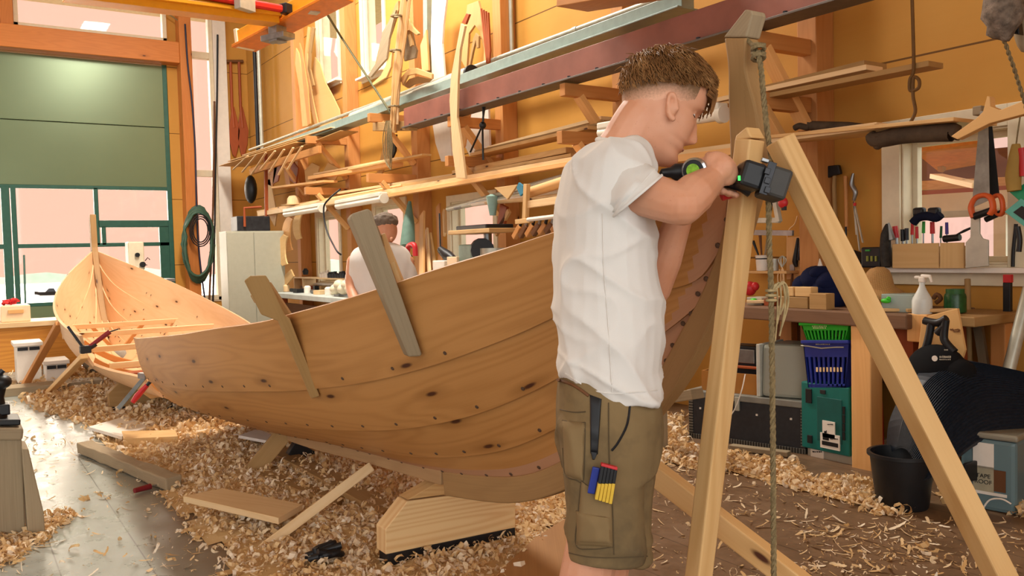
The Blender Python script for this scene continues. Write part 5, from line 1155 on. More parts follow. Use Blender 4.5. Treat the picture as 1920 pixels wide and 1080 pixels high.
HG = [(rb_((330, 20), (345, 5), (345, 60), (300, 200), (250, 330), (235, 370), (205, 390), (240, 240)), 4.32, M_brace, 'long grey-brown curved rib pattern left of the lath bundle'), (rb_((250, 190), (330, 60), (290, 230), (275, 350), (230, 400), (180, 460), (160, 455), (215, 370)), 4.27, M_grayw, 'drooping leaf-shaped pattern left of the lath bundle, in front'), (rb_((275, 380), (310, 300), (300, 400), (275, 460), (195, 510), (190, 495), (240, 450)), 4.24, M_templ, 'low tan pattern with a ragged end left of the lath bundle'),
      (rb_((375, 70), (395, 90), (430, 160), (468, 200), (455, 210), (410, 180), (375, 190)), 4.2, M_templ, 'pale hooked pattern right of the lath bundle'), (rb_((375, 170), (420, 165), (440, 270), (452, 300), (445, 345), (380, 365), (370, 250)), 4.3, M_grayw, 'grey broad pattern hanging right of the lath bundle'), (rb_((395, 180), (412, 175), (430, 270), (415, 280)), 4.22, M_brace, 'small brown strip on the grey broad pattern'),
      (rb_((355, 470), (400, 415), (450, 405), (545, 440), (545, 470), (450, 440), (400, 450), (370, 510)), 4.25, M_templ, 'curved tan block above the duct'), (rb_((375, 510), (410, 470), (460, 455), (540, 470), (520, 490), (440, 500), (400, 525)), 4.3, M_brace, 'darker curved block under the curved tan block'),
      (rb_((475, 270), (510, 178), (525, 420), (485, 425)), 4.7, M_templ, 'pointed lath standing against the third post'),
      (rb_((545, -10), (632, -10), (612, 150), (605, 260), (622, 470), (648, 690), (662, 962), (600, 962), (565, 850), (545, 720), (545, 470), (538, 250)), 4.68, M_white, 'large whitish curved plank hanging behind the red beam'),
      (rb_((718, 140), (742, 155), (712, 300), (700, 480), (695, 700), (722, 870), (745, 1062), (690, 1062), (668, 900), (650, 600), (660, 450)), 4.08, M_pale, 'pale curved plank hanging in front of the red beam'),
      (rb_((755, 30), (820, 5), (845, 100), (870, 300), (880, 400), (850, 420), (855, 300), (830, 190), (800, 150), (765, 200), (750, 420), (720, 360), (735, 200)), 4.7, M_templ, 'horseshoe-shaped pattern hung left of the fourth post'), (rb_((790, 230), (806, 195), (824, 215), (822, 285), (810, 288), (806, 240), (790, 300), (770, 400), (760, 400)), 4.66, M_brace, 'thin hooked pattern inside the horseshoe-shaped one'),
      (rb_((722, 135), (750, 80), (768, 85), (745, 145)), 4.6, M_redwood, 'small dark red block hung by the pale curved plank'),
      (rb_((770, 630), (880, 640), (890, 920), (770, 930), (735, 860)), 4.75, M_white, 'whitish panel leaning on the wall beneath the red beam'), (rb_((715, 720), (765, 635), (775, 640), (738, 870), (728, 880)), 4.6, M_studL, 'slim board leaning right of the pale curved plank'),
      (rb_((270, 800), (310, 800), (280, 950), (225, 1080), (205, 1080)), 4.7, M_templ, 'lower pattern hanging beneath the lath bundle'), (rb_((312, 800), (330, 800), (325, 900), (300, 960)), 4.66, M_black, 'black slim pattern beneath the lath bundle')]
for p, Y, mt, l in HG: wp(p, Y, .025, 'hanging_pattern', mt, l, 'pattern')
for k in range(4): wp(ZA((830 + 14 * k, 50 + 8 * k), (836 + 14 * k, 50 + 8 * k), (872 + 6 * k, 300), (866 + 6 * k, 380), (862 + 6 * k, 330)), 4.6 - .02 * k, .02, 'hanging_pattern', M_redwood, 'dark red lath hanging in a row beside the fourth post', 'pattern', 'dark laths by the fourth post')
struct(MB().beam(PY(801, -12, 4.78), PY(802, 136, 4.78), .1, .06, (0, 1, 0)).build('trim_11', M_teal))
# taut rope from the crane and cords
one(MB().tube([PD(597, 0, 8.5), PY(640, 70, 4.3), PY(733, 212, 4.2)], .014, 7), 'hanging_rope', plain('rope_olive', '4d4a2c', .8, var=.3, scale=60), 'olive rope stretched from the crane rail down to the lath bundle', 'rope', bev=0, smooth=60)
o = MB()
for k in range(5): o.tube(spline([PY(724 + 2 * k, 226, 4.1), PY(718 + 4 * k, 260, 4.08), PY(722 + 3 * k, 300 + 3 * k, 4.1), PY(731, 312, 4.1), PY(728 + 2 * k, 270, 4.12), PY(728, 228, 4.12)], 5), .006, 5)
one(o, 'hanging_rope', M_rope, 'grey-green rope hank hanging under the lath bundle', 'rope', bev=0, smooth=60)
t = thing('bracket_block', 'grey timber yoke that the lath bundle stands on', 'block', PY(748, 248, 4.2))
MB().beam(PY(706, 238, 4.3), PY(775, 236, 4.2), .1, .10).build('block', M_brace, t, bev=.006); MB().beam(PY(707, 212, 4.3), PY(707, 245, 4.3), .05, .02, (0, 1, 0)).build('upright', M_templ, t)
o = MB(); kx = [(905, 195), (906, 230), (900, 245), (882, 285)]; o.tube(spline([PY(*q_, 4.2) for q_ in kx], 5), .010, 6).tube(spline([PY(910, 195, 4.22), PY(905, 232, 4.2), PY(906, 300, 4.2)], 5), .010, 6).ball(PY(905, 235, 4.2), .035, 8, 6)
one(o, 'cord', M_black, 'black knotted cord hanging below the red beam', 'cord', bev=0, smooth=60)
one(MB().tube(spline([PY(638, 355, 4.1), PY(618, 372, 4.1), PY(607, 390, 4.1), PY(612, 430, 4.1), PY(630, 468, 4.1), PY(640, 478, 4.15)], 6), .012, 6), 'cord', M_black, 'black cable looping down from the long shelf by the small window', 'cord', bev=0, smooth=60)
# small things on the shelves
o = MB(); o.lathe([(.001, 0), (.19, .0), (.2, .01), (.11, .02), (.10, .1), (.07, .14), (.001, .15)], PY(552, 385, 4.35), (0, 0, 1), 20); one(o, 'straw_hat', M_pale, 'pale straw hat lying on the long shelf near the gate', 'hat', bev=0, smooth=50)
# fluorescent fittings
M_lampw = plain('lamp_body', 'ded6c4', .4, var=.03); M_tube = plain('lamp_tube', 'f2ead8', .3, var=.01)
def lamp(p0, p1, Y, label, dz=0):
    a, b = PY(*p0, Y), PY(*p1, Y); t = thing('hanging_strip_lamp', label, 'lamp', lerp(a, b, .5)); MB().beam(a + V((0, 0, .05)), b + V((0, 0, .05)), .10, .05).build('housing', M_lampw, t, bev=.01)
    MB().tube([a, b], .05, 12, flat=.8).build('diffuser', M_tube, t, smooth=50); d_ = (b - a).normalized(); MB().tube([b - d_ * .03, b + d_ * .01], .058, 12).build('end_cap', M_lampw, t, smooth=50)
lamp((536, 402), (604, 391), 4.2, 'strip lamp under the long shelf, nearest the gate'); lamp((634, 387), (720, 372), 4.2, 'strip lamp under the long shelf above the bending man'); lamp((1128, 250), (1356, 214), 4.2, 'strip lamp behind the young man\'s head')
# ------------------------------------------------------------------ long workbench by the small windows
YBf = 4.05
ztop = PY(600, 556, YBf).z
wk = thing('workbench', 'long pale-topped workbench under the small windows', 'bench', ((PY(515, 560, YBf).x + -5.2) / 2, 4.4, 0))
xa, xb = PY(512, 560, YBf).x, -5.2
MB().box(((xa + xb) / 2, 4.45, ztop - .035), (xb - xa, .8, .07)).build('bench_top', plain('bench_top_pale', 'b9c0ba', .5, var=.12, scale=4), wk, bev=.006)
for k in range(4): MB().box((lerp(xa + .2, xb - .2, k / 3), YBf + .1, (ztop - .07) / 2), (.09, .09, ztop - .07)).build('leg', M_redwood, wk, bev=.005)
MB().box(((xa + xb) / 2, YBf + .12, ztop - .3), (xb - xa - .2, .03, .3)).build('apron', M_dkwood, wk, bev=.004)
cub = thing('wall_shelf', 'small open shelf above the long bench by the first small window', 'shelf', PY(600, 545, 4.75)); a, b = PY(562, 547, 4.7), PY(650, 523, 4.7)
for z in (a.z, b.z): MB().box(((a.x + b.x) / 2, 4.72, z), (b.x - a.x, .22, .02)).build('shelf_board', M_pale, cub, bev=.002)
for x in (a.x, lerp(a.x, b.x, .2), b.x): MB().box((x, 4.72, (a.z + b.z) / 2), (.02, .22, b.z - a.z)).build('divider', M_pale, cub, bev=.002)
rb = random.Random(11)
for k in range(9):
    p = PY(604 + 5 * k, 521, 4.68); h = rb.uniform(.06, .12); m_ = MB(); m_.lathe([(.001, 0), (.04, 0), (.042, h * .7), (.025, h * .8), (.025, h), (.001, h)], p, (0, 0, 1), 10)
    one(m_, 'jar', M_white if k < 3 else M_dsteel, 'pale small jar on the shelf by the first small window' if k < 3 else 'dark small jar on the shelf by the first small window', 'jar', 'pale jars' if k < 3 else 'dark jars', bev=0, smooth=40)
for k in range(4): one(MB().box(PY(570 + 12 * k, 540, 4.72), (.08, .1, .07)), 'tin', [M_dkwood, M_redwood, M_dsteel, M_brace][k], ['dark wooden box in the small open shelf, leftmost', 'reddish tin in the small open shelf', 'dark steel tin in the small open shelf', 'tan tin in the small open shelf, rightmost'][k], 'tin', bev=.004)
for k in range(10):
    p = PY(525 + 13 * k, 556, 4.3); p.z = ztop; mt = [M_white, M_pale, M_dsteel, M_black, M_white, M_steel, M_pale, M_white, M_cream, M_steel][k]; m_ = MB()
    if k % 3 == 0: m_.box(p + V((0, 0, .03)), (.14, .18, .06), rz=rb.random())
    elif k % 3 == 1: m_.lathe([(.001, 0), (.05, 0), (.05, .09), (.03, .11), (.001, .11)], p, (0, 0, 1), 12)
    else: m_.tube([p + V((-.12, 0, .03)), p + V((.12, .05, .03))], [.03, .02], 8)
    nm = ('box', 'tin', 'tool')[k % 3]; one(m_, nm, mt, ['white box', 'wooden pot', 'dark plane', 'black case', 'white can', 'steel pipe', 'pale wooden tray', 'white tub', 'cream roller', 'steel box'][k] + ' on the long workbench, %s from the cabinet' % ['first', 'second', 'third', 'fourth', 'fifth', 'sixth', 'seventh', 'eighth', 'ninth', 'tenth'][k], nm, bev=.004, smooth=40)
t = thing('polisher', 'cream bundle of cloth on the bench left of the bending man', 'cloth', PY(640, 545, 4.2)); o = MB()
for k in range(5): o.ball(PY(630 + 7 * k, 542 - (k % 2) * 8, 4.2), (.09, .08, .07), 10, 8)
o.build('cloth', M_cream, t, smooth=60)
one(MB().lathe([(.001, 0), (.04, 0), (.05, .06), (.02, .1), (.001, .1)], PY(573, 515, 4.7), (0, 0, 1), 10), 'hanging_pulley', M_dsteel, 'grey pulley hanging left of the first small window', 'pulley', bev=0, smooth=40)
# boards leaning under the shelf near the fourth post
for k, (x0, y0, x1, y1, w, mt, l) in enumerate(((791, 520, 792, 400, .12, M_studL, 'board leaning by the third post, widest'), (806, 520, 800, 430, .06, M_pale, 'slim pale board leaning right of the widest one'), (818, 520, 806, 440, .07, M_pine, 'slim pine board leaning beside the slim pale one'), (828, 520, 822, 385, .10, M_stud, 'orange board standing by the middle small window'), (834, 440, 832, 395, .05, M_pale, 'short pale board hanging beside the orange board'))):
    one(MB().beam(toz(PY(x1, y1, 4.6 + .02 * k), PY(x0, y0, 4.35 + .03 * k), ztop + .003) if k < 4 else PY(x0, y0, 4.47), PY(x1, y1, 4.6 + .02 * k), w, .025, (0, 1, 0)), 'offcut_board' if k < 4 else 'hanging_board', mt, l, 'board')
t = thing('hanging_parasol', 'grey-green folded parasol hanging by the second small window', 'parasol', PY(770, 470, 4.3)); MB().tube([PY(768, 378, 4.4), PY(766, 420, 4.35), PY(764, 462, 4.3)], [.02, .07, .09], 10).build('canopy', plain('parasol_green', '5f7a6c', .7), t, smooth=50); MB().tube([PY(763, 462, 4.28), PY(762, 495, 4.28)], .012, 6).build('pole', M_white, t)
t = thing('hanging_clamp', 'red clamp hanging beside the bending man', 'clamp', PY(772, 480, 4.1)); o = MB(); o.tube(spline([PY(764, 478, 4.1), PY(766, 462, 4.1), PY(777, 460, 4.1), PY(779, 480, 4.1)], 4), .03, 8); o.build('frame', M_red, t, smooth=50); MB().tube([PY(770, 480, 4.1), PY(774, 500, 4.1)], .02, 6).build('screw', M_black, t)
# bow saw / drill on the wall at the middle window
t = thing('hanging_drill', 'dark cordless drill hanging by its cord left of the middle window', 'drill', PY(838, 480, 4.3)); MB().tube([PY(826, 468, 4.3), PY(840, 480, 4.3), PY(850, 486, 4.3)], [.04, .06, .04], 8).build('drill_body', M_black, t, smooth=50); MB().tube([PY(824, 400, 4.3), PY(825, 440, 4.3), PY(826, 468, 4.3)], .01, 5).build('cord', M_black, t)
one(MB().box((PY(838, 500, 4.25).x, 4.25, (PY(838, 488, 4.25).z + ztop) / 2), (.25, .2, PY(838, 488, 4.25).z - ztop)), 'box', M_white, 'white box on the bench below the hanging drill', 'box', bev=.01); one(MB().box((PY(864, 492, 4.15).x, 4.15, (PY(862, 481, 4.15).z + ztop) / 2), (.2, .2, PY(862, 481, 4.15).z - ztop)), 'box', M_crate, 'cream carton on the bench right of the white box', 'box', bev=.006)
# bench machine (press)
t = thing('drill_press', 'bench drill press with black plate and round grey drum', 'machine', PY(915, 490, 4.2))
MB().box(PY(908, 427, 4.2), (.55, .3, .05)).build('head_plate', M_black, t, bev=.01); MB().box(PY(903, 434, 4.15), (.75, .3, .04)).build('wooden_table', M_pine, t, bev=.006)
MB().tube([PY(902, 468, 4.2), PY(905, 469, 4.1)], .11, 14).build('motor', M_black, t, smooth=50); zt_ = PY(925, 465, 4.2); MB().lathe([(.001, ztop - zt_.z), (.13, ztop - zt_.z), (.13, 0), (.001, 0)], zt_, (0, 0, 1), 16).build('drum', M_zinc, t, smooth=50); MB().tube([V((PY(916, 490, 4.25).x, 4.25, ztop)), PY(914, 430, 4.25)], .04, 10).build('column', M_steel, t, smooth=50); MB().box((PY(892, 470, 4.2).x, 4.2, (PY(892, 458, 4.2).z + ztop) / 2), (.25, .25, PY(892, 458, 4.2).z - ztop)).build('base', plain('machine_green', '8fa89c', .5), t, bev=.02)
# pipes bundle under the shelf
for k in range(5): one(MB().tube([PY(840 + 14 * k, 392 - 3 * k, 4.35), PY(1062, 330 + 9 * k, 4.35)], .028, 8), 'pipe', [M_zinc, M_steel, M_zinc, M_white, M_pale][k], ['topmost grey pipe', 'second steel pipe', 'third grey pipe', 'white pipe', 'lowest pale rod'][k] + ' of the bundle slung under the long shelf', 'pipe', bev=0, smooth=50)
one(MB().tube([PY(990, 362, 4.2), PY(1060, 340, 4.2)], .045, 10), 'pole', M_studL, 'round yellow pole slung under the shelf beside the young man\'s back', 'pole', bev=0, smooth=50)
wp([(928, 352), (972, 346), (953, 374)], 4.15, .02, 'hanging_template', M_ply, 'triangular plywood template hanging under the long shelf', 'template'); wp([(970, 352), (974, 342), (982, 348), (983, 362), (977, 368)], 4.13, .02, 'hanging_tag', plain('sticker_blue', '2f7f9c', .5), 'blue tag hanging beside the triangular template', 'tag')
t = thing('tool_hanger', 'timber hanger with a white rod for tools under the shelf', 'rack', PY(985, 412, 4.1)); MB().beam(PY(985, 416, 4.1), PY(988, 345, 4.1), .05, .04, (0, 1, 0)).build('upright', M_pine, t, bev=.003); MB().beam(PY(970, 416, 4.1), PY(996, 413, 4.1), .05, .04).build('foot', M_pine, t, bev=.003); MB().tube([PY(990, 412, 4.08), PY(1048, 405, 4.08)], .018, 8).build('rod', M_white, t); MB().beam(PY(988, 384, 4.12), PY(1050, 375, 4.12), .04, .06).build('rail', M_pale, t, bev=.003)
for k in range(7):
    x = 968 + 12 * k; t = thing('hanging_plane', 'wooden hand tool hanging in the row on the white rod', 'tool', PY(x, 440, 4.2), 'hand tools hanging from the rod'); MB().beam(PY(x + 8, 424 - k, 4.2), PY(x - 4, 446 - 2 * k, 4.2), .05, .04, (0, 1, 0)).build('tool_body', M_dkwood if k % 2 else M_stud, t, bev=.006); MB().tube([PY(x + 9, 414 - k, 4.2), PY(x + 6, 428 - k, 4.2)], .015, 6).build('hook', M_steel if k % 2 else M_black, t)
one(MB().lathe([(.001, 0), (.03, 0), (.06, .18), (.02, .2), (.001, .2)], PY(924, 404, 4.3), (0, 0, 1), 12), 'hanging_funnel', plain('funnel_teal', '8fb0a6', .5), 'pale teal funnel hanging above the drill press', 'funnel', bev=0, smooth=50)
for k, (x0, y0, x1, y1) in enumerate(((946, 385, 940, 425), (955, 395, 930, 440))): one(MB().beam(PY(x0, y0, 4.5), PY(x1, y1, 4.5), .12 if k == 0 else .05, .03, (0, 1, 0)), 'hanging_board', M_redwood if k == 0 else M_studL, ['reddish board hanging right of the middle window', 'slim slanting lath right of the drill press'][k], 'board')
# ------------------------------------------------------------------ bench and store at the right
YF = 4.2
def poly_y(px, Y, th): return MB().prism([PY(x, y, Y) for x, y in px], th, (0, 1, 0))
def blk(px, py0, px1, py1, Y, dep, mb=None):      # box whose front face fills the pixel rectangle at plane Y
    a, b = PY(px, py1, Y), PY(px1, py0, Y); return (mb or MB()).box(((a.x + b.x) / 2, Y + dep / 2, (a.z + b.z) / 2), (abs(b.x - a.x), dep, abs(b.z - a.z)))
ZB = PY(1500, 580, YF).z
wk = thing('workbench', 'worn dark-edged workbench below the right-hand window', 'bench', (PY(1600, 590, YF).x, YF + .35, 0))
xa, xm, xb = PY(1335, 590, YF).x, PY(1700, 590, YF).x, PY(1803, 590, YF).x
MB().box(((xa + xm) / 2, YF + .34, ZB - .04), (xm - xa, .68, .08)).build('bench_top', M_bench, wk, bev=.008)
MB().box(((xm + xb) / 2 + .01, YF + .38, ZB - .03), (xb - xm, .56, .05)).build('bench_top', M_brace, wk, bev=.005)
blk(1597, 606, 1632, 884, YF + .02, .11).build('leg', M_studL, wk, bev=.006)
MB().box((xa + .15, YF + .60, (ZB - .08) / 2), (.1, .1, ZB - .08)).build('leg', M_stud, wk, bev=.006); MB().box((xb - .06, YF + .5, (ZB - .06) / 2), (.08, .08, ZB - .06)).build('leg', M_stud, wk, bev=.006)
MB().box(((xa + xm) / 2, YF + .62, .62), (xm - xa, .02, .45)).build('back_panel', M_dkwood, wk)
blk(1650, 600, 1712, 690, YF + .12, .4).build('drawer_box', M_redwood, wk, bev=.006)
blk(1700, 590, 1738, 640, YF + .05, .3).build('vise_block', M_studL, wk, bev=.006)
# black trunk with metal edging
A, B = PZ(1293, 820), PZ(1511, 852); tu = (B - A).normalized(); tn = V((-tu.y, tu.x, 0)); tw = (B - A).length; th_ = .31
def PP(px, py, o, n): r = ray(px, py); return CAM + r * ((V(o) - CAM).dot(n) / r.dot(n))
tk = thing('trunk', 'long black trunk with perforated metal edging under the bench', 'trunk', (A + B) / 2 + tn * .2)
def tbox(u0, u1, z0, z1, d0, d1, mb=None):
    p = [A + tu * u + tn * d + V((0, 0, z)) for z in (z0, z1) for u, d in ((u0, d0), (u1, d0), (u1, d1), (u0, d1))]; return (mb or MB()).hexa(p)
tbox(0, tw, .03, th_ - .03, 0, .42).build('body', plain('trunk_black', '2b2b2e', .6, var=.2, scale=30), tk, bev=.004)
tbox(-.01, tw + .01, th_ - .03, th_ + .012, -.015, .43).build('lid', plain('trunk_rim', '8a8a82', .5, .4), tk, bev=.006)
def perf():
    t = NT('perforated_edge'); uv = t.N('ShaderNodeTexCoord').outputs['UV']; s = t.N('ShaderNodeSeparateXYZ', {0: uv}); f = t.math('FRACT', t.math('MULTIPLY', s.outputs[0], 55.0))
    t.setc(t.mix(t.math('LESS_THAN', t.math('ABSOLUTE', t.math('SUBTRACT', f, .5)), .22), lin('77756c'), lin('2a2a2a'))); t.b.inputs['Metallic'].default_value = .5; t.b.inputs['Roughness'].default_value = .5; return t.mat
M_perf = perf()
for u0, u1, z0, z1 in ((0, tw, .0, .032), (0, .03, .03, th_ - .03), (tw - .03, tw, .03, th_ - .03)): tbox(u0, u1, z0, z1, -.006, .03).build('edge_strip', M_perf, tk, bev=.002)
tbox(tw * .43, tw * .43 + .03, th_ - .09, th_ + .0, -.022, -.005).build('latch', M_zinc, tk, bev=.003)
for u in (.1, .6, .72, .88): tbox(tw * u, tw * u + .012, .2, .212, -.006, 0).build('stud', M_white, tk)
one(MB().beam(PZ(1395, 838) + V((0, -.12, .02)), PZ(1490, 855) + V((0, -.05, .02)), .06, .03), 'batten', M_grayw, 'flat grey batten on the floor along the foot of the black trunk', 'batten')
lt = thing('low_trestle', 'low grey trestle whose plank end shows behind the bow post by the trunk', 'trestle', (PY(1262, 745, 3.6).x, 3.6, 0)); MB().beam(PY(1225, 752, 3.6), PY(1308, 738, 3.6), .10, .06).build('plank', M_grayw, lt, bev=.004); q_ = PY(1240, 752, 3.6); MB().box((q_.x, 3.6, q_.z / 2 - .015), (.05, .05, q_.z - .03)).build('leg', M_grayw, lt)
# on the trunk
tz = th_ + .013
cbx = thing('carton', 'open brown carton holding dark machine parts on the black trunk', 'carton', A + tu * .2 + tn * .15 + V((0, 0, tz)))
M_card = plain('cardboard', 'a8702f', .7, var=.06)
h_ = .13
for u0, u1, d0, d1 in ((.08, .5, .03, .04), (.08, .5, .30, .31), (.08, .09, .04, .30), (.49, .5, .04, .30)): tbox(u0, u1, tz, tz + h_, d0, d1).build('side', M_card, cbx)
tbox(.09, .49, tz, tz + .008, .04, .30).build('bottom', M_card, cbx)
o = tbox(.25, .44, tz + .01, tz + .30, .10, .26); one(o, 'machine_part', M_black, 'black box-like machine part standing in the open carton', 'machine part', bev=.01)
o = tbox(.27, .43, tz + .19, tz + .28, .085, .1); o = one(o, 'metal_plate', M_steel, 'grey metal plate leaning on the machine part in the carton', 'plate')
o = tbox(.24, .47, tz + .16, tz + .175, .05, .085); one(o, 'stick', M_redwood, 'thin reddish stick across the open carton', 'stick')
one(MB().tube(spline([A + tu * .40 + tn * .02 + V((0, 0, tz + h_)), A + tu * .395 - tn * .03 + V((0, 0, tz + .02)), A + tu * .33 - tn * .03 + V((0, 0, .20)), A + tu * .24 - tn * .03 + V((0, 0, .16))], 6), .004, 6), 'cable', M_white, 'thin pale cable hanging from the carton over the trunk', 'cable', bev=0, smooth=60)
def plastic(name, c, al=.5, ro=.25):
    t = NT(name); t.setc(t.mix(.0, lin(c), lin(c))); t.b.inputs['Roughness'].default_value = ro; tr = t.N('ShaderNodeBsdfTransparent', {0: lin(c) + (1,)}); mx = t.N('ShaderNodeMixShader', {0: al}); t.t.links.new(t.b.outputs[0], mx.inputs[1]); t.t.links.new(tr.outputs[0], mx.inputs[2]); t.t.links.new(mx.outputs[0], t.n['Material Output'].inputs[0]); MATS[name] = t.mat; return t.mat
gb = thing('plastic_bin', 'tall cloudy grey plastic bin turned on its side on the trunk', 'bin', A + tu * .62 + tn * .2 + V((0, 0, tz)))
p = [A + tu * u + tn * d + V((0, 0, tz + z)) for z, s_ in ((0, 0), (.33, .02)) for u, d in ((.515, .0 + s_), (tw + .06, .05 + s_), (tw + .02, .32), (.515 + s_, .32))]
MB().hexa(p).build('bin_body', plastic('bin_cloudy', 'a3a496', .12, .3), gb, bev=.025)
tbox(.49, .515, tz, tz + .33, -.01, .33).build('rim', plain('bin_rim', 'c3c3b8', .4), gb, bev=.005)
# stack: grey box, teal case, crates
SY = YF + .04
gx_ = thing('storage_box', 'pale grey plastic box on the floor under the teal tool case', 'box', PY(1558, 880, SY)); blk(1514, 838, 1602, 884, SY + .02, .34).build('box_body', plain('box_grey', 'a39d90', .5, var=.04), gx_, bev=.008)
blk(1520, 843, 1544, 860, SY + .015, .006).build('paper_label', M_white, gx_)
def marks(mb, x0, y0, x1, y1, Y, n, th=.002, seed=1):     # rows of unreadable small print
    r_ = random.Random(seed); x = x0
    for k in range(n):
        w_ = (x1 - x0) / n; blk(x + w_ * .1, y0 + r_.uniform(0, .3) * (y1 - y0), x + w_ * r_.uniform(.55, .9), y1, Y, th, mb); x += w_
    return mb
marks(MB(), 1523, 846, 1542, 848, SY + .012, 5).build('print', M_dsteel, gx_)
tc_ = thing('tool_case', 'teal tool case with black latches and two white labels, standing on end', 'case', PY(1552, 838, SY))
M_tc = plain('case_teal', '0e6a62', .45, var=.05)
blk(1503, 727, 1592, 838, SY, .12).build('shell', M_tc, tc_, bev=.008)
blk(1504, 729, 1601, 838, SY + .125, .12).build('back_shell', M_black, tc_, bev=.008)
blk(1532, 750, 1578, 825, SY - .004, .008).build('panel', plain('case_teal_dark', '0a544f', .5), tc_, bev=.003)
for x0, y0, x1, y1 in ((1510, 730, 1521, 755), (1513, 817, 1522, 830)): blk(x0, y0, x1, y1, SY - .008, .012).build('latch', M_black, tc_, bev=.003)
blk(1537, 732, 1547, 738, SY - .006, .01).build('latch', M_dsteel, tc_, bev=.002)
for k in range(4): blk(1579.5, 763 + 16 * k, 1584, 777 + 16 * k, SY - .005, .01).build('rib_slot', M_black, tc_)
blk(1542, 792, 1565, 819, SY - .010, .008).build('white_label', M_white, tc_)
blk(1538, 817.5, 1574, 838.5, SY - .010, .008).build('white_label', M_white, tc_)
marks(MB(), 1541, 821, 1556, 824, SY - .012, 1).build('print', M_black, tc_); marks(MB(), 1556, 822, 1571, 824, SY - .012, 6, seed=3).build('print', M_dsteel, tc_); blk(1541, 832, 1571, 833.5, SY - .012, .002).build('print', M_black, tc_); marks(MB(), 1545, 807, 1550, 813, SY - .012, 4, seed=5).build('barcode', M_dsteel, tc_); marks(MB(), 1551, 795, 1562, 796.5, SY - .012, 4, seed=6).build('print', M_dsteel, tc_)
def crate(name, x0, y0, x1, y1, rim, mat, label, slots, base):
    t = thing(name, label, 'crate', PY((x0 + x1) / 2, y1, SY)); tp = (y1 - y0) * .07
    a0, a1, b0, b1 = PY(x0, y0, SY), PY(x1, y0, SY), PY(x0 + base, y1, SY), PY(x1 - base * .6, y1, SY); d = .30
    o = MB(); T = .008
    q = lambda p, dy: V((p.x, p.y + dy, p.z))
    # four walls with slots cut: build as uprights and rails
    def wall(P0, P1, Q0, Q1, n, fr):
        up_ = lambda s_, t_: lerp(lerp(P0, P1, s_), lerp(Q0, Q1, s_), t_)
        for t0, t1 in ((0, rim), (1 - fr, 1)): o.hexa([up_(0, t1), up_(1, t1), up_(1, t1) + V((0, T, 0)), up_(0, t1) + V((0, T, 0)), up_(0, t0), up_(1, t0), up_(1, t0) + V((0, T, 0)), up_(0, t0) + V((0, T, 0))])
        for k in range(n + 1):
            s0, s1 = max(0, k / n - .22 / n), min(1, k / n + .22 / n); o.hexa([up_(s0, 1), up_(s1, 1), up_(s1, 1) + V((0, T, 0)), up_(s0, 1) + V((0, T, 0)), up_(s0, rim), up_(s1, rim), up_(s1, rim) + V((0, T, 0)), up_(s0, rim) + V((0, T, 0))])
    wall(a0, a1, b0, b1, slots, .08); wall(q(a0, d), q(a1, d), q(b0, d - .02), q(b1, d - .02), slots, .08)
    o.hexa([b0, q(b0, d - .02), q(b0, d - .02) + V((T, 0, 0)), b0 + V((T, 0, 0)), a0, q(a0, d), q(a0, d) + V((T, 0, 0)), a0 + V((T, 0, 0))]); o.hexa([b1, q(b1, d - .02), q(b1, d - .02) - V((T, 0, 0)), b1 - V((T, 0, 0)), a1, q(a1, d), q(a1, d) - V((T, 0, 0)), a1 - V((T, 0, 0))])
    o.hexa([b0, b1, q(b1, d - .02), q(b0, d - .02), b0 + V((0, 0, .01)), b1 + V((0, 0, .01)), q(b1, d - .02) + V((0, 0, .01)), q(b0, d - .02) + V((0, 0, .01))])
    o.build('basket', mat, t, bev=.001)
    lip = MB(); lip.beam(PY(x0 - 1, y0 + 1, SY - .012), PY(x1 + 1, y0 + 1, SY - .012), .03, .02); lip.build('rim', mat, t, bev=.004)
    return t
bl = crate('plastic_crate', 1505, 640, 1592, 727, .34, M_blue, 'dark blue slotted plastic crate standing on the teal tool case', 9, 10)
marks(MB(), 1529, 644.5, 1556, 646.5, SY - .006, 12, seed=8).build('print', M_zinc, bl)
MB().tube([PY(1502, 648, SY - .01), PY(1516, 649, SY - .01), PY(1540, 653, SY - .012), PY(1566, 651, SY - .01), PY(1582, 651, SY - .01)], .004, 6).build('wire_handle', M_zinc, bl)
for k in range(8): blk(1530 + 6.5 * k, 689, 1533 + 6.5 * k, 697, SY - .002, .004).build('slot_bar', M_pale, bl)
gn = crate('plastic_crate', 1501, 606, 1592, 640, .40, plain('crate_green', '1fa51f', .45, var=.06), 'bright green slotted plastic crate nested on top of the blue crate', 12, 12)
m_ = marks(MB(), 1522, 610, 1551, 612.5, SY - .006, 9, seed=9); marks(m_, 1524, 613.5, 1549, 616, SY - .006, 8, seed=10).build('print', plain('print_cream', 'd9e0a0', .5), gn)
# red tool by the post, bucket, mat, clear box
t = thing('red_handle', 'red-shafted tool standing against the bench post', 'tool', PY(1648, 858, YF + .15)); MB().tube([PY(1640, 660, YF + .3), PY(1641, 700, YF + .28), PY(1645, 760, YF + .24), PY(1648, 856, YF + .15)], [.010, .022, .03, .03], 10).build('shaft', M_red, t, smooth=60); MB().tube([PY(1638, 612, YF + .32), PY(1640, 662, YF + .3)], .009, 8).build('neck', M_dsteel, t)
fb_ = PZ(1692, 948); c = fb_
bk = thing('bucket', 'black plastic bucket standing on the brown floor', 'bucket', c)
MB().lathe([(.001, 0), (.112, 0), (.118, .01), (.145, .245), (.158, .247), (.158, .262), (.142, .262), (.136, .25), (.108, .02), (.001, .018)], c, (0, 0, 1), 32).build('pail', M_black, bk, smooth=40)
MB().tube([c + V((.15 * math.cos(t_), .15 * math.sin(t_), .25 - .02 * math.sin((t_ + .4) * 1.0))) for t_ in [-.4 + i * .25 for i in range(13)]], .004, 6).build('bail', M_dsteel, bk, smooth=60)
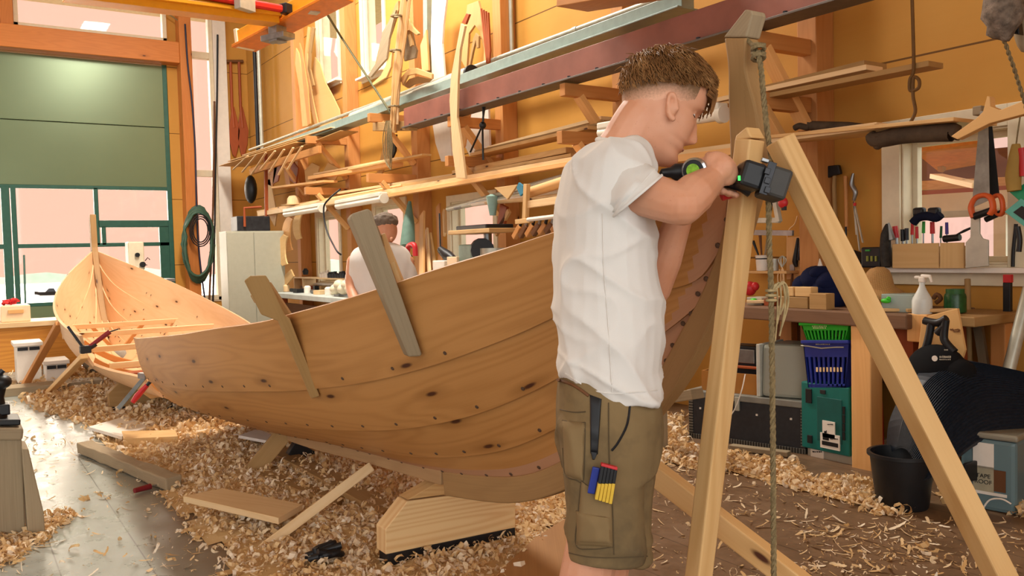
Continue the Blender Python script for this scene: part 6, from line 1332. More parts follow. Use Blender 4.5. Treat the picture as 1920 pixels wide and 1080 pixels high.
MB().box(c + V((-.145, -.02, .235)), (.03, .03, .03)).build('lug', M_black, bk, bev=.004)
C0 = spline([PD(1728, 905, 3.98), PD(1768, 878, 3.97), PD(1800, 855, 3.98), PD(1835, 830, 4.0), PD(1880, 814, 4.03), PD(1950, 806, 4.06)], 5)
C1 = spline([PD(1664, 850, 4.27), PD(1668, 790, 4.24), PD(1693, 735, 4.22), PD(1726, 697, 4.24), PD(1790, 672, 4.27), PD(1960, 712, 4.32)], 5)
rows = []; NR = 76
for k in range(NR + 1):
    s_ = k / NR; row = []
    for a_, b_ in zip(C0, C1):
        p = lerp(a_, b_, s_); p = p + cu * (.10 * math.sin(math.pi * s_)) - fw * (.04 * math.sin(math.pi * s_)) + (cu * .5 - fw) * (.007 if (k % 2 and s_ < .8) else 0); row.append(p)
    rows.append(row)
m_ = MB(); m_.loft(rows, closed=False, cap=False); m_.loft([[p - cu * .012 + fw * .012 for p in r] for r in reversed(rows)], closed=False, cap=False)
mt_ = one(m_, 'rubber_mat', plain('mat_blueblack', '1b212b', .45, var=.35, scale=60), 'ribbed blue-black rubber mat arched over boxes at the right', 'mat', bev=0)
cbx = thing('storage_box', 'clear bluish storage box with paper notes, under the arched rubber mat', 'box', PZ(1880, 965))
pa, pb = PZ(1800, 948), PZ(1905, 968); u_ = (pb - pa).normalized(); n_ = V((-u_.y, u_.x, 0)); hh = .34
def cb_(u0, u1, z0, z1, d0, d1): return MB().hexa([pa + u_ * u + n_ * d + V((0, 0, z)) for z in (z0, z1) for u, d in ((u0, d0), (u1, d0), (u1, d1), (u0, d1))])
wl = (pb - pa).length
cb_(0, wl, .0, hh, 0, .4).build('box_body', plastic('box_clear', '7c979c', .35, .12), cbx, bev=.02)
cb_(.012, wl - .012, .01, .22, .012, .38).build('filling', plain('filling_blue', '27414a', .8, var=.4), cbx)
cb_(-.01, wl + .01, hh, hh + .03, -.01, .41).build('lid', plastic('box_lid', 'a09a88', .25, .2), cbx, bev=.01)
cb_(.06, .15, .20, .32, -.006, -.002).build('paper', M_white, cbx); cb_(.06, .15, .09, .21, -.006, -.002).build('paper', plain('paper_tan', 'a39a80', .8), cbx); cb_(.15, .20, .10, .20, -.006, -.002).build('paper', M_dkwood, cbx); cb_(.06, .205, .078, .092, -.007, -.002).build('paper', M_white, cbx)
def text(s, p, ax_, up_, size, mat, name, parent):
    cu_ = bpy.data.curves.new(name, 'FONT'); cu_.body = s; cu_.size = size; cu_.align_x = 'CENTER'; cu_.extrude = .0006; cu_.materials.append(mat)
    t0_ = bpy.data.objects.new(name, cu_); COL.objects.link(t0_); me_ = bpy.data.meshes.new_from_object(t0_.evaluated_get(bpy.context.evaluated_depsgraph_get())); bpy.data.objects.remove(t0_); o = bpy.data.objects.new(name, me_); COL.objects.link(o); o.parent = parent
    n = V(ax_).cross(V(up_)); M_ = Matrix((ax_, up_, n)).transposed().to_4x4(); M_.translation = V(p) - wloc(parent); o.matrix_local = M_; return o
text('TAPE\nROOF', pa + u_ * .105 + V((0, 0, .155)) - n_ * .0075, u_, V((0, 0, 1)), .028, M_dsteel, 'lettering', cbx)
o = MB(); o.tube(spline([pa + u_ * x - n_ * .06 + V((0, 0, z)) for x, z in ((.12, .02), (.15, .07), (.2, .085), (.24, .07))], 5), .004, 6); one(o, 'string', M_white, 'white string loop on the shavings before the clear box', 'string', bev=0)
one(blk(1805, 870, 1812, 905, YF - .3, .25), 'panel_edge', M_black, 'black board edge standing beside the clear storage box', 'board')
# black bag with frame handle, boards behind
bg_ = thing('bag', 'black bag with open frame handle and pale round badge behind the rubber mat', 'bag', PY(1760, 700, YF + .0))
o = MB(); o.ball(PY(1757, 696, YF - .10), (.15, .11, .135), 18, 12); o.ball(PY(1790, 703, YF - .1), (.11, .09, .09), 14, 10); o.build('bag_body', cloth('bag_black', '121214', .2), bg_, smooth=60)
for px in ([(1733, 601), (1745, 604), (1760, 605), (1775, 597)], [(1746, 606), (1742, 630), (1735, 655), (1722, 680)], [(1773, 600), (1770, 625), (1772, 640), (1790, 660)], [(1757, 625), (1764, 618), (1770, 612)]):
    MB().tube(spline([PY(x, y, YF - .10) for x, y in px], 4), .020, 8).build('frame_tube', M_black, bg_, smooth=60)
MB().lathe([(.001, 0), (.014, 0), (.014, .004), (.001, .004)], PY(1753, 672, YF - .213), (0, -1, 0), 16).build('badge', M_white, bg_); m_ = marks(MB(), 1761, 667, 1783, 671, YF - .205, 8, seed=12); marks(m_, 1761, 673, 1783, 675, YF - .205, 7, seed=13); marks(m_, 1770, 655, 1778, 657, YF - .19, 3, seed=14).build('print', M_zinc, bg_)
wp_ = lambda px, Y, th, nm, mt, lb, ct: one(poly_y(px, Y, th), nm, mt, lb, ct, bev=.003)
o = wp_(((1742, 592), (1797, 578), (1811, 656), (1800, 690), (1722, 690), (1730, 606)), YF + .06, .02, 'board', M_templ, 'pale trapezoid board with faint scribbles standing behind the black bag', 'board')
M_scr = plain('scribble', '7a4a2a', .8); m_ = MB(); rr_ = random.Random(4)
for k in range(9): blk(1781 + 2.2 * k, 617 + rr_.uniform(-1, 1), 1782.4 + 2.2 * k, 620 + rr_.uniform(-1, 1), YF + .047, .002, m_)
for k in range(4): blk(1788 + 3 * k, 621, 1790 + 3 * k, 623, YF + .047, .002, m_)
s_ = m_.build('scribble', M_scr, o)
one(MB().beam(PY(1728, 688, YF + .0), PY(1738, 604, YF + .02), .05, .02, (0, 1, 0)), 'board', M_templ, 'narrow pale board standing left of the trapezoid board', 'board')
one(MB().tube([PY(1818, 705, YF + .5), PY(1816, 620, YF + .55), PY(1814, 523, YF + .6)], .016, 10), 'broom_handle', M_brace, 'round brown broom handle leaning on the yellow wall', 'handle', bev=0, smooth=50)
one(MB().beam(PY(1848, 700, YF + .5), PY(1834, 610, YF + .6), .05, .03, (0, 1, 0)), 'board', M_grayw, 'grey board stub leaning low on the yellow wall right of the broom handle', 'board')
one(MB().beam(PY(1808, 690, YF + .42), PY(1803, 590, YF + .5), .03, .03, (0, 1, 0)), 'batten', M_redwood, 'dark red batten between the trapezoid board and the broom handle', 'batten')
t = thing('spirit_level', 'red and black long tool standing against the yellow wall at the right', 'tool', PY(1887, 700, YF + .5)); Yl = YF + .55
blk(1880, 515, 1895, 530, Yl, .03).build('end_cap', M_red, t, bev=.003); blk(1880, 530, 1894, 608, Yl, .028).build('middle', M_black, t, bev=.003); blk(1880, 606, 1894, 715, Yl, .03).build('lower_part', M_red, t, bev=.003)
one(MB().tube([toz(PY(1930, 540, YF + .35), PY(1885, 720, YF + .15)), PY(1930, 540, YF + .35)], .03, 12), 'pole', M_zinc, 'thick grey pole leaning at the right edge beside the red tool', 'pole', bev=0, smooth=50)
# on the bench
def on(px, Y): p = PY(px, 575, Y); p.z = ZB; return p
o = lambda mb, nm, mt, lb, ct, **k: one(mb, nm, mt, lb, ct, **k)
def bb(x0, y0, x1, Y, dep, nm, mt, lb, ct='block', z0=None, bev=.004):
    a, b = PY(x0, y0, Y), PY(x1, y0, Y); z = ZB if z0 is None else z0; return one(MB().box(((a.x + b.x) / 2, Y + dep / 2, (a.z + z) / 2), (b.x - a.x, dep, a.z - z)), nm, mt, lb, ct, bev=bev)
bb(1464, 556, 1514, YF + .05, .1, 'wood_block', M_brace, 'long wood block on the bench carrying two small blocks')
zt = PY(1490, 556, YF + .05).z
bb(1470, 538, 1487, YF + .06, .07, 'wood_block', M_ply, 'small cube of wood on the long block, left one', z0=zt); bb(1490, 538, 1520, YF + .06, .07, 'wood_block', M_ply, 'small oblong of wood on the long block, right one', z0=zt)
bb(1517, 550, 1549, YF + .04, .08, 'wood_block', M_brace, 'upright wood block on the bench in front of the dark jacket')
o_ = MB(); 
for (x, y, r_) in ((1530, 525, .10), (1512, 535, .08), (1548, 545, .11), (1560, 560, .09), (1540, 512, .05), (1555, 530, .08)): o_.ball(PY(x, y, YF + .32), (r_, .1, r_ * .9), 14, 10)
jk = one(o_, 'jacket', cloth('navy_cloth', '141a3a', .2), 'dark navy jacket bundled on the bench', 'jacket', bev=0, smooth=60)
wp_(((1531, 508), (1537, 484), (1545, 506), (1541, 520)), YF + .42, .01, 'tablet', M_white, 'small white sheet propped behind the navy jacket', 'sheet')
hp_ = PY(1655, 556, YF + .25)
ht = thing('straw_hat', 'tan straw sun hat lying on the workbench under the window', 'hat', hp_)
def straw_mat():
    t = NT('straw_weave'); uv = t.N('ShaderNodeTexCoord').outputs['UV']; s = t.N('ShaderNodeSeparateXYZ', {0: uv}); w = t.math('SINE', t.math('MULTIPLY', s.outputs[0], 900.0)); w2 = t.math('SINE', t.math('MULTIPLY', s.outputs[1], 500.0)); h = t.math('ADD', w, t.math('MULTIPLY', w2, .5))
    t.setc(t.ramp(t.math('MULTIPLY_ADD', h, .25, .5) if 0 else t.math('ADD', t.math('MULTIPLY', h, .25), .5), [(0, lin('8a6030')), (1, lin('c79a5c'))])); t.b.inputs['Roughness'].default_value = .8; t.bump(h, .4, .002); return t.mat
ht_ = MB(); ht_.lathe([(.135, -.015), (.118, .006), (.085, .03), (.076, .05), (.072, .10), (.062, .135), (.04, .155), (.001, .163)], hp_ + V((-.01, 0, .01)), V((-.08, -.12, 1)), 28); ht_.build('crown_and_brim', straw_mat(), ht, smooth=60)
hpz = V((hp_.x, hp_.y, ZB)); one(MB().lathe([(.03, 0), (.035, .0), (.035, .045), (.03, .045)], PY(1634, 570, YF + .1), (0, 0, 1), 16), 'wood_ring', M_brace, 'small brown wooden ring on the bench below the hat', 'ring', bev=0, smooth=40)
bb(1652, 551, 1712, YF + .12, .16, 'tray', plastic('tray_clear', 'b4c6c0', .3, .2), 'clear plastic tray on the bench in front of the straw hat', 'tray')
one(MB().ball(PY(1661, 564, YF + .1), (.03, .02, .014), 10, 6).ball(PY(1666, 560, YF + .1), (.012, .015, .012), 8, 6), 'putty', plain('bright_green', '3fc02a', .5), 'bright green scrap in the clear tray', 'scrap', bev=0, smooth=60)
sp0 = PY(1729, 573, YF + .1); t = thing('spray_bottle', 'white trigger spray bottle on the bench under the window', 'bottle', V((sp0.x, sp0.y, ZB)))
s0 = V((sp0.x, sp0.y, ZB)); MB().lathe([(.001, 0), (.048, 0), (.05, .005), (.05, .07), (.046, .085), (.024, .125), (.014, .15), (.014, .168), (.001, .168)], s0, (0, 0, 1), 24).build('bottle', plain('bottle_white', 'cfd2cc', .35, var=.03), t, smooth=45)
MB().box(s0 + V((.002, 0, .182)), (.032, .03, .03)).box(s0 + V((-.025, 0, .194)), (.03, .022, .016)).build('head', M_white, t, bev=.006); MB().tube([s0 + V((.0, 0, .2)), s0 + V((.05, -.01, .2)), s0 + V((.06, -.01, .17))], [.012, .010, .006], 8).build('trigger', M_white, t, smooth=50)
jr = PY(1791, 578, YF + .3); t = thing('jar', 'green ribbed jar on the bench end by the broom handle', 'jar', V((jr.x, jr.y, ZB))); j0 = V((jr.x, jr.y, ZB)); MB().lathe([(.001, 0), (.055, 0), (.055, .085), (.05, .10), (.001, .10)], j0, (0, 0, 1), 18).build('jar_body', plain('jar_green', '1d4a22', .3, var=.4, scale=40), t, smooth=45); MB().lathe([(.001, .10), (.046, .10), (.046, .125), (.001, .125)], j0, (0, 0, 1), 18).build('lid', plain('lid_green', '2b5a2a', .5), t, smooth=45)
for k, (x0, y0, x1, y1, mt, lb) in enumerate(((1650, 572, 1722, 566, M_ply, 'flat pale lath lying on the bench before the tray'), (1700, 576, 1765, 564, M_brace, 'brown lath lying askew before the spray bottle'), (1725, 578, 1795, 573, M_ply, 'thin plywood strip along the bench end'), (1400, 574, 1455, 572, M_pale, 'pale strip lying at the bench edge behind the rope'))):
    p0, p1 = PY(x0, y0, YF + .08), PY(x1, y1, YF + .2); p0.z = p1.z = ZB + .012 + .004 * k; one(MB().beam(p0, p1, .05, .018), 'lath', mt, lb, 'lath')
one(MB().tube(spline([PY(1750, 560, YF + .3), PY(1757, 552, YF + .3), PY(1764, 560, YF + .3), PY(1755, 568, YF + .3)], 4), .012, 7), 'tool', M_dkwood, 'small dark red tool lying right of the spray bottle', 'tool', bev=0, smooth=60)
one(MB().ball(PY(1406, 541, YF + .3), (.045, .045, .05), 12, 8).ball(PY(1416, 537, YF + .3), (.025, .03, .03), 8, 6), 'ear_muffs', M_red, 'red ear muffs on the bench by the upright leg', 'ear muffs', bev=0, smooth=60)
bb(1400, 557, 1428, YF + .15, .12, 'tray', plain('tray_white', 'a9a08e', .6), 'small whitish tray of bits on the bench behind the upright leg', 'tray'); one(MB().ball(PY(1413, 563, YF + .14), (.025, .02, .014), 8, 6), 'cap', plain('bright_green', '3fc02a', .5), 'green cap in the small whitish tray', 'cap', bev=0, smooth=60)
bb(1432, 560, 1450, YF + .12, .08, 'tin', M_redwood, 'dark reddish tin on the bench left of the rope', 'tin'); bb(1440, 556, 1458, YF + .2, .08, 'cup', M_pale, 'pale cup on the bench beside the wood blocks', 'cup')
# small shelf, pegboard and hanging tools on the wall left of the window
YS = YW - .14
t = thing('wall_shelf', 'short pine wall shelf carrying a white tub left of the pegboard', 'shelf', PY(1440, 510, YS)); a, b = PY(1398, 510, YS), PY(1478, 508, YS); MB().box(((a.x + b.x) / 2, YS + .06, a.z), (b.x - a.x, .16, .018)).build('shelf_board', M_pine, t, bev=.002)
zt = a.z + .01
def tub(px, r, h, Y, mt, lb, nm='tub'): p = PY(px, 500, Y); p.z = zt; t = thing(nm, lb, nm, p); MB().lathe([(.001, 0), (r * .85, 0), (r, h), (r * 1.06, h), (r * 1.06, h + .008), (r * .9, h + .008), (r * .8, .01), (.001, .01)], p, (0, 0, 1), 20).build('tub_body', mt, t, smooth=45); return t, p
t, p = tub(1429, .045, .10, YS + .02, M_white, 'white plastic tub with a dark band on the short wall shelf'); MB().lathe([(.0465, .08), (.048, .088)], p, (0, 0, 1), 20, cap=False).build('band', M_dsteel, t)
tub(1452, .032, .075, YS + .03, M_zinc, 'grey cup beside the white tub on the short wall shelf', 'cup')
for k, (x0, y0, x1, y1) in enumerate(((1422, 478, 1412, 452), (1428, 478, 1425, 440), (1434, 478, 1440, 446))): one(MB().tube([PY(x0, y0, YS + .02), PY(x1, y1, YS + .02)], [.006, .011], 8), 'paint_brush', [M_black, M_dkwood, M_grayw][k], ['black brush leaning left in the white tub', 'brown brush upright in the white tub', 'grey brush leaning right in the white tub'][k], 'brush', bev=0, smooth=50)
m_ = MB()
for k in range(3): m_.tube(spline([PY(1462 + 3 * k, 505, YS), PY(1458 + 6 * k, 520, YS - .02), PY(1462 + 4 * k, 540 + 5 * k, YS - .02), PY(1470 - k, 515, YS - .01), PY(1466, 500, YS)], 5), .004, 5)
one(m_, 'hanging_string', M_pale, 'pale string hank hanging off the short wall shelf', 'string', bev=0, smooth=60)
m_ = MB()
for k in range(2): m_.tube(spline([PY(1466, 502, YS), PY(1460 + 4 * k, 488, YS), PY(1467, 480, YS), PY(1474 - 4 * k, 488, YS), PY(1466, 502, YS)], 5), .004, 5)
one(m_, 'whisk', M_zinc, 'small wire whisk standing at the end of the short wall shelf', 'whisk', bev=0, smooth=60)
wp_(((1476, 445), (1522, 442), (1522, 522), (1476, 524)), YW - .02, .02, 'hanging_pegboard', M_studL, 'small orange-brown pegboard on the wall above the wood blocks', 'board')
t = thing('hanging_thermometer', 'red thermometer on a pale wooden strip on the pegboard', 'thermometer', PY(1506, 500, YW - .05)); blk(1502, 458, 1510, 506, YW - .05, .012).build('plate', M_pale, t, bev=.002); blk(1504, 466, 1508, 502, YW - .056, .008).build('column', M_red, t)
def hang(nm, px, Y, r, mt, lb, ct=None): return one(MB().tube(spline([PY(x, y, Y) for x, y in px], 4), r, 8), nm if nm.startswith('hanging') else 'hanging_' + nm, mt, lb, ct or nm, bev=0, smooth=60)
hang('pliers', [(1496, 446), (1494, 465), (1491, 490), (1494, 500)], YW - .06, [.008, .014, .02, .01], M_black, 'black clamp tool hanging on the pegboard, left of the thermometer', 'tool')
hang('file', [(1500, 448), (1499, 470), (1497, 488)], YW - .09, [.006, .01, .008], M_dsteel, 'dark steel file hanging on the pegboard beside the thermometer', 'tool')
t = thing('hanging_scraper', 'steel scraper with dark handle hanging low below the pegboard', 'tool', PY(1484, 538, YW - .06)); poly_y(((1481, 497), (1489, 494), (1490, 512), (1482, 514)), YW - .06, .006).build('blade', M_steel, t); MB().tube([PY(1486, 512, YW - .06), PY(1484, 538, YW - .06)], [.006, .012], 8).build('handle', M_dkwood, t, smooth=50)
t = thing('hanging_clamp', 'grey steel clamp bar hanging across behind the upright leg', 'clamp', PY(1410, 415, 4.5)); MB().beam(PY(1346, 414, 4.5), PY(1462, 413, 4.5), .03, .035).build('bar', M_zinc, t, bev=.003); MB().beam(PY(1461, 416, 4.5), PY(1453, 372, 4.5), .03, .035, (0, 1, 0)).build('arm', M_zinc, t, bev=.003)
one(MB().beam(PY(1410, 436, 4.55), PY(1487, 437, 4.55), .02, .035), 'hanging_ruler', M_steel, 'wide steel ruler lying on the wall below the clamp bar', 'ruler', bev=.001)
hang('hanging_tool', [(1446, 372), (1443, 395), (1440, 420)], 4.52, [.012, .016, .006], M_black, 'black-handled tool hanging behind the rope', 'tool')
t = thing('hanging_tape', 'red tape measure hanging below the drill battery', 'tape', PY(1468, 390, 4.4)); MB().ball(PY(1468, 380, 4.4), (.035, .025, .035), 14, 10).build('case', M_red, t, smooth=60); MB().box(PY(1470, 390, 4.4), (.03, .02, .03)).build('hook', M_black, t, bev=.003)
hang('cable', [(1495, 405), (1490, 420), (1480, 430), (1476, 445)], YW - .04, .004, M_pale, 'thin pale cable curling above the pegboard', 'cable')
t = thing('hanging_mallet', 'black mallet head on a grey-blue shaft hanging on the yellow wall', 'mallet', PY(1517, 360, YW - .06)); MB().ball(PY(1515, 274, YW - .08), (.045, .04, .035), 14, 10).build('head', M_black, t, smooth=60); MB().tube([PY(1516, 282, YW - .06), PY(1516, 320, YW - .06), PY(1518, 362, YW - .06)], [.018, .022, .02], 10).build('shaft', plain('shaft_blue', '5e6a74', .5, .3), t, smooth=60)
hang('shears', [(1499, 295), (1504, 312), (1508, 330), (1512, 345)], YW - .05, [.008, .016, .012, .008], M_dsteel, 'dark shears hanging left of the mallet', 'tool')
t = thing('hanging_axe', 'black-headed axe with a long pale handle hanging beside the window', 'axe', PY(1566, 445, YW - .05)); poly_y(((1539, 316), (1556, 311), (1574, 309), (1578, 326), (1562, 330), (1541, 340)), YW - .06, .03).build('head', M_black, t, bev=.006); MB().tube(spline([PY(1567, 310, YW - .05), PY(1564, 350, YW - .05), PY(1566, 400, YW - .05), PY(1568, 440, YW - .05), PY(1562, 448, YW - .05)], 5), [.012, .018, .018, .018, .014], 10, flat=.7).build('handle', M_brace, t, smooth=60)
hang('hanging_shaft', [(1585, 330), (1586, 360), (1587, 430)], YW - .04, [.014, .012, .012], M_stud, 'orange wooden handle hanging right of the axe', 'handle'); hang('bar', [(1586, 425), (1586, 478)], YW - .06, .007, M_black, 'thin black bar on the wall above the dustpan', 'bar')
t = thing('hanging_measure', 'steel hook with long folded pale legs hanging left of the window frame', 'tool', PY(1612, 478, YW - .06)); MB().tube(spline([PY(1600, 325, YW - .06), PY(1597, 345, YW - .06), PY(1604, 360, YW - .06), PY(1601, 376, YW - .06)], 5), [.008, .016, .016, .01], 8).build('hook', M_steel, t, smooth=60)
for x1, y1 in ((1612, 470), (1618, 455), (1606, 440)): MB().beam(PY(1601, 378, YW - .06), PY(x1, y1, YW - .06), .012, .006).build('leg', M_zinc, t)
blk(1600, 380, 1604, 386, YW - .075, .01).build('joint', M_red, t)
one(MB().beam(PY(1584, 474, YW - .1), PY(1622, 488, YW - .1), .1, .025, (0, -.4, 1)), 'hanging_dustpan', M_dsteel, 'dark dustpan sticking out below the steel hook tool', 'dustpan', bev=.004)
o_ = blk(1614, 463, 1650, 502, YW - .16, .12); t = tag(o_.build('tool_case', M_black, bev=.01), 'black open tool case on the wall left of the window tool box', 'case'); m_ = MB(); 
for k in range(3): blk(1624 + 8 * k, 480, 1627 + 8 * k, 490, YW - .17, .012).build('bit', plain('bit_yellow', '8a8a3a', .5), t)
blk(1622, 468, 1630, 471, YW - .17, .012).build('sticker', M_green, t)
t = thing('hanging_holster', 'dark patterned boot-shaped holster hanging at the window edge', 'holster', PY(1661, 500, YW - .15)); MB().tube(spline([PY(1664, 420, YW - .14), PY(1661, 440, YW - .15), PY(1660, 470, YW - .15), PY(1662, 500, YW - .15)], 4), [.012, .04, .045, .04], 12, flat=.6).build('sheath', plain('holster', '2a241e', .7, var=.6, scale=40), t, smooth=60); MB().tube([PY(1666, 418, YW - .14), PY(1672, 450, YW - .14)], [.006, .025], 8).build('blade', M_steel, t)
# tool box on the sill
YT = YW - .14
tb = thing('tool_box', 'plywood box of hand tools standing on the window sill', 'box', PY(1740, 505, YT)); zs_ = PY(1740, 503, YT).z; ztb = PY(1740, 456, YT).z
a, m__, b = PY(1674, 480, YT), PY(1762, 480, YT), PY(1808, 480, YT)
for x0, x1 in ((a.x, m__.x - .004), (m__.x + .004, b.x)): MB().box(((x0 + x1) / 2, YT, (zs_ + ztb) / 2), (x1 - x0, .012, ztb - zs_)).build('front_panel', M_ply, tb, bev=.002)
MB().box(((a.x + b.x) / 2, YT + .12, (zs_ + ztb) / 2 - .01), (b.x - a.x, .01, ztb - zs_ - .02)).build('back_panel', M_ply, tb); MB().box(((a.x + b.x) / 2, YT + .06, zs_ + .006), (b.x - a.x, .12, .012)).build('bottom', M_ply, tb)
tools = [(1678, 424, 1684, M_red, 'broad red handle', .016), (1692, 430, 1694, M_black, 'black pliers handle', .012), (1700, 428, 1700, M_dsteel, 'dark steel tool', .012), (1711, 418, 1710, M_red, 'slim red screwdriver', .009), (1719, 425, 1720, M_red, 'second slim red screwdriver', .009), (1732, 415, 1731, M_green, 'green screwdriver', .009), (1748, 416, 1749, M_red, 'thick red screwdriver', .013), (1765, 424, 1763, plain('dkgreen', '1f5a32', .5), 'dark green screwdriver', .007), (1775, 417, 1776, plain('violet', '4a3a8a', .5), 'violet screwdriver', .009)]
for x0, y0, x1, mt, lb, r_ in tools:
    t = thing('screwdriver', lb + ' standing in the window tool box', 'tool', PY(x1, 470, YT + .06)); MB().tube([PY(x0, y0, YT + .05), PY((x0 + x1) / 2, y0 + 22, YT + .055)], [r_, r_ * 1.1], 8).build('handle', mt, t, smooth=50); MB().tube([PY((x0 + x1) / 2, y0 + 22, YT + .055), PY(x1, 495, YT + .06)], r_ * .5, 6).build('shank', M_steel, t)
t = thing('hanging_ear_defenders', 'black ear defenders hanging in front of the window', 'ear defenders', PY(1738, 425, YT)); 
for x in (1724, 1752): MB().box(PY(x, 397, YT), (.066, .05, .05)).build('ear_cup', M_black, t, bev=.014)
MB().tube(spline([PY(1712, 418, YT - .02), PY(1722, 408, YT - .02), PY(1738, 405, YT - .02), PY(1755, 408, YT - .02), PY(1764, 402, YT - .02)], 4), .026, 8).build('band', cloth('navy_pad', '14182c', .2), t, smooth=60)
one(MB().tube([PY(1770, 448, YT + .02), PY(1800, 445, YT + .02)], .02, 8), 'sheath', M_black, 'black sheath lying on the tool box edge', 'sheath', bev=0, smooth=50)
hang('scissors', [(1824, 426, ), (1808, 433), (1790, 442)], YT - .02, [.006, .008, .003], M_black, 'black scissors hanging beside the grey hand float', 'scissors')
poly_ = [(1821, 396), (1838, 396), (1838, 438), (1843, 447), (1854, 450), (1854, 499), (1811, 503), (1811, 455), (1820, 445)]
wp_(poly_, YT - .03, .012, 'hanging_float', M_zinc, 'grey flat paddle-shaped blade hanging below the orange saws', 'tool')
Yq = YW - .22
t = thing('hanging_saw', 'steel handsaw with orange handle hanging in front of the window, nearer one', 'saw', PY(1840, 415, Yq)); poly_y(((1838, 208), (1852, 210), (1856, 375), (1822, 390)), Yq, .003).build('blade', plain('saw_steel', '9a958a', .5, .1, .4, 8), t)
hm_ = MB(); hm_.tube(spline([PY(1826, 408, Yq), PY(1821, 390, Yq), PY(1829, 372, Yq), PY(1846, 366, Yq), PY(1858, 372, Yq), PY(1862, 390, Yq), PY(1856, 402, Yq)], 5), .024, 10, flat=.6); hm_.build('handle', M_orange, t, smooth=60); MB().tube([PY(1826, 406, Yq), PY(1858, 395, Yq)], .02, 8).build('grip', M_black, t, smooth=60)
t = thing('hanging_saw', 'dark handsaw with orange handle hanging behind the steel one', 'saw', PY(1875, 410, Yq + .06)); poly_y(((1853, 210), (1858, 212), (1874, 366), (1856, 372)), Yq + .05, .003).build('blade', M_black, t); hm_ = MB(); hm_.tube(spline([PY(1858, 372, Yq + .05), PY(1872, 366, Yq + .05), PY(1879, 376, Yq + .05), PY(1880, 398, Yq + .05), PY(1872, 402, Yq + .05), PY(1862, 392, Yq + .05)], 5), .02, 10, flat=.6); hm_.build('handle', M_orange, t, smooth=60)
MB().tube([PY(1848, 412, Yq + .05), PY(1878, 398, Yq + .05)], .016, 8).build('grip', M_black, t, smooth=60)
one(MB().box(PY(1846, 209, Yq + .08), (.05, .16, .05)), 'saw_peg', M_grayw, 'weathered peg at the window top that the saws hang from', 'peg', bev=.006)
# right edge
hang('hanging_glove', [(1905, 270), (1904, 295), (1900, 330), (1902, 358)], Yq, [.02, .035, .04, .035], cloth('glove_tan', 'a8894a', .15), 'tan work glove hanging on strings right of the window', 'glove')
hang('string', [(1914, 210), (1908, 250), (1905, 275)], Yq, .004, M_rope, 'string that the tan glove hangs from', 'string')
hang('red_tool', [(1915, 278), (1918, 300), (1920, 330)], Yq, .022, M_red, 'red tool handle at the right edge beside the tan glove', 'tool')
t = thing('hanging_folder', 'teal plastic folder hanging cornerwise at the right edge', 'folder', PY(1910, 420, Yq)); poly_y(((1884, 397), (1915, 372), (1950, 395), (1925, 428)), Yq, .008).build('sleeve', plain('folder_teal', '5fb5a5', .4), t, bev=.002); poly_y(((1900, 398), (1916, 386), (1935, 398), (1922, 414)), Yq - .006, .004).build('dark_label', M_black, t)
wp_(((1893, 360), (1925, 342), (1955, 372), (1920, 384)), Yq + .03, .008, 'hanging_folder', plain('folder_green', '1f9a6a', .4), 'green plastic folder behind the teal one at the right edge', 'folder')
hang('hanging_strap', [(1908, 425), (1912, 450), (1910, 472)], Yq, .014, M_black, 'short black strap hanging below the teal folder', 'strap'); hang('rod', [(1905, 420), (1900, 470), (1899, 500)], YW - .03, .010, M_black, 'thin black rod against the right window casing', 'rod')
# bark floats hanging at the top right
m_ = MB(); g0_ = PD(1880, 15, 3.6); m_.ball(g0_, (.075, .08, .14), 16, 12); fl_ = one(m_, 'hanging_bundle', plain('bark_grey', '77695c', .9, var=.5, scale=30, bump=.8), 'lumpy grey bundle hanging from a rope at the top right', 'bundle', bev=0, smooth=70)
for v in fl_.data.vertices: v.co += v.normal * mnoise.noise(v.co * 22) * .02
m_ = MB(); m_.ball(PD(1922, 25, 3.7), (.05, .05, .17), 14, 10); one(m_, 'hanging_bundle', M_grayw, 'second grey bundle cut by the right edge at the top', 'bundle', bev=0, smooth=60)
one(poly_y(((1888, -10), (1906, -10), (1916, 66), (1893, 62)), PD(1890, 20, 3.66).y, .04), 'hanging_flap', M_black, 'black flap hanging between the two grey bundles at the top right', 'flap')
m_ = MB(); rope([PD(1880, -60, 3.6), PD(1881, 60, 3.6), PD(1888, 90, 3.62), PD(1905, 140, 3.66), PD(1945, 270, 3.75)], .008, m_, 200, 2); one(m_, 'hanging_rope', M_rope, 'brown rope running from the grey bundle to the right edge', 'rope', bev=0, smooth=60)
# ------------------------------------------------------------------ seen through the right window
br = thing('barn', 'neighbouring timber barn seen through the right-hand window', 'building', (-3.2, 12, -.5))
MB().prism([PY(1640, 300, 9.5), PY(1960, 270, 9.5), V((PY(1960, 345, 9.5).x, 9.5, PY(1960, 345, 9.5).z)), PY(1640, 362, 9.5)], .1, (0, 1, 0)).build('wall', M_barn, br)
MB().hexa([PY(1715, 286, 8.4), PY(1840, 268, 8.4), PY(1832, 309, 9.4), PY(1760, 322, 9.4)] + [p + V((0, 0, .08)) for p in (PY(1715, 286, 8.4), PY(1840, 268, 8.4), PY(1832, 309, 9.4), PY(1760, 322, 9.4))]).build('soffit', plain('soffit_orange', 'd98a3c', .5), br)
MB().beam(PY(1764, 260, 9.0), PY(1766, 320, 9.2), .06, .06, (0, 1, 0)).build('post', M_brace, br); MB().beam(PY(1640, 352, 9.2), PY(1960, 338, 9.2), .1, .1).build('beam', M_pine, br); MB().beam(PY(1755, 330, 9.0), PY(1835, 348, 8.6), .14, .05).build('rafter', M_pale, br)
MB().beam(PY(1640, 378, 9.0), PY(1960, 362, 9.0), .2, .18).build('gutter', M_redwood, br); MB().beam(PY(1640, 392, 8.9), PY(1960, 376, 8.9), .3, .24).build('eave', M_white, br)
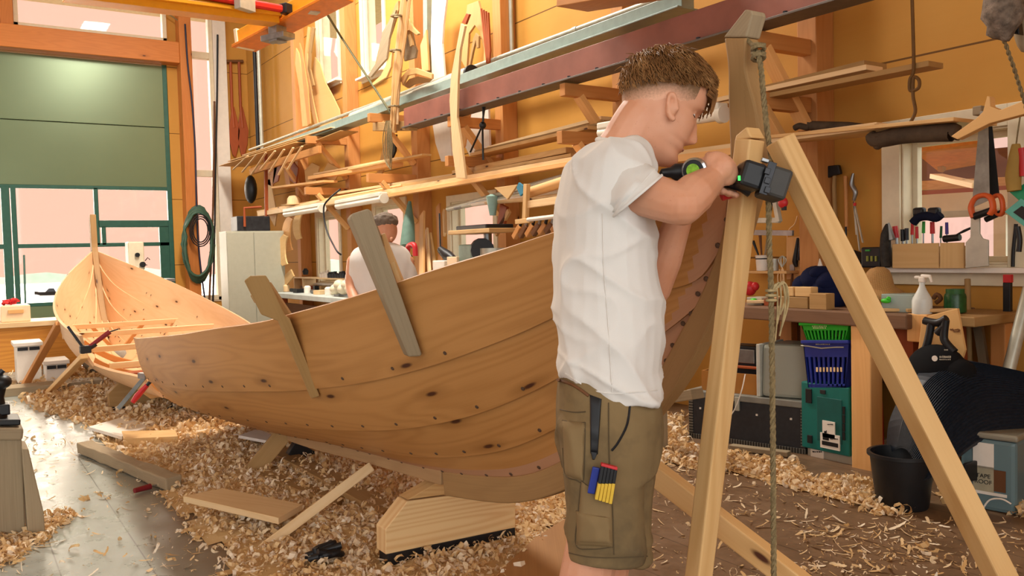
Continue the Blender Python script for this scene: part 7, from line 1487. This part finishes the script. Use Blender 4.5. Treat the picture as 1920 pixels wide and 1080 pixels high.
MB().prism([PY(1650, 366, 9.3), PY(1880, 348, 9.3), PY(1960, 356, 9.3), PY(1650, 384, 9.3)], .05, (0, 1, 0)).build('roof_sheet', M_white, br)
MB().beam(PY(1880, 380, 8.8), V((PY(1880, 380, 8.8).x, 8.8, -.5)), .12, .12, (0, 1, 0)).build('porch_post', M_white, br)
m_ = MB()
for k in range(16): m_.ball((R.uniform(-6, 2), R.uniform(13, 17), R.uniform(.1, 1.2)), (R.uniform(.7, 1.3),) * 3, 10, 7)
h_ = m_.build('hedge', plain('leaf_light', '9db36a', .9, 0, .4, 3)); tag(h_, 'pale green hedge outside the right-hand window', 'hedge', kind='stuff')
for v in h_.data.vertices: v.co += v.normal * mnoise.noise(v.co * 3) * .2
# ------------------------------------------------------------------ wood shavings
def shav_mat():
    t = NT('wood_shavings'); oc = t.N('ShaderNodeTexCoord'); n = t.noise(oc.outputs['Object'], 16, 3); u = t.N('ShaderNodeSeparateXYZ', {0: oc.outputs['UV']})
    c = t.ramp(u.outputs[1], [(0, lin('d3ab72')), (.35, lin('e6c692')), (.7, lin('f3deb8')), (1, lin('fbf0da'))]); c = t.mix(t.math('MULTIPLY', n, .15), c, lin('b07a42')); t.setc(c)
    t.b.inputs['Roughness'].default_value = .55; t.b.inputs['Specular IOR Level'].default_value = .3
    tr = t.N('ShaderNodeBsdfTranslucent', {0: lin('e0b070') + (1,)}); mx = t.N('ShaderNodeMixShader', {0: .2}); t.t.links.new(t.b.outputs[0], mx.inputs[1]); t.t.links.new(tr.outputs[0], mx.inputs[2]); t.t.links.new(mx.outputs[0], t.n['Material Output'].inputs[0]); return t.mat
M_shav = shav_mat()
RS = random.Random(21)
def inpoly(p, poly):
    c = False; j = len(poly) - 1
    for i in range(len(poly)):
        a, b = poly[i], poly[j]
        if (a[1] > p[1]) != (b[1] > p[1]) and p[0] < (b[0] - a[0]) * (p[1] - a[1]) / (b[1] - a[1]) + a[0]: c = not c
        j = i
    return c
def fpoly(px): return [(lambda q: (q.x, q.y))(PZ(x, y)) for x, y in px]
def edge_d(p, poly):
    d = 9
    for i in range(len(poly)):
        a, b = poly[i - 1], poly[i]; ex, ey = b[0] - a[0], b[1] - a[1]; l = ex * ex + ey * ey; t = max(0, min(1, ((p[0] - a[0]) * ex + (p[1] - a[1]) * ey) / l)) if l else 0
        d = min(d, math.hypot(p[0] - a[0] - ex * t, p[1] - a[1] - ey * t))
    return d
def curl(mb, p, size, lay=False):
    """a ribbon of planed wood, curled or lying nearly flat"""
    w = size * RS.uniform(.12, .42); n = RS.randint(5, 8); tone = RS.random(); kind = RS.random()
    yaw = RS.uniform(0, 6.283); pit_ = RS.gauss(0, .6) if not lay else RS.gauss(0, .15); rol_ = RS.uniform(0, 6.283) if not lay else RS.gauss(0, .3)
    M_ = (Matrix.Rotation(yaw, 3, 'Z') @ Matrix.Rotation(pit_, 3, 'Y') @ Matrix.Rotation(rol_, 3, 'X'))
    r = size * RS.uniform(.18, .4); turns = RS.uniform(2.2, 6.5) if not lay else RS.uniform(.4, 1.4); drift = size * RS.uniform(.1, .5)
    if lay: r = size * RS.uniform(.7, 1.3) / turns; w *= .7
    ps = []
    for i in range(n + 1):
        a = turns * i / n; k = 1 - .35 * i / n if not lay else 1
        c = V((r * k * math.sin(a), drift * i / n - drift / 2, r * (1 - k * math.cos(a)) * (1 if not lay else .5)))
        for s_ in (-1, 1): ps.append(p + M_ @ (c + V((RS.uniform(-.1, .1) * w, s_ * w / 2 * RS.uniform(.6, 1.15) * (1 - .65 * (i in (0, n))), 0))))
    b = mb.add(ps)
    for i in range(n): j = b + 2 * i; mb.face((j, j + 1, j + 3, j + 2), [(0, tone)] * 4)
def pile(name, label, poly_px, n, hmax, size, rise=.5, base=True, lay=.15, holes=(), mound=None):
    poly = fpoly(poly_px); x0, x1 = min(p[0] for p in poly), max(p[0] for p in poly); y0, y1 = min(p[1] for p in poly), max(p[1] for p in poly)
    def hgt(x, y):
        d = edge_d((x, y), poly) if inpoly((x, y), poly) else 0
        return hmax * (1 - math.exp(-d / rise)) * (.65 + .55 * mnoise.noise(V((x * 2.6, y * 2.6, 1))) + .25 * mnoise.noise(V((x * 9, y * 9, 4))))
    mb = MB()
    if base:
        st = .06; nx, ny = int((x1 - x0) / st) + 1, int((y1 - y0) / st) + 1; ids = {}
        for i in range(nx + 1):
            for j in range(ny + 1):
                x, y = x0 + i * st, y0 + j * st
                if inpoly((x, y), poly): ids[i, j] = mb.add([V((x, y, max(.002, hgt(x, y) * .8)))])
        for i, j in list(ids):
            if (i + 1, j) in ids and (i, j + 1) in ids and (i + 1, j + 1) in ids: tn = .1 + .3 * RS.random(); mb.face((ids[i, j], ids[i + 1, j], ids[i + 1, j + 1], ids[i, j + 1]), [(0, tn)] * 4)
    k = 0; tries = 0
    while k < n and tries < n * 30:
        tries += 1; x, y = RS.uniform(x0, x1), RS.uniform(y0, y1)
        if not inpoly((x, y), poly): continue
        dd = (V((x, y, 0)) - CAM).length
        if RS.random() > min(1, (4.2 / dd) ** 2): continue
        e_ = edge_d((x, y), poly)
        if RS.random() > .25 + e_ / .3: continue
        s_ = size * RS.uniform(.5, 1.5) * (1 if dd < 5 else dd / 5)
        curl(mb, V((x, y, max(.004, hgt(x, y)) + s_ * .12 * RS.random())), s_, RS.random() < lay); k += 1
    return tag(mb.build(name, M_shav, loc=(x0, y0, 0)), label, 'wood shavings', kind='stuff')
pile('wood_shavings', 'deep heap of curly wood shavings under and in front of the near boat', [(128, 770), (165, 820), (300, 905), (285, 935), (350, 975), (330, 1000), (420, 1040), (400, 1080), (520, 1150), (800, 1150), (960, 1120), (1050, 1000), (1090, 930), (980, 870), (760, 800), (560, 740), (330, 715), (200, 712)], 17000, .10, .05)
pile('wood_shavings', 'shavings heaped on the floor beneath the boat nearer the gate', [(20, 730), (60, 770), (160, 800), (260, 770), (330, 720), (300, 690), (200, 690), (110, 700), (40, 715)], 2600, .06, .05)
pile('wood_shavings', 'drift of pale shavings along the black trunk and boxes', [(1180, 830), (1210, 870), (1290, 880), (1400, 895), (1480, 918), (1580, 945), (1640, 970), (1700, 965), (1680, 915), (1630, 900), (1520, 897), (1500, 872), (1395, 856), (1290, 836), (1280, 780), (1240, 780)], 3200, .05, .055, .12)
pile('wood_shavings', 'shavings caught around the clear storage box on the right', [(1755, 930), (1780, 950), (1860, 955), (1960, 985), (1960, 960), (1850, 940), (1800, 905)], 500, .07, .06, .1)
pile('wood_shavings', 'loose shavings at the foot of the grey stand', [(-60, 985), (-60, 1075), (30, 1060), (80, 1020), (120, 990), (160, 960), (90, 965), (60, 995)], 900, .03, .05, .1)
def scatter(label, px, n, size):
    poly = fpoly(px); x0, x1 = min(p[0] for p in poly), max(p[0] for p in poly); y0, y1 = min(p[1] for p in poly), max(p[1] for p in poly); mb = MB(); k = 0; t_ = 0
    while k < n and t_ < n * 60:
        t_ += 1; x, y = RS.uniform(x0, x1), RS.uniform(y0, y1)
        if not inpoly((x, y), poly): continue
        q = mnoise.noise(V((x * 1.7, y * 1.7, 7)))
        if RS.random() > .25 + 1.6 * max(0, q): continue
        s_ = size * (.25 + RS.random() ** 2.5 * 1.4); curl(mb, V((x, y, .004)), s_, RS.random() < .8); k += 1
    return tag(mb.build('wood_shavings', M_shav, loc=(x0, y0, 0)), label, 'wood shavings', kind='stuff')
scatter('flakes of shavings strewn over the brown floor at the right', [(1060, 950), (1180, 850), (1640, 960), (1960, 980), (2300, 1500), (1000, 1500)], 2600, .05)
scatter('thin scatter of shavings over the grey floor at the left', [(0, 740), (160, 800), (300, 900), (420, 1080), (420, 1200), (-100, 1200), (-100, 760)], 900, .05)
scatter('shavings strewn on the floor between gate and boats', [(-60, 640), (300, 660), (330, 720), (60, 740), (-60, 735)], 700, .09)
# ------------------------------------------------------------------ light
Wd = bpy.data.worlds.new('sky'); S.world = Wd; Wd.use_nodes = True; nt = Wd.node_tree; bg = nt.nodes['Background']
tc = nt.nodes.new('ShaderNodeTexCoord'); sp = nt.nodes.new('ShaderNodeSeparateXYZ'); nt.links.new(tc.outputs['Generated'], sp.inputs[0])
rp = nt.nodes.new('ShaderNodeValToRGB'); mr = nt.nodes.new('ShaderNodeMapRange'); mr.inputs[1].default_value = -1; mr.inputs[2].default_value = 1
nt.links.new(sp.outputs[0], mr.inputs[0]); nt.links.new(mr.outputs[0], rp.inputs[0])
e = rp.color_ramp.elements; e[0].position = .15; e[0].color = (1.2, .60, .455, 1); e[1].position = .92; e[1].color = (SKYB[0], SKYB[1], SKYB[2], 1); q_ = e.new(.45); q_.color = tuple(x * SKYM for x in SKYB) + (1,)
nt.links.new(rp.outputs[0], bg.inputs[0]); bg.inputs[1].default_value = 1.0
def area(name, loc, tgt, sx, sy, e, c):
    l = bpy.data.lights.new(name, 'AREA'); l.shape = 'RECTANGLE'; l.size = sx; l.size_y = sy; l.energy = e; l.color = c
    o = bpy.data.objects.new(name, l); COL.objects.link(o); o.location = loc; o.rotation_euler = (V(tgt) - V(loc)).to_track_quat('-Z', 'Y').to_euler(); return o
sun = bpy.data.lights.new('daylight', 'SUN'); sun.energy = SUN_E; sun.angle = rad(50); sun.color = (1, .85, .70)
so = bpy.data.objects.new('daylight', sun); COL.objects.link(so); so.rotation_euler = V((1, .12, -.42)).to_track_quat('-Z', 'Y').to_euler()
for i, (x, e) in enumerate(((-11.8, FILL_E * .35), (-9.6, FILL_E * 1.0), (-7.2, FILL_E * .8))):
    area('added_ceiling_fill', (x, 2.9, ZC - .15), (x, 3.0, 0), 1.6, .5, e, (1, .94, .84))  # unseen fill lights, added to brighten the middle and gate end of the wall
S.view_settings.view_transform = 'Standard'; S.view_settings.look = 'None'; S.view_settings.gamma = 1; S.view_settings.use_curve_mapping = False
S.view_settings.exposure = EXPO
try: S.cycles.use_denoising = True; S.cycles.max_bounces = 6; S.cycles.diffuse_bounces = 4; S.cycles.transparent_max_bounces = 12
except Exception: pass
